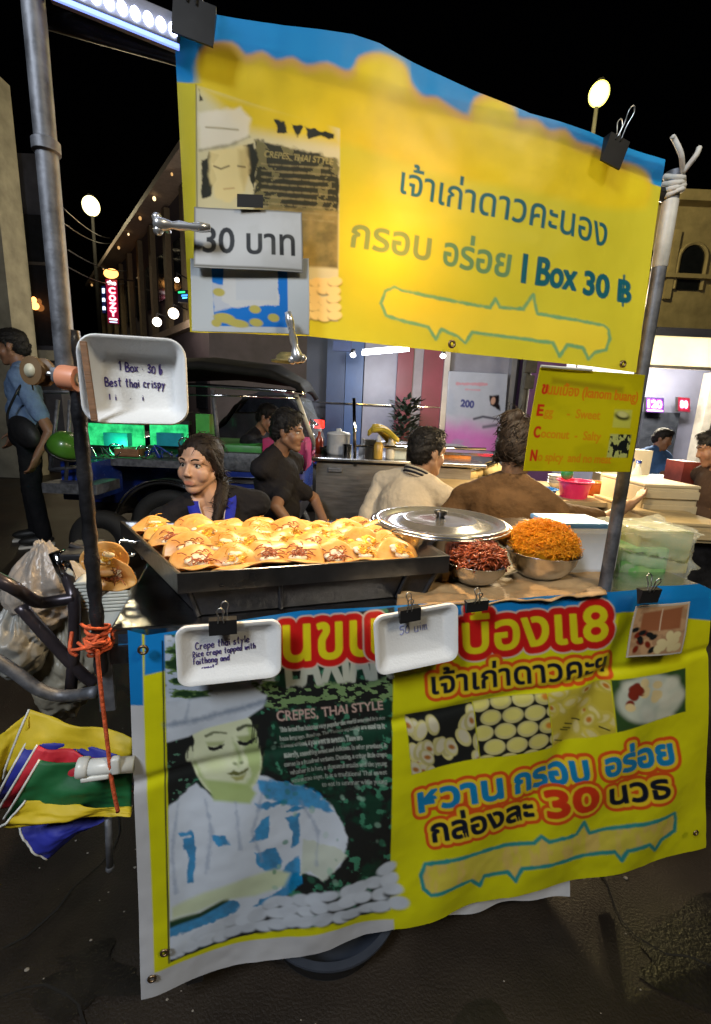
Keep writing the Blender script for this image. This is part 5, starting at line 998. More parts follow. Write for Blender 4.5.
neon([(678, 397), (690, 398), (690, 412), (678, 411)], 7.4, dred, 42, 30, lin((60, 6, 20)), M_neon, 'red neon sign right of the violet one', box=.06)

# ================================================================== parked tuk-tuk behind the vendor
YT = 3.7
T = lambda x, y, dY=0.0: at(x, y, YT + dY)
M_blue = mat('blue_body', (.012, .035, .26), .25, var=.15, coat=.5); M_canvas = mat('black_canvas', (.012, .012, .012), .8, var=.3, bump=.3, spec=.15)
tk = empty('tuk_tuk', (T(190, 480)[0], YT + .5, 0), 'parked blue tuk-tuk with a black canvas roof behind the vendor', 'tuk-tuk')
def tslab(nm, x0, y0, x1, y1, dY, dep, mt, bev=.02):
    a, b_ = T(x0, y1, dY), T(x1, y0, dY); m = MB(); m.box(((a[0] + b_[0]) / 2, YT + dY + dep / 2, (a[2] + b_[2]) / 2), (b_[0] - a[0], dep, b_[2] - a[2]), None, bev); return m.build(nm, mt, tk, True) if False else auto_smooth(m.build(nm, mt, tk))
tslab('body', 84, 463, 300, 502, 0, 1.1, M_blue); tslab('sill_rail', 82, 456, 302, 464, -.03, 1.16, M_galv, .01); tslab('floor', 90, 502, 300, 512, .02, 1.06, M_dark)
tslab('side_panel', 84, 438, 132, 457, .0, 1.1, M_blue); tslab('seat_back', 150, 412, 166, 456, .1, .9, M_canvas); tslab('seat', 166, 446, 262, 457, .08, .9, mat('green_vinyl', (.04, .26, .04), .4))
tslab('seat_cover', 262, 440, 306, 470, .06, .5, mat('pink_cover', (.45, .02, .12), .5))
for k, y in enumerate((468, 480, 491)): tslab('chrome_strip', 225, y, 303, y + 3, -.015, .03, M_chrome, .004)
m = MB(); c0, c1 = T(104, 368), T(300, 388); pr = []
for i in range(14):
    t = i / 13; y0 = YT - .05 + 1.2 * t; rise = .10 * math.sin(math.pi * t)
    pr.append([(c0[0], y0, zof(104, 366, YT) + rise), (T(200, 366)[0], y0, zof(200, 366, YT) + rise + .02), (T(270, 374)[0], y0, zof(270, 372, YT) + rise), (c1[0], y0, zof(300, 384, YT) + rise * .6), (T(306, 392)[0], y0, zof(306, 394, YT) + rise * .5)])
pr = np.array(pr); o = link('roof', grid_mesh(pr, 'roof'), M_canvas, tk, True); s_ = o.modifiers.new('t', 'SOLIDIFY'); s_.thickness = .05; s_.offset = 1
m = MB(); m.tube([T(104, 384, -.06), T(200, 385, -.06), T(285, 391, -.06), T(306, 394, -.06)], .014, 8); m.tube([T(104, 392, -.06), T(298, 398, -.06)], .008, 6); m.build('roof_rail', M_chrome, tk, True)
for x0, y0, x1, y1, dY in ((213, 390, 219, 456, -.03), (106, 384, 104, 440, -.03), (296, 394, 315, 446, -.03), (296, 394, 315, 446, 1.05), (213, 390, 219, 456, 1.05)):
    m = MB(); m.tube([T(x0, y0, dY), T(x1, y1, dY)], .018, 10); m.build('post', M_galv if x0 != 296 else mat('cream_post', (.5, .46, .36), .4), tk, True)
m = MB(); a = [T(297, 396, 0), T(315, 444, 0)]; m.add([a[0], a[0] + np.array([0, 1.05, 0]), a[1] + np.array([0, 1.05, 0]), a[1]], [(0, 1, 2, 3)]); m.build('windshield', glass_mat('screen_glass', (.5, .55, .55), .05, .25), tk)
def wheel(cx, cy, r, dY, par):
    c = T(cx, cy, dY); m = MB(); m.lathe(c, [(r * .62, -.07), (r * .9, -.075), (r, -.05), (r, .05), (r * .9, .075), (r * .62, .07)], 40, (0, 1, 0), closed=True); w_ = m.build('wheel', mat('tyre', (.015, .015, .015), .7, bump=.2), par, True)
    m = MB(); m.lathe(c, [(0, -.03), (r * .15, -.05), (r * .2, -.02), (r * .55, -.015), (r * .6, -.06), (r * .63, -.06), (r * .63, .05), (0, .05)], 32, (0, 1, 0)); m.build('rim', M_chrome, w_, True)
    m = MB(); 
    for k in range(5): a_ = k * 1.2566; m.box(c + np.array([math.cos(a_) * r * .36, -.045, math.sin(a_) * r * .36]), (r * .44, .02, r * .12), ((math.cos(a_), 0, math.sin(a_)), (0, 1, 0), (-math.sin(a_), 0, math.cos(a_)))) 
    m.build('spoke', M_galv, w_)
wheel(172, 527, .31, -.18, tk); wheel(282, 527, .27, .45, tk)
m = MB(); c = T(172, 527, -.2); prof = []
for t in np.linspace(R(15), R(165), 24): prof.append((c[0] + .40 * math.cos(t), c[2] + .40 * math.sin(t)))
g = np.array([[(x, YT - .32 + dy, z + (.0 if 0 < dy < .3 else -.02)) for x, z in prof] for dy in (0, .03, .16, .3, .33)]); o = link('fender', grid_mesh(g, 'fender'), mat('black_gloss', (.02, .02, .022), .2, coat=.6), tk, True); s_ = o.modifiers.new('t', 'SOLIDIFY'); s_.thickness = .02
m = MB(); m.tube([np.array([x, YT - .33, z]) for x, z in prof], .008, 6); m.build('fender_trim', M_chrome, tk, True)
m = MB(); m.tube(curve_pts([T(316, 425, .2), T(310, 420, .35), T(312, 420, .65), T(318, 425, .8)]), .013, 8); m.tube([T(312, 421, .5), T(312, 455, .5)], .02, 8); m.build('handlebar', M_chrome, tk, True)
m = MB(); m.sphere(T(322, 456, .1), (.09, .2, .08), 16, 10); m.build('headlight', M_chrome, tk, True)
m = MB(); m.box(T(268, 421, .9), (.12, .05, .07), None, .015); m.build('tail_light', emit_mat('red_lamp', (1.0, .03, .02), 4), tk)
m = MB(); c = T(287, 366, .25) + Z * .03; m.lathe(c, [(.13, 0), (.135, .012), (.095, .02), (.088, .05), (.06, .075), (0, .082)], 24); m.build('straw_hat', mat('straw', (.42, .36, .16), .7, var=.25, scale=40, bump=.3), None, True, 'pale straw hat resting on the black tuk-tuk roof', 'hat')
M_grn = mat('green_glow', (.02, .3, .1), .4, emit=(.02, .95, .22), estr=.8)
_nt = M_grn.node_tree; _nz = [n for n in _nt.nodes if n.type == 'TEX_NOISE'][0]; _r = _nt.nodes.new('ShaderNodeValToRGB'); _r.color_ramp.elements[0].color = (.004, .35, .10, 1); _r.color_ramp.elements[1].color = (.05, 1, .30, 1); _r.color_ramp.elements[0].position = .35; _r.color_ramp.elements[1].position = .6; _nt.links.new(_nz.outputs['Fac'], _r.inputs['Fac']); _nt.links.new(_r.outputs['Color'], _nt.nodes['Principled BSDF'].inputs['Emission Color'])
# glowing green display panels and small things on the tuk-tuk's near side
for (x0, x1, lb) in ((88, 143, 'left glowing green panel with a cyan box below the foam lid'), (150, 187, 'right glowing green panel with a cyan box below the foam lid')):
    c = at((x0 + x1) / 2, 446, 3.55); e = empty('glowing_display', c, lb, 'light panel', 'green light panels'); m = MB(); slab(m, x0, 424, x1, 446, 3.55, .03); m.build('panel', M_grn, e)
    m = MB(); slab(m, x0 - 2, 420, x1 + 2, 424, 3.53, .06); slab(m, x0 - 2, 446, x1 + 2, 449, 3.53, .06); m.build('frame', M_dark, e)
    m = MB(); mx = (x0 + x1) / 2; slab(m, mx - 12, 433, mx + 12, 446, 3.46, .07); m.build('cyan_box', mat('cyan_plastic', (.02, .30, .42), .3), e)
e = empty('parts_tray', at(122, 458, 3.3), 'cluttered tray of cables and tools on the side of the tuk-tuk', 'tray'); m = MB(); slab(m, 92, 460, 200, 467, 3.3, .25); m.build('tray_board', M_galv, e)
m = MB(); slab(m, 100, 456, 145, 461, 3.36, .16); m.build('green_cloth', mat('green_cloth', (.04, .34, .10), .6), e)
for k in range(16):
    x = random.uniform(95, 195); a = at(x, 458, 3.35 + random.random() * .15); m = MB(); m.tube(curve_pts([a, a + np.array([random.uniform(-.05, .05), 0, random.uniform(.03, .10)]), a + np.array([random.uniform(-.1, .1), 0, random.uniform(.0, .04)])]), random.uniform(.004, .009), 6); m.build('tool', random.choice([M_galv, M_dark, M_chrome, M_blue]), e, True)
for x, y in ((115, 450), (143, 452), (185, 444)):
    m = MB(); m.tube([at(x, y, 3.35) + np.array([math.cos(a) * .045, .01 * math.sin(a * 2), math.sin(a) * .045]) for a in np.linspace(0, 6.283, 18)], .006, 6); m.build('coil', M_chrome, e, True)
m = MB(); m.box(at(130, 452, 3.4), (.18, .12, .06), None, .008); m.build('wooden_box', M_wood, e)
# delivery box / green bin beside the tuk-tuk post
m = MB(); slab(m, 196, 414, 209, 440, 3.6, .16); m.build('green_crate', mat('green_crate', (.06, .36, .06), .45), None, label='bright green plastic crate behind the vendor and under the roof', cat='crate')
# dark car behind
ca = empty('parked_car', at(255, 470, 6.0), 'dark parked car in shadow behind the tuk-tuk with red tail light', 'car')
prof = [(205, 470), (205, 432), (222, 420), (236, 400), (252, 391), (288, 391), (306, 408), (322, 422), (326, 470)]
m = MB(); m.prism([at(x, y, 5.6) for x, y in prof], np.array([0, 1.7, 0])); me = m.mesh(); bm = bmesh.new(); bm.from_mesh(me); bmesh.ops.bevel(bm, geom=bm.edges[:], offset=.07, segments=3, affect='EDGES'); bm.to_mesh(me); bm.free(); o = link('body', me, mat('grey_car_paint', (.05, .05, .055), .2, .3, coat=.8), ca); auto_smooth(o)
m = MB(); m.prism([at(x, y, 5.58) for x, y in ((238, 412), (252, 396), (286, 396), (300, 412))], np.array([0, -.012, 0])); m.build('window', M_dkglass, ca)
for x in (232, 300):
    c = at(x, 470, 5.6); c[2] = .31; m = MB(); m.lathe(c, [(0, -.02), (.2, -.03), (.31, -.02), (.31, .18), (0, .18)], 24, (0, 1, 0)); m.build('wheel', mat('car_tyre', (.02, .02, .02), .7), ca, True)
m = MB(); m.box(at(317, 424, 5.58), (.18, .06, .10), None, .02); m.build('tail_light', emit_mat('car_lamp', (1.0, .02, .01), 3), ca)
# green helmet-like scooter body at far left and a scooter rack near the black pole
sc_ = empty('scooter', at(62, 520, 3.0), 'scooter with a blue side cover and steel rack behind the black pole', 'scooter')
hc = at(65, 447, 2.9); he = empty('helmet', hc - Z * .09, 'lime green helmet with a dark rim hung on the steel rack behind the black pole', 'helmet'); hx = nrm((.55, -.2, .8)); m = MB(); m.lathe(hc, [(.098, -.03), (.102, 0), (.096, .035), (.077, .07), (.046, .091), (0, .098)], 28, hx); o = m.build('shell', mat('lime_paint', (.06, .19, .02), .3, coat=.3), he, True); s_ = o.modifiers.new('t', 'SOLIDIFY'); s_.thickness = .006
m = MB(); m.lathe(hc, [(.095, -.042), (.105, -.04), (.105, -.026), (.095, -.026)], 28, hx, closed=True); m.build('rim', M_blk, he, True)
m = MB()
for P_ in ([(50, 470), (58, 400)], [(66, 480), (70, 400)], [(50, 470), (85, 466)], [(52, 490), (95, 486)], [(44, 392), (74, 392)], [(84, 400), (88, 490)]): m.tube([at(x, y, 2.95) for x, y in P_], .012, 8)
m.build('rack', M_galv, sc_, True)
m = MB(); slab(m, 62, 462, 92, 500, 3.05, .4); m.build('side_cover', M_blue, sc_); m = MB(); slab(m, 42, 484, 96, 494, 2.9, .3); m.build('foot_plate', M_galv, sc_)
for x in (102,):
    c = at(x, 520, 3.2); c[2] = .24; m = MB(); m.lathe(c, [(.12, -.05), (.2, -.06), (.24, -.03), (.24, .03), (.2, .06), (.12, .05)], 28, (0, 1, 0), closed=True); m.build('wheel', mat('scooter_tyre', (.015, .015, .015), .75), sc_, True)

# ================================================================== neighbouring food stall
YC = 3.15
st = empty('stall_counter', at(345, 540, YC), 'stainless steel stall counter with a glass rail behind the men', 'stall')
m = MB(); gslab(m, 318, 478, 466, YC, .65, .12); m.build('cabinet', mat('brushed_cabinet', (.34, .33, .32), .35, .9, var=.2, scale=5, stretch=(1, 1, 8)), st)
m = MB(); zt_ = zof(400, 462, YC); a, b_ = at(312, 460, YC)[0], at(486, 460, YC)[0]; m.box(((a + b_) / 2, YC + .33, zt_), (b_ - a, .76, .025), None, .006); m.build('worktop', M_steel, st)
m = MB(); 
for dY in (.0, .6): m.tube([at(355, 466, YC + dY), at(354, 398, YC + dY)], .012, 10)
m.tube([at(356, 446, YC), at(486, 449, YC)], .009, 8); m.build('rail', M_chrome, st, True)
m = MB(); m.box(((a + b_) / 2 + .12, YC + .2, zof(420, 446, YC)), ((b_ - a) * .6, .3, .012)); m.build('shelf', M_steel, st)
m = MB(); m.box(at(335, 470, YC - .01), (.10, .02, .03), None, .006); m.build('latch', M_galv, st)
def onst(x, dY=.2): p = at(x, 455, YC + dY); p[2] = zt_ + .0125; return p
def cup(nm, x, r, h, mt, label, cat, dY=.2, lid=None):
    c = onst(x, dY); m = MB(); m.lathe(c, [(0, 0), (r * .86, 0), (r, h), (r * 1.04, h), (r * .95, h * .99), (r * .82, .01), (0, .01)], 24); o = m.build(nm, mt, None, True, label, cat); return c
M_wpl = mat('white_cup', (.62, .63, .66), .35)
c = onst(338); ep = empty('enamel_pot', c, 'white enamel pot with a domed lid on the stall counter', 'pot'); m = MB(); m.lathe(c, [(0, 0), (.075, 0), (.085, .02), (.085, .15), (.088, .152), (.08, .15), (.078, .02), (0, .01)], 24); m.build('pot_body', M_wpl, ep, True); m = MB(); m.lathe(c + Z * .152, [(.087, 0), (.08, .012), (.02, .022), (.018, .04), (0, .042)], 20); m.build('lid', M_wpl, ep, True)
cup('mug', 347, .035, .09, M_chrome, 'small steel mug beside the white enamel pot', 'mug', .05); cup('tin_can', 371, .05, .13, mat('tin', (.4, .38, .34), .35, .9), 'tin can under the bananas on the stall counter', 'can', .05)
bn = empty('banana_bunch', onst(383, .1) + Z * .12, 'bunch of yellow bananas on top of the tin can', 'bananas')
for k in range(7):
    c = onst(381, .08) + Z * (.15 + .012 * (k % 3)) + np.array([0, .02 * (k - 3), 0]); a = .05 * (k - 3); m = MB(); m.tube(curve_pts([c + np.array([-.10, 0, .01]), c + np.array([-.05, a * .3, .05]), c + np.array([.02, a * .5, .05 - .008 * k]), c + np.array([.085, a, -.0 - .012 * k]), c + np.array([.10, a, -.02 - .012 * k])], 5), [.006] * 4 + [.017] * 13 + [.012, .009, .006, .004], 9); m.build('banana', mat('banana_peel', (.62, .44, .04), .45, var=.15, scale=30), bn, True)
def bottle(x, dY, col, lb):
    c = onst(x, dY); e = empty('squeeze_bottle', c, lb, 'bottle'); m = MB(); m.lathe(c, [(0, 0), (.03, 0), (.032, .01), (.032, .10), (.02, .12), (0, .12)], 18); m.build('bottle', mat('bottle_plastic', col, .35), e, True); m = MB(); m.lathe(c + Z * .118, [(.018, 0), (.018, .015), (.005, .05), (0, .052)], 14); m.build('nozzle', M_wpl, e, True)
bottle(390, .05, (.6, .58, .5), 'pale squeeze bottle right of the bananas'); bottle(378, -.0, (.5, .32, .06), 'amber squeeze bottle right of the tin can')
m = MB(); c = onst(399, .1); m.box(c + Z * .055, (.10, .10, .11), None, .006); m.build('white_carton', mat('carton', (.55, .6, .55), .5), None, label='pale carton on the counter left of the man in the cream polo', cat='carton')
for x, h, lb in ((327, .05, 'low steel bowl at the left end of the stall counter'), (410, .06, 'steel bowl on the counter near the head of the man in cream')): cup('bowl', x, .06, h, M_steel, lb, 'bowl', .3)
for x, h, r, col, lb in ((319, .16, .03, (.42, .05, .02), 'red sauce bottle at the far left end of the stall counter'), (412, .12, .028, (.05, .22, .05), 'green sauce bottle beside the low steel bowl on the stall counter'), (362, .10, .026, (.6, .6, .62), 'white condiment bottle between the steel mug and the tin can')):
    c = onst(x, .35); e = empty('sauce_bottle', c, lb, 'bottle'); m = MB(); m.lathe(c, [(0, 0), (r, 0), (r, h * .6), (r * .4, h * .8), (r * .4, h), (0, h)], 18); m.build('bottle', mat('sauce_plastic', col, .25), e, True); m = MB(); m.lathe(c + Z * h, [(r * .5, 0), (r * .5, .02), (0, .022)], 14); m.build('cap', M_wpl, e, True)
# heated food case between the two seated people
fc = empty('food_case', at(478, 520, 3.4), 'glass food case full of orange and yellow snacks behind the man in cream', 'food case')
m = MB(); gslab(m, 440, 540, 482, 3.4, .5, .1); m.build('cabinet', M_dark, fc)
m = MB(); slab(m, 442, 455, 470, 482, 3.5, .3); m.build('orange_tray', mat('orange_food', (.60, .20, .03), .5, var=.4, scale=14, bump=.4), fc)
for k in range(5): m = MB(); m.sphere(at(468 + k * 8, 474 - (k % 2) * 4, 3.5 + .05 * (k % 3)), (.08, .09, .07), 14, 10); m.build('snack_pile', mat('pale_food', (.62, .48, .22), .6, var=.3, scale=20, bump=.3), fc, True)
m = MB(); slab(m, 438, 480, 512, 484, 3.32, .5); slab(m, 438, 453, 500, 456, 3.5, .3); m.tube([at(470, 470, 3.4), at(497, 462, 3.4)], .014, 8); m.build('frame', M_chrome, fc)
lamp_case = at(470, 440, 3.5)
# table of the neighbour stall with tubs
tb = empty('stall_table', at(600, 540, 2.5), 'pale wooden stall table holding plastic tubs at the right', 'table')
zt2 = zof(580, 497, 2.6); a, b_ = at(455, 497, 2.5)[0], at(690, 497, 2.5)[0]
m = MB(); m.box(((a + b_) / 2, 2.85, zt2 - .015), (b_ - a, .8, .03), None, .004); m.build('tabletop', mat('pale_board', (.40, .30, .16), .6, var=.25, scale=4, stretch=(1, 8, 1)), tb)
for x in (a + .05, b_ - .05):
    for y in (2.5, 3.2): m = MB(); m.box((x, y, zt2 / 2 - .015), (.05, .05, zt2 - .03)); m.build('leg', M_dark, tb)
def tub(x, dY, r, h, col, label, nm='plastic_tub'):
    c = at(x, 490, 2.6 + dY); c[2] = zt2; m = MB(); m.lathe(c, [(0, 0), (r * .75, 0), (r * .95, h), (r * 1.06, h), (r * 1.06, h * .93), (r * 1.0, h * .9), (r * .9, h * .9), (r * .7, .01), (0, .01)], 32); auto_smooth(m.build(nm, mat('tub_plastic', col, .3, var=.1), None, label=label, cat='tub', group='plastic tubs on the stall table'))
tub(542, -.05, .085, .05, (.03, .22, .62), 'low bright blue plastic tub left of the pink one'); tub(574, -.02, .095, .10, (.72, .03, .13), 'pink red plastic tub in the middle of the stall table'); tub(592, .12, .07, .08, (.60, .16, .03), 'small orange tub tucked right behind the pink red one'); 
m = MB(); c = at(592, 489, 2.5); m.sphere(at(567, 474, 2.6), (.035, .03, .035)); m.build('green_ball', mat('green_plastic', (.02, .28, .07), .4), None, True, 'small round green thing standing above the pink red tub', 'ball')
def onst2(x, dY): p_ = at(x, 490, 2.6 + dY); p_[2] = zt2; return p_
for x, dY, n_, lb in ((612, .05, 6, 'taller stack of white bowls on the stall table near the reaching hand'), (556, .3, 4, 'shorter stack of white bowls behind the pink tub')):
    c = onst2(x, dY); e = empty('bowl_stack', c, lb, 'bowls'); 
    for k in range(n_): m = MB(); m.lathe(c + Z * (k * .016), [(0, 0), (.03, 0), (.06, .04), (.064, .042), (.058, .04), (.03, .006), (0, .006)], 24); m.build('bowl', M_wpl, e, True)
for x, dY, lb in ((634, .12, 'clear water bottle standing nearest the cream bin'), (627, .28, 'clear water bottle standing just left of the cream bin')):
    c = onst2(x, dY); e = empty('water_bottle', c, lb, 'bottle'); m = MB(); m.lathe(c, [(0, 0), (.03, 0), (.032, .02), (.03, .09), (.032, .13), (.014, .18), (.013, .2), (0, .2)], 18); m.build('bottle', glass_mat('clear_bottle', (.8, .88, .9), .05, .35), e, True); m = MB(); m.lathe(c + Z * .2, [(.015, 0), (.015, .018), (0, .018)], 12); m.build('cap', M_blue, e, True)
# crates and boxes at the right edge
M_crate = mat('pale_crate', (.47, .36, .19), .65, var=.25, scale=5, bump=.2, stretch=(1, 1, 6)); M_foam2 = mat('cream_box', (.56, .47, .30), .6, var=.15, scale=5)
def crate(x0, y0, x1, y1, Y, dep, mt, label, nm='wooden_crate', ribs=3):
    e = empty(nm, at((x0 + x1) / 2, y1, Y), label, 'crate', 'boxes stacked at the right edge'); m = MB(); a, b_ = at(x0, y1, Y), at(x1, y0, Y); W, H = b_[0] - a[0], b_[2] - a[2]; cx, cz = (a[0] + b_[0]) / 2, (a[2] + b_[2]) / 2
    m.box((cx, Y + dep / 2, cz), (W, dep, H), None, .008); m.build('box', mt, e)
    m = MB()
    for k in range(ribs): m.box((cx, Y - .006, a[2] + H * (k + .5) / ribs), (W * .98, .012, H / ribs * .55), None, .003)
    m.box((cx, Y + dep / 2, b_[2] + .006), (W * 1.02, dep * 1.02, .014), None, .004); m.build('slats', mt, e)
crate(640, 489, 700, 515, 2.2, .4, M_foam2, 'upper pale box of the stack under the menu card', ribs=2); crate(636, 515, 690, 540, 2.15, .45, M_crate, 'lower slatted crate of the stack behind the plastic bag', ribs=3); crate(668, 528, 730, 542, 1.9, .4, M_crate, 'low wide crate at the right edge above a dark gap', ribs=1)
m = MB(); gslab(m, 628, 760, 541, 1.95, .55, .02); m.build('side_cabinet', M_dark, None, label='black cabinet standing under the crates at the right edge', cat='cabinet')
m = MB(); c = at(648, 462, 3.2); slab(m, 622, 450, 650, 488, 3.0, .25); m.build('white_bin', mat('cream_bin', (.6, .55, .42), .5, var=.08), None, label='cream coloured bin right of the yellow menu card', cat='bin')
m = MB(); slab(m, 682, 462, 700, 487, 3.4, .2); m.build('red_box', mat('dusty_red', (.36, .07, .05), .5, var=.2), None, label='dusty red box in front of the man at the right edge', cat='box')
m = MB(); gslab(m, 645, 760, 484, 3.6, .6, .1); m.build('service_counter', mat('tan_counter', (.30, .22, .12), .5, var=.2), None, label='tan service counter in front of the man in blue', cat='counter')

added_stall_bulb = at(572, 400, 2.75); e = empty('light_bulb', added_stall_bulb, 'bare warm bulb hanging over the neighbouring stall behind the menu card', 'light bulb'); m = MB(); m.sphere(added_stall_bulb, (.032, .032, .042), 16, 12); m.build('glass', M_tinyw, e, True); m = MB(); m.tube([added_stall_bulb + Z * .04, added_stall_bulb + Z * .09], .016, 10); m.tube([added_stall_bulb + Z * .09, added_stall_bulb + Z * .7], .004, 6); m.build('cord', M_blk, e, True)  # unseen bulb, added as a body for the stall light
def exec_bg_lights():
    lamp('bulb_light', 'POINT', b2 - Z * .05, 24, (1.0, .80, .52), .03)  # light of the added right-hand bulb
    lamp('added_pendant_light', 'SPOT', pl_ + Z * .0 - Z * .012, 34, (1.0, .72, .40), .02, pl_ - Z, cone=R(140))  # downward spot inside the added pendant
    for p in lmp[:2]: lamp('awning_light', 'POINT', (p[0], p[1] - .1, p[2] - .15), 420, (1.0, .90, .70), .15)
    lamp('tube_light_glow', 'POINT', at(388, 358, 4.7), 60, (.90, .94, 1.0), .15)
    lamp('street_lamp_glow', 'POINT', at(91, 200, 14.3), 260, (1.0, .84, .5), .3)
    lamp('street_lamp_glow', 'POINT', at(599, 90, 10.3), 700, (1.0, .82, .35), .3)
    lamp('green_glow', 'POINT', at(118, 446, 3.4), 1.6, (.1, 1.0, .35), .05)
    lamp('added_stall_light', 'POINT', added_stall_bulb - Z * .07, 50, (1.0, .74, .40), .08)  # added light that lifts the stall and the seated people
    lamp('globe_glow', 'POINT', at(165, 322, 9.0), 25, (1.0, .8, .6), .1)
# ================================================================== people
def skin_mat(name, rough=.45):
    m = print_mat(name, rough=rough, bump=.05, bscale=120, dirt=.08); b = m.node_tree.nodes['Principled BSDF']; b.inputs['Subsurface Weight'].default_value = .08; b.inputs['Subsurface Radius'].default_value = (.01, .004, .002); return m
M_skin = skin_mat('skin')
def hair_mat(col=(.012, .010, .009)): return mat('dark_hair', col, .6, var=.5, scale=60, bump=.4, bscale=180, stretch=(1, 1, .25), spec=.3)
M_hair = hair_mat(); M_hairb = hair_mat((.018, .011, .007))
M_eye = mat('eye_white', (.55, .53, .5), .2, var=.02); M_iris = mat('iris', (.012, .008, .006), .1, var=.1)
def cloth_mat(name, col, var=.15): return mat(name, col, .85, var=var, scale=14, bump=.6, bscale=34, spec=.2)

class Person:
    def __init__(s, label, c, f, up, sc, skin, vox, group=None):
        s.c = np.array(c, float); s.f = nrm(f); s.u = nrm(np.array(up, float) - s.f * np.dot(up, s.f)); s.r = np.cross(s.f, s.u); s.s = sc; s.skin = skin; s.vox = vox
        s.e = empty('person', (c[0], c[1], 0), label, 'person', group); s.m = MB(); s.jobs = []
    def h(s, x, y, z): return s.c + (s.r * x + s.f * y + s.u * z) * s.s
    def ell(s, m, p, r): m.sphere(s.h(*p), np.array(r) * s.s, 24, 16, (s.r, s.f, s.u))
    def cap(s, m, a, b, ra, rb): m.cap(s.h(*a), s.h(*b), ra * s.s, rb * s.s)
    def head(s, nb, female=False):
        m = s.m; k = .93 if female else 1.0
        s.ell(m, (0, -.012, .03), (.074, .094, .086)); s.ell(m, (0, .026, -.03), (.061 * k + .003 * female, .064, .084)); m.sphere(s.h(0, .062 - .008 * female, -.102 + .002 * female), .024 * s.s * k, 14, 10)
        for q in (-1, 1):
            s.cap(m, (q * .050 * k, -.004, -.05), (q * .012, .058 - .008 * female, -.102 + .003 * female), .024, .021 * k); s.ell(m, (q * (.034 + .003 * female), .048, -.036), (.031, .030, .036)); s.cap(m, (q * .046, .068, .020), (q * .010, .083, .018), .011, .010)
            s.ell(m, (q * .073, -.008, -.008), (.010, .019, .031)); s.ell(m, (q * .010, .097, -.040), (.009, .009, .007)); s.cap(m, (q * .044, .073, .007), (q * .018, .083, .010), .0055, .0055)
        s.cap(m, (0, .084, .006), (0, .099, -.034), .0085, .0115); s.cap(m, (-.020, .077, -.068), (.020, .077, -.068), .0075, .0075); s.cap(m, (-.014, .079, -.0775), (.014, .079, -.0775), .0075, .0075); s.ell(m, (0, .070, -.072), (.030, .014, .016))
        m.cap(s.h(0, -.022, -.05), nb, .054 * s.s * k, .056 * s.s * k)
        s.eyes = [s.h(q * .031, .0715, -.003) for q in (-1, 1)]
    def torso(s, m, nb, hip, t, w, g=0.0, deep=1.0, top=True):
        dr = getattr(s, 'drop', .065)            # t: facing; w: shoulder half width
        ax = nrm(nb - hip); t = nrm(np.array(t, float) - ax * np.dot(t, ax)); r = np.cross(t, ax); L = np.linalg.norm(nb - hip); A = (r, t, ax)
        s.t, s.rt, s.ax = t, r, ax; sh = [nb + r * q * w - ax * dr * L / .5 for q in (-1, 1)]
        m.cap(sh[0], sh[1], .052 + g, .052 + g)
        m.sphere(nb - ax * L * .34 - t * .005, (w * .86 + g, .115 * deep + g, L * .34 + g), 28, 18, A); m.sphere(nb - ax * L * .68 + t * .01, (w * .76 + g, .118 * deep + g, L * .30 + g), 28, 18, A); m.sphere(hip, (w * .84 + g, .125 * deep + g, .12 + g), 28, 18, A)
        if top:
            for q in sh: m.cap(nb + ax * .015 - t * .01, q + ax * .008, .048 + g, .046 + g)
        return sh
    def arm(s, m, a, b, c, g=0.0, thick=1.0, sleeve=None):
        if sleeve is None: m.cap(a, b, .047 * thick, .038 * thick); m.cap(b, c, .037 * thick, .025 * thick)
        else:
            m.cap(a, a + (b - a) * min(sleeve, 1), .047 * thick + g, .044 * thick + g * 1.3)
            if sleeve > 1: m.cap(b, b + (c - b) * (sleeve - 1), .040 * thick + g, .033 * thick + g)
    def hand(s, w, d, pn, side, curl=.5, sc=1.0):
        d = nrm(d); pn = nrm(np.array(pn, float) - d * np.dot(pn, d)); sd = np.cross(d, pn) * side; m = s.m
        m.sphere(w + d * .048 * sc, (.040 * sc, .052 * sc, .017 * sc), 16, 12, (sd, d, pn)); m.cap(w - d * .01, w + d * .03 * sc, .025, .026)
        for i, L in enumerate((.072, .082, .076, .058)):
            b = w + d * .088 * sc + sd * (.029 - .0195 * i) * sc; d1 = nrm(d + pn * curl * .5); k = b + d1 * L * .5 * sc; d2 = nrm(d + pn * curl * 1.6); k2 = k + d2 * L * .5 * sc; m.cap(b - d * .02, k, .0095 * sc, .0085 * sc); m.cap(k, k2, .0085 * sc, .0068 * sc)
        tb = w + d * .025 * sc + sd * .034 * sc; t1 = tb + nrm(d * .6 + sd * .75 + pn * .2) * .038 * sc; m.cap(tb, t1, .0125 * sc, .010 * sc); m.cap(t1, t1 + nrm(d * .9 + sd * .25 + pn * .4) * .03 * sc, .010 * sc, .0075 * sc)
    def leg(s, m, a, b, c, g=0.0): m.cap(a, b, .078 + g, .056 + g); m.cap(b, c, .054 + g, .038 + g * 1.4)
    def foot(s, m, a, d, g=0.0): m.sphere(a + nrm(d) * .055 - Z * .02, (.042 + g, .125 + g, .038 + g), 16, 10, (np.cross(nrm(d), Z), nrm(d), Z))
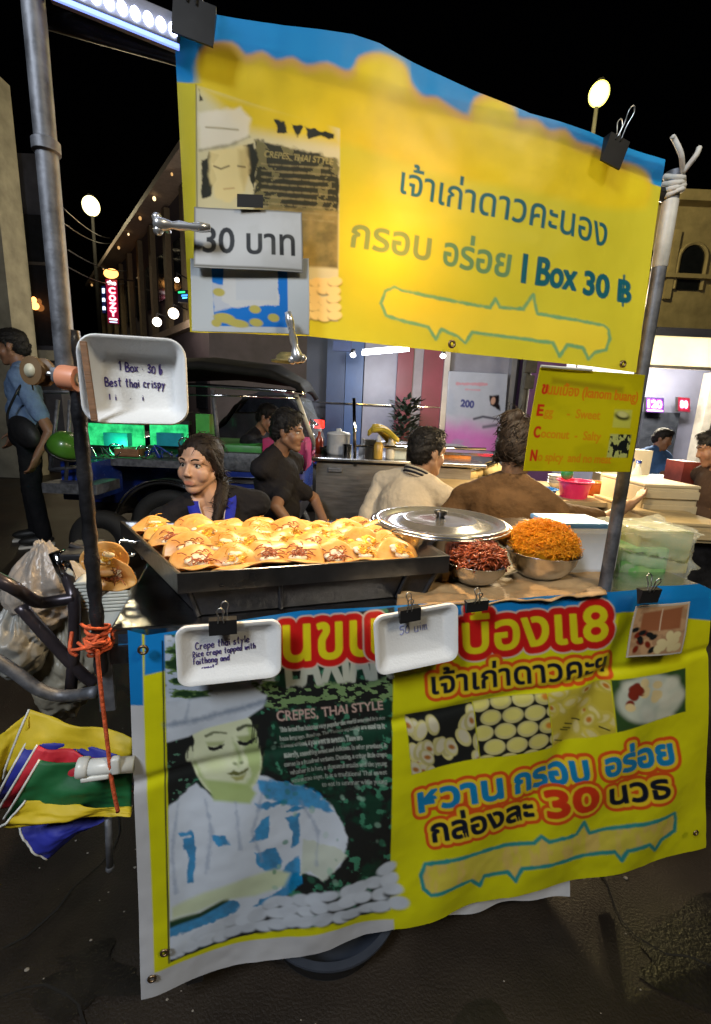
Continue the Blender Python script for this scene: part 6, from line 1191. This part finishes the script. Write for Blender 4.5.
    def finish(s, lips=True, brow=True, eyes=True):
        me = blob(s.m, s.vox, 3); a = verts(me); loc = (a - s.c) / s.s; x, y, z = loc @ s.r, loc @ s.f, loc @ s.u
        for q in (-1, 1):
            d2 = ((x - q * .031) / .017) ** 2 + ((z + .002) / .010) ** 2; w_ = np.exp(-d2) * (y > .04) * .0065; a -= s.f * (w_ * s.s)[:, None]
        setverts(me, a)
        base = np.array(s.skin) * (0.93 + .14 * fbm(a[:, 0] * 30, a[:, 2] * 30 + a[:, 1] * 10, 5))[:, None]
        lp = np.exp(-((x / .021) ** 4 + ((z + .073) / .0095) ** 4)) * (y > .07); base = base * (1 - .75 * lp[:, None]) + np.array(s.skin) * np.array([.78, .38, .36]) * .75 * lp[:, None]
        ck = np.exp(-(((np.abs(x) - .038) / .02) ** 2 + ((z + .04) / .02) ** 2)) * (y > .02); base = base * (1 - .08 * ck[:, None] * np.array([0, 1, 1]))
        setcol(me, base); link('body', me, M_skin, s.e, True)
        if eyes:
            for q in (-1, 1):
                m = MB(); c = s.h(q * .031, .0685, -.0025); m.sphere(c, .0117 * s.s, 18, 12, (s.r, s.u, s.f)); o = m.build('eye', M_eye, s.e, True)
                m = MB(); m.sphere(c + s.f * .0078 * s.s - s.r * .001, np.array([.0062, .0062, .0056]) * s.s, 16, 10, (s.r, s.u, s.f)); m.build('iris', M_iris, o, True)
                m = MB(); m.tube(curve_pts([s.h(q * .0165, .0765, .0000), s.h(q * .024, .0815, .0058), s.h(q * .034, .0810, .0062), s.h(q * .0455, .0705, .0005)], 4), .0017 * s.s, 6); m.build('eyelashes', M_hair, s.e, True)
        if brow:
            for q in (-1, 1):
                m = MB(); m.tube(curve_pts([s.h(q * .013, .0895, .0185), s.h(q * .028, .0875, .0255), s.h(q * .050, .0720, .0210)], 5), [.0030 * s.s] * 6 + [.0034 * s.s] * 3 + [.0014 * s.s] * 2, 6); m.build('eyebrow', M_hair, s.e, True)
            
    def hair(s, style, mt=M_hair, vox=None, top=1.0):
        m = MB()
        if style == 'short':
            s.ell(m, (0, -.016, .048), (.081, .097, .084 * top)); s.ell(m, (0, -.05, .0), (.072, .068, .075))
            for q in (-1, 1): s.cap(m, (q * .070, .02, .045), (q * .074, .008, .0), .016, .008)
            s.ell(m, (0, .03, .092), (.058, .055, .032 * top))
        else:
            s.ell(m, (0, -.022, .043), (.084, .098, .088)); s.ell(m, (0, -.045, .0), (.078, .072, .08))
            for q in (-1, 1): s.cap(m, (q * .064, .036, .058), (q * .079, -.01, -.02), .016, .018); s.cap(m, (q * .079, -.012, -.02), (q * .05, -.07, -.06), .02, .022)
            if style == 'pony':
                for a, b, ra, rb in (((0, -.10, -.03), (.0, -.118, -.075), .036, .04), ((-.02, -.10, -.06), (-.072, -.06, -.10), .042, .034), ((-.072, -.06, -.10), (-.098, -.0, -.165), .034, .028), ((-.098, .0, -.165), (-.10, .035, -.23), .028, .014)): s.cap(m, a, b, ra, rb)
            if style == 'bun': s.ell(m, (-.015, -.095, .10), (.040, .036, .040)); s.ell(m, (.012, -.09, .118), (.030, .03, .028)); s.cap(m, (0, -.06, .0), (.0, -.062, -.045), .05, .03)
        me = blob(m, (vox or s.vox) , 2); a = verts(me); loc = (a - s.c) @ np.stack([s.r, s.f, s.u], 1); n = np.empty(len(a) * 3, np.float32); me.vertices.foreach_get('normal', n); n = n.reshape(-1, 3)
        ang = np.arctan2(loc[:, 0], loc[:, 2] + .02); kk = 2.6 if style == 'short' else .45; d = ((fbm(ang * 9, loc[:, 1] * 8, 3) - .5) * .006 + (fbm(ang * 30 + loc[:, 2] * 30, loc[:, 1] * 50, 9) - .5) * .005) * kk
        a = a + n * (d * s.s)[:, None]; setverts(me, a); ho = link('hair', me, mt, s.e, True)
        q = random.Random(11); sm = MB(); fl = (s.f * .5 - s.u * .5) if style == 'short' else (-s.f * .75 - s.u * .55)
        for k in range(330):
            i = q.randrange(len(a)); n0 = n[i].astype(float); t0 = fl + np.array([q.gauss(0, .35) for _ in range(3)]); t0 = nrm(t0 - n0 * np.dot(t0, n0)); L = q.uniform(.022, .045) * (1 if style == 'short' else 1.5)
            sm.tube(curve_pts([a[i] - n0 * .002, a[i] + t0 * L * .5 + n0 * .0035, a[i] + t0 * L + n0 * (q.uniform(-.004, .004))], 3), [.0016] * 3 + [.0013, .0011, .0009, .0005], 5)
        sm.build('strands', mt, ho, True)
    def wear(s, name, m, mt, vox=None, wr=.010, seed=1):
        me = blob(m, vox or s.vox * 1.4, 3)
        if name == 'shirt' and getattr(s, 'cut', None):
            bm = bmesh.new(); bm.from_mesh(me); bmesh.ops.delete(bm, geom=[v for v in bm.verts if s.cut(np.array(v.co))], context='VERTS'); bm.to_mesh(me); bm.free()
        a = verts(me); n = np.empty(len(a) * 3, np.float32); me.vertices.foreach_get('normal', n); n = n.reshape(-1, 3)
        d = (np.abs(fbm(a[:, 0] * 11 + a[:, 2] * 6, a[:, 2] * 11 + a[:, 1] * 9, seed) - .5) * 2 - .3) * wr; setverts(me, a + n * d[:, None]); return link(name, me, mt, s.e, True)

SK1, SK2, SK3 = (.36, .19, .115), (.30, .155, .09), (.40, .23, .14)
def stool(c, h, label):
    e = empty('stool', (c[0], c[1], 0), label, 'stool', 'low stools under the seated people'); m = MB(); m.lathe((c[0], c[1], h - .03), [(0, 0), (.15, 0), (.16, .01), (.155, .03), (0, .032)], 24); m.build('seat', mat('stool_plastic', (.12, .03, .02), .4), e, True)
    for k in range(4):
        a = .785 + k * 1.571; m = MB(); m.tube([(c[0] + .12 * math.cos(a), c[1] + .12 * math.sin(a), h - .03), (c[0] + .16 * math.cos(a), c[1] + .16 * math.sin(a), 0)], .014, 8); m.build('leg', M_dark, e, True)

def seated(p, nb, hip, t, w, shirt, mtS, arms, sleeve=.62, g=.012, trous=(.02, .02, .025), legs=True, hd=True, deep=1.0, wr=.012, thick=1.0):
    sh = p.torso(p.m, nb, hip, t, w, 0, deep); m = MB(); p.torso(m, nb, hip, t, w, g, deep)
    k = MB()
    for i, (a, b, c, hdir, pn, cl) in enumerate(arms):
        side = 1 if i == 0 else -1
        a = sh[i] if a is None else a; p.arm(p.m, a, b, c, thick=thick); p.arm(m, a, b, c, g, thick, sleeve)
        if hd: p.hand(c, hdir, pn, side, cl)
    if legs:
        for q in (-1, 1):
            kn = hip + p.t * .42 + p.rt * q * .13 - Z * .02; kn[2] = max(kn[2], .42); an = kn + p.t * .03; an[2] = .08
            p.leg(p.m, hip + p.rt * q * .09, kn, an); p.leg(k, hip + p.rt * q * .09, kn, an, .012); p.foot(p.m, an, p.t)
            sm = MB(); p.foot(sm, an, p.t, .008); p.wear('shoe', sm, M_blk, .01, 0)
        p.wear('trousers', k, cloth_mat('trouser_cloth', trous), .016)
    p.wear('shirt', m, mtS, None, wr); return sh

def face_dir(c, turn):                                   # turn degrees away from looking at the camera; + is towards image right
    d = np.array([EYE[0] - c[0], EYE[1] - c[1]]); a = math.atan2(d[1], d[0]) + R(turn); return np.array([math.cos(a), math.sin(a), 0.0])

# --- the vendor
c = at(200, 464, 1.8); f = face_dir(c, -31) + Z * .04
p = Person('woman vendor in black with a blue collar, seated behind the griddle and glancing left', c, f, Z + np.array([.03, 0, 0]), .95, (.60, .355, .235), .0038)
nb = c + np.array([.03, .03, -.148]); hip = np.array([nb[0] + .03, nb[1] + .10, max(.44, nb[2] - .46)])
p.head(nb, True); tt = face_dir(c, 4)
M_vb = cloth_mat('black_tee', (.014, .013, .015))
def vcut(q):
    d = q - nb; x, y, h_ = d @ p.rt, d @ p.t, -(d @ p.ax); return y > .015 and -.08 < h_ < .20 and abs(x) < .062 * (1 - h_ / .20)
p.cut = vcut
s0, s1 = [nb + q for q in (np.array([.2, .02, -.1]), np.array([-.2, .02, -.1]))]
seated(p, nb, hip, tt, .185, None, M_vb, [(None, nb + np.array([-.25, -.02, -.33]), nb + np.array([-.18, -.24, -.36]), (.2, -1, 0), -Z, .5), (None, nb + np.array([.27, .0, -.33]), nb + np.array([.16, -.24, -.36]), (-.2, -1, 0), -Z, .5)], sleeve=.95, g=.010)
p.finish(); p.hair('pony', M_hairb, .0036)
for q in (-1, 1):
    a = [nb + p.rt * q * .058 + Z * .035 - p.t * .02, nb + p.rt * q * .066 + p.t * .035 + Z * .004, nb + p.rt * q * .05 + p.t * .085 - Z * .05, nb + p.rt * q * .022 + p.t * .125 - Z * .14, nb + p.rt * q * .006 + p.t * .14 - Z * .22]
    P_ = curve_pts(a, 6); m = MB()
    for i in range(len(P_) - 1):
        d = nrm(P_[i + 1] - P_[i]); 
    L_ = [x + p.t * .016 + p.rt * q * .030 for x in P_]; R_ = [x + p.t * .016 - p.rt * q * .014 for x in P_]; n_ = len(P_); m.add(L_ + R_, [(i, i + 1, n_ + i + 1, n_ + i) for i in range(n_ - 1)]); o = m.build('collar', cloth_mat('blue_collar', (.02, .03, .36)), p.e, True); s_ = o.modifiers.new('t', 'SOLIDIFY'); s_.thickness = .005; s_.offset = 0
    m = MB(); m.tube([x + p.t * .003 for x in R_], .0022, 6); m.build('piping', mat('pale_piping', (.55, .5, .5), .6), o, True)
stool(hip, hip[2] - .10, 'low stool under the woman vendor behind the griddle')

# --- man in a black shirt, in profile
c = at(288, 431, 2.75); p = Person('man in a plain black T-shirt sitting in profile, looking right past the vendor', c, face_dir(c, 72) - Z * .03, Z - np.array([.0, 0, 0]), .98, SK2, .007)
nb = c + np.array([-.055, .02, -.145]); hip = np.array([nb[0] - .02, nb[1] + .02, max(.46, nb[2] - .5)]); p.head(nb); tt = face_dir(c, 58)
M_b2 = cloth_mat('charcoal_tee', (.018, .016, .018))
seated(p, nb, hip, tt, .19, None, M_b2, [(None, nb + np.array([.03, -.22, -.30]), nb + np.array([.17, -.25, -.47]), (.8, -.1, -.5), (0, 1, -.4), .5), (None, nb + np.array([.2, .2, -.3]), nb + np.array([.3, .05, -.46]), (.7, -.4, -.4), -Z, .5)][::-1] if False else [(None, nb + np.array([.02, -.22, -.28]), nb + np.array([.16, -.24, -.44]), (.8, -.1, -.5), (0, 1, -.4), .5), (None, nb + np.array([.2, .2, -.3]), nb + np.array([.3, .05, -.46]), (.7, -.4, -.4), -Z, .5)], sleeve=.8)
p.finish(); p.hair('short', top=1.15); m = MB(); m.tube(curve_pts([p.h(-.018, .093, -.058), p.h(0, .098, -.055), p.h(.018, .093, -.058)]), .0028, 6); m.build('moustache', M_hair, p.e, True)
stool(hip, hip[2] - .10, 'low stool under the man in the plain black T-shirt')

# --- man in black on the scooter / tuk-tuk looking at a phone
c = at(268, 418, 4.15); p = Person('man in black bent over a phone, seated by the tuk-tuk with blue jeans', c, face_dir(c, 62) - Z * .35, Z + np.array([.25, 0, 0]), 1.0, SK2, .010)
nb = c + np.array([-.09, .03, -.14]); hip = nb + np.array([-.09, .05, -.46]); p.head(nb); tt = face_dir(c, 60)
seated(p, nb, hip, tt, .19, None, cloth_mat('black_shirt', (.012, .012, .015)), [(None, nb + np.array([.06, -.2, -.26]), nb + np.array([.27, -.2, -.17]), (1, 0, .15), (0, .6, .6), .9), (None, nb + np.array([.14, .18, -.26]), nb + np.array([.3, .02, -.15]), (1, -.3, .1), (0, -.6, .6), .9)], sleeve=.8, trous=(.10, .13, .22))
p.finish(eyes=False); p.hair('short')
m = MB(); m.box(nb + np.array([.37, -.12, -.10]), (.075, .012, .15), (nrm((.6, -.2, .5)), nrm((.2, 1, .1)), nrm((-.5, .1, .8))), .004); m.build('phone', M_blk, None, label='black phone held by the man bent forward by the tuk-tuk', cat='phone')

# --- man in a cream polo, from behind
c = at(428, 452, 2.35); p = Person('man in a cream polo with dark striped collar, sitting with his back turned', c, face_dir(c, 128) - Z * .06, Z + np.array([.04, 0, 0]), 1.0, SK3, .007)
nb = c + np.array([-.05, -.01, -.145]); hip = np.array([nb[0] - .08, nb[1] - .02, max(.46, nb[2] - .48)]); p.head(nb); tt = face_dir(c, 150)
M_polo = cloth_mat('cream_polo', (.66, .56, .42), .06)
seated(p, nb, hip, tt, .20, None, M_polo, [(None, nb + np.array([-.27, .06, -.3]), nb + np.array([-.08, .3, -.33]), (.6, .7, 0), -Z, .5), (None, nb + np.array([.22, .05, -.3]), nb + np.array([.22, .3, -.3]), (.1, 1, 0), -Z, .5)][::1], sleeve=.7, g=.014, deep=1.15)
p.finish(); p.hair('short')
for z_, col, rr in ((-.002, (.55, .47, .36), .068), (.008, (.02, .02, .03), .071), (.017, (.5, .45, .36), .069), (.026, (.02, .02, .03), .070), (.034, (.50, .44, .33), .067)):
    m = MB(); cc = nb + p.ax * (z_ + .012) - p.t * .008; m.tube([cc + (p.rt * math.cos(a) + p.t * math.sin(a)) * rr + p.ax * (-.02 * math.sin(a)) for a in np.linspace(R(-260), R(80), 30)], .0062, 8); m.build('collar_band', cloth_mat('collar_knit', col, .05), p.e, True)
stool(hip, hip[2] - .10, 'low stool under the man in the cream polo')

# --- person in a brown T-shirt with a bun, reaching right
c = at(519, 448, 2.0); p = Person('person in a brown T-shirt with hair in a bun, back turned and reaching right', c, face_dir(c, 150) - Z * .25, Z + np.array([-.08, 0, 0]), 1.02, SK3, .007)
p.drop = .115; nb = c + np.array([-.015, -.015, -.155]); hip = np.array([nb[0], nb[1] + .06, max(.46, nb[2] - .46)]); p.head(nb, True); tt = face_dir(c, 172)
ra, rb, rc_ = at(566, 506, 1.98), at(602, 522, 2.02), at(626, 507, 2.12)
seated(p, nb, hip, tt, .205, None, cloth_mat('brown_tee', (.135, .075, .035)), [(None, nb + np.array([-.32, .1, -.3]), nb + np.array([-.12, .34, -.3]), (.4, .8, 0), -Z, .5), (None, rb, rc_, (.65, .35, .3), (0, .5, .8), .35)], sleeve=.8, g=.014, deep=1.1)
p.finish(); p.hair('bun', M_hairb)
stool(hip, hip[2] - .10, 'low stool under the person in brown')

# --- man standing at the left in a blue shirt with a shoulder bag
YM = 3.85; gz = atz(12, 543, 0); c = at(12, 347, YM); p = Person('man standing at the left in a pale blue shirt with a black shoulder bag', c, np.array([-.95, -.25, -.12]), Z, 1.12, SK2, .009)
nb = c + np.array([.045, .0, -.165]); hip = np.array([nb[0] + .02, nb[1], nb[2] - .56]); p.head(nb); tt = np.array([-.85, -.5, 0])
sh = p.torso(p.m, nb, hip, tt, .20); M_bs = cloth_mat('blue_shirt', (.16, .25, .42)); m = MB(); p.torso(m, nb, hip + Z * .03, tt, .20, .014); k = MB()
near = 0 if sh[0][1] < sh[1][1] else 1; a0 = sh[near]; el = at(50, 432, YM - .25); wr_ = at(37, 456, YM - .32)
for i, (a, b, cc, hd_, pn) in enumerate(((a0, el, wr_, (-.35, -.1, -1), (-1, 0, .2)), (sh[1 - near], nb + np.array([-.12, .25, -.3]), nb + np.array([-.2, .1, -.52]), (-.2, -.1, -1), (-1, 0, 0)))):
    p.arm(p.m, a, b, cc, thick=1.12); p.arm(m, a, b, cc, .016, 1.12, .7); p.hand(cc, hd_, pn, 1 if i == 0 else -1, .7, 1.1)
for q in (-1, 1):
    hp_ = hip + p.rt * q * .095; an = np.array([hip[0] + p.rt[0] * q * .11 + tt[0] * .05 * q, hip[1] + p.rt[1] * q * .11, .085]); kn = (hp_ + an) / 2 + p.t * .03
    p.leg(p.m, hp_, kn, an); p.leg(k, hp_, kn, an + Z * .02, .018); p.foot(p.m, an, p.t); sm = MB(); p.foot(sm, an, p.t, .010); so = p.wear('shoe', sm, mat('black_shoe', (.015, .015, .015), .5), .010, 0)
    m2 = MB(); m2.box(an + nrm(p.t) * .055 - Z * .07, (.085, .26, .022), (p.rt, p.t, Z), .008); m2.build('sole', mat('white_sole', (.6, .6, .58), .6), so)
k.sphere(hip + Z * .02, (.19, .15, .14), 24, 16, (p.rt, p.t, Z)); p.wear('trousers', k, cloth_mat('black_trousers', (.012, .012, .014)), .014); p.wear('shirt', m, M_bs, None, .02)
p.finish(); p.hair('short')
e = empty('shoulder_bag', at(27, 433, YM - .25), 'black shoulder bag slung across the man in the pale blue shirt', 'bag'); m = MB(); c = at(24, 432, YM - .27); m.sphere(c, (.17, .07, .12), 24, 16, (nrm((1, -.4, -.25)), (0.3, 1, 0), Z)); m.build('bag_body', mat('black_nylon', (.014, .014, .016), .55, bump=.3), e, True)
m = MB(); m.tube(curve_pts([c + np.array([-.12, -.0, .04]), at(8, 412, YM - .28), at(18, 390, YM - .27), at(26, 378, YM - .16)], 6), .009, 8); m.tube(curve_pts([c + np.array([.12, -.03, .04]), at(38, 418, YM - .26), at(32, 385, YM - .2)], 6), .008, 8); m.build('strap', M_blk, e, True)

# --- man in blue, far right
c = at(663, 439, 5.5); p = Person('man in a blue T-shirt sitting far back under the white awning', c, face_dir(c, 75) - Z * .2, Z + np.array([.1, 0, 0]), 1.0, SK2, .012)
nb = c + np.array([-.05, .0, -.14]); hip = np.array([nb[0] - .05, nb[1], nb[2] - .46]); p.head(nb)
seated(p, nb, hip, face_dir(c, 50), .19, None, cloth_mat('mid_blue_tee', (.06, .14, .34)), [(None, nb + np.array([-.02, -.22, -.28]), nb + np.array([.2, -.25, -.3]), (1, 0, 0), -Z, .5), (None, nb + np.array([.2, .2, -.28]), nb + np.array([.36, .05, -.3]), (1, 0, 0), -Z, .5)], sleeve=.75)
p.finish(eyes=False, brow=False); p.hair('short'); stool(hip, max(.2, hip[2] - .10), 'low stool under the man in the blue T-shirt')
# --- person cut by the right edge
c = at(714, 448, 3.1); p = Person('dark haired person in a dark jacket cut off by the right edge', c, face_dir(c, -75) - Z * .3, Z, 1.0, SK2, .009)
nb = c + np.array([.06, .0, -.14]); hip = np.array([nb[0] + .06, nb[1], nb[2] - .5]); p.head(nb)
seated(p, nb, hip, face_dir(c, -60), .20, None, cloth_mat('dark_jacket', (.06, .035, .022)), [(None, nb + np.array([.06, .2, -.28]), nb + np.array([-.15, .15, -.36]), (-1, 0, 0), -Z, .5), (None, nb + np.array([.03, -.24, -.28]), nb + np.array([-.12, -.22, -.4]), (-1, 0, 0), -Z, .5)], sleeve=1.7)
p.finish(eyes=False); p.hair('short')
# ================================================================== camera, light, render settings
cam = bpy.data.cameras.new('camera'); cam.sensor_fit = 'VERTICAL'; cam.sensor_height = 36; cam.lens = F_PX / 1024 * 36; cam.clip_start = .02; cam.clip_end = 2000
co = bpy.data.objects.new('camera', cam); COL.objects.link(co); scene.camera = co
co.matrix_world = Matrix(((CX[0], -CD[0], -FWD[0], 0), (CX[1], -CD[1], -FWD[1], 0), (CX[2], -CD[2], -FWD[2], CAM_H), (0, 0, 0, 1)))
w = bpy.data.worlds.new('World'); scene.world = w; w.use_nodes = True; nt = w.node_tree; bg = nt.nodes['Background']
sky = nt.nodes.new('ShaderNodeTexSky'); sky.sky_type = 'NISHITA'; sky.sun_disc = False; sky.sun_elevation = R(-4); sky.sun_rotation = R(160); nt.links.new(sky.outputs[0], bg.inputs['Color']); bg.inputs['Strength'].default_value = .012
def lamp(name, kind, loc, power, col, size=.1, target=None, **k):
    l = bpy.data.lights.new(name, kind); l.energy = power; l.color = col
    if kind == 'SUN': l.angle = size
    elif kind == 'AREA': l.shape = 'RECTANGLE'; l.size = size; l.size_y = k.get('size_y', size)
    else: l.shadow_soft_size = size
    if kind == 'SPOT': l.spot_size = k.get('cone', R(120)); l.spot_blend = .7
    o = bpy.data.objects.new(name, l); COL.objects.link(o); o.location = V3(loc)
    if target is not None: o.rotation_euler = (V3(target) - V3(loc)).to_track_quat('-Z', 'Y').to_euler()
    return o
lamp('key_light_cool', 'POINT', (-1.2, -1.3, 3.0), 285, (.84, .91, 1.0), .35)  # unseen key light added behind the camera to brighten the banners
lamp('key_light_warm', 'POINT', (2.0, -1.3, 3.6), 190, (1.0, .86, .62), .35)  # added warm key light on the right, also without a lamp body
lamp('bulb_light', 'POINT', onp(376, 258, .095), 3.4, (1.0, .48, .10), .03)
exec_bg_lights()
scene.render.engine = 'CYCLES'; scene.cycles.max_bounces = 6; scene.cycles.transparent_max_bounces = 8; scene.cycles.sample_clamp_indirect = 4; scene.cycles.caustics_reflective = False; scene.cycles.caustics_refractive = False
scene.view_settings.view_transform = 'Standard'; scene.view_settings.look = 'None'; scene.view_settings.exposure = 0.12; scene.view_settings.gamma = 1
scene.render.resolution_x = 711; scene.render.resolution_y = 1024
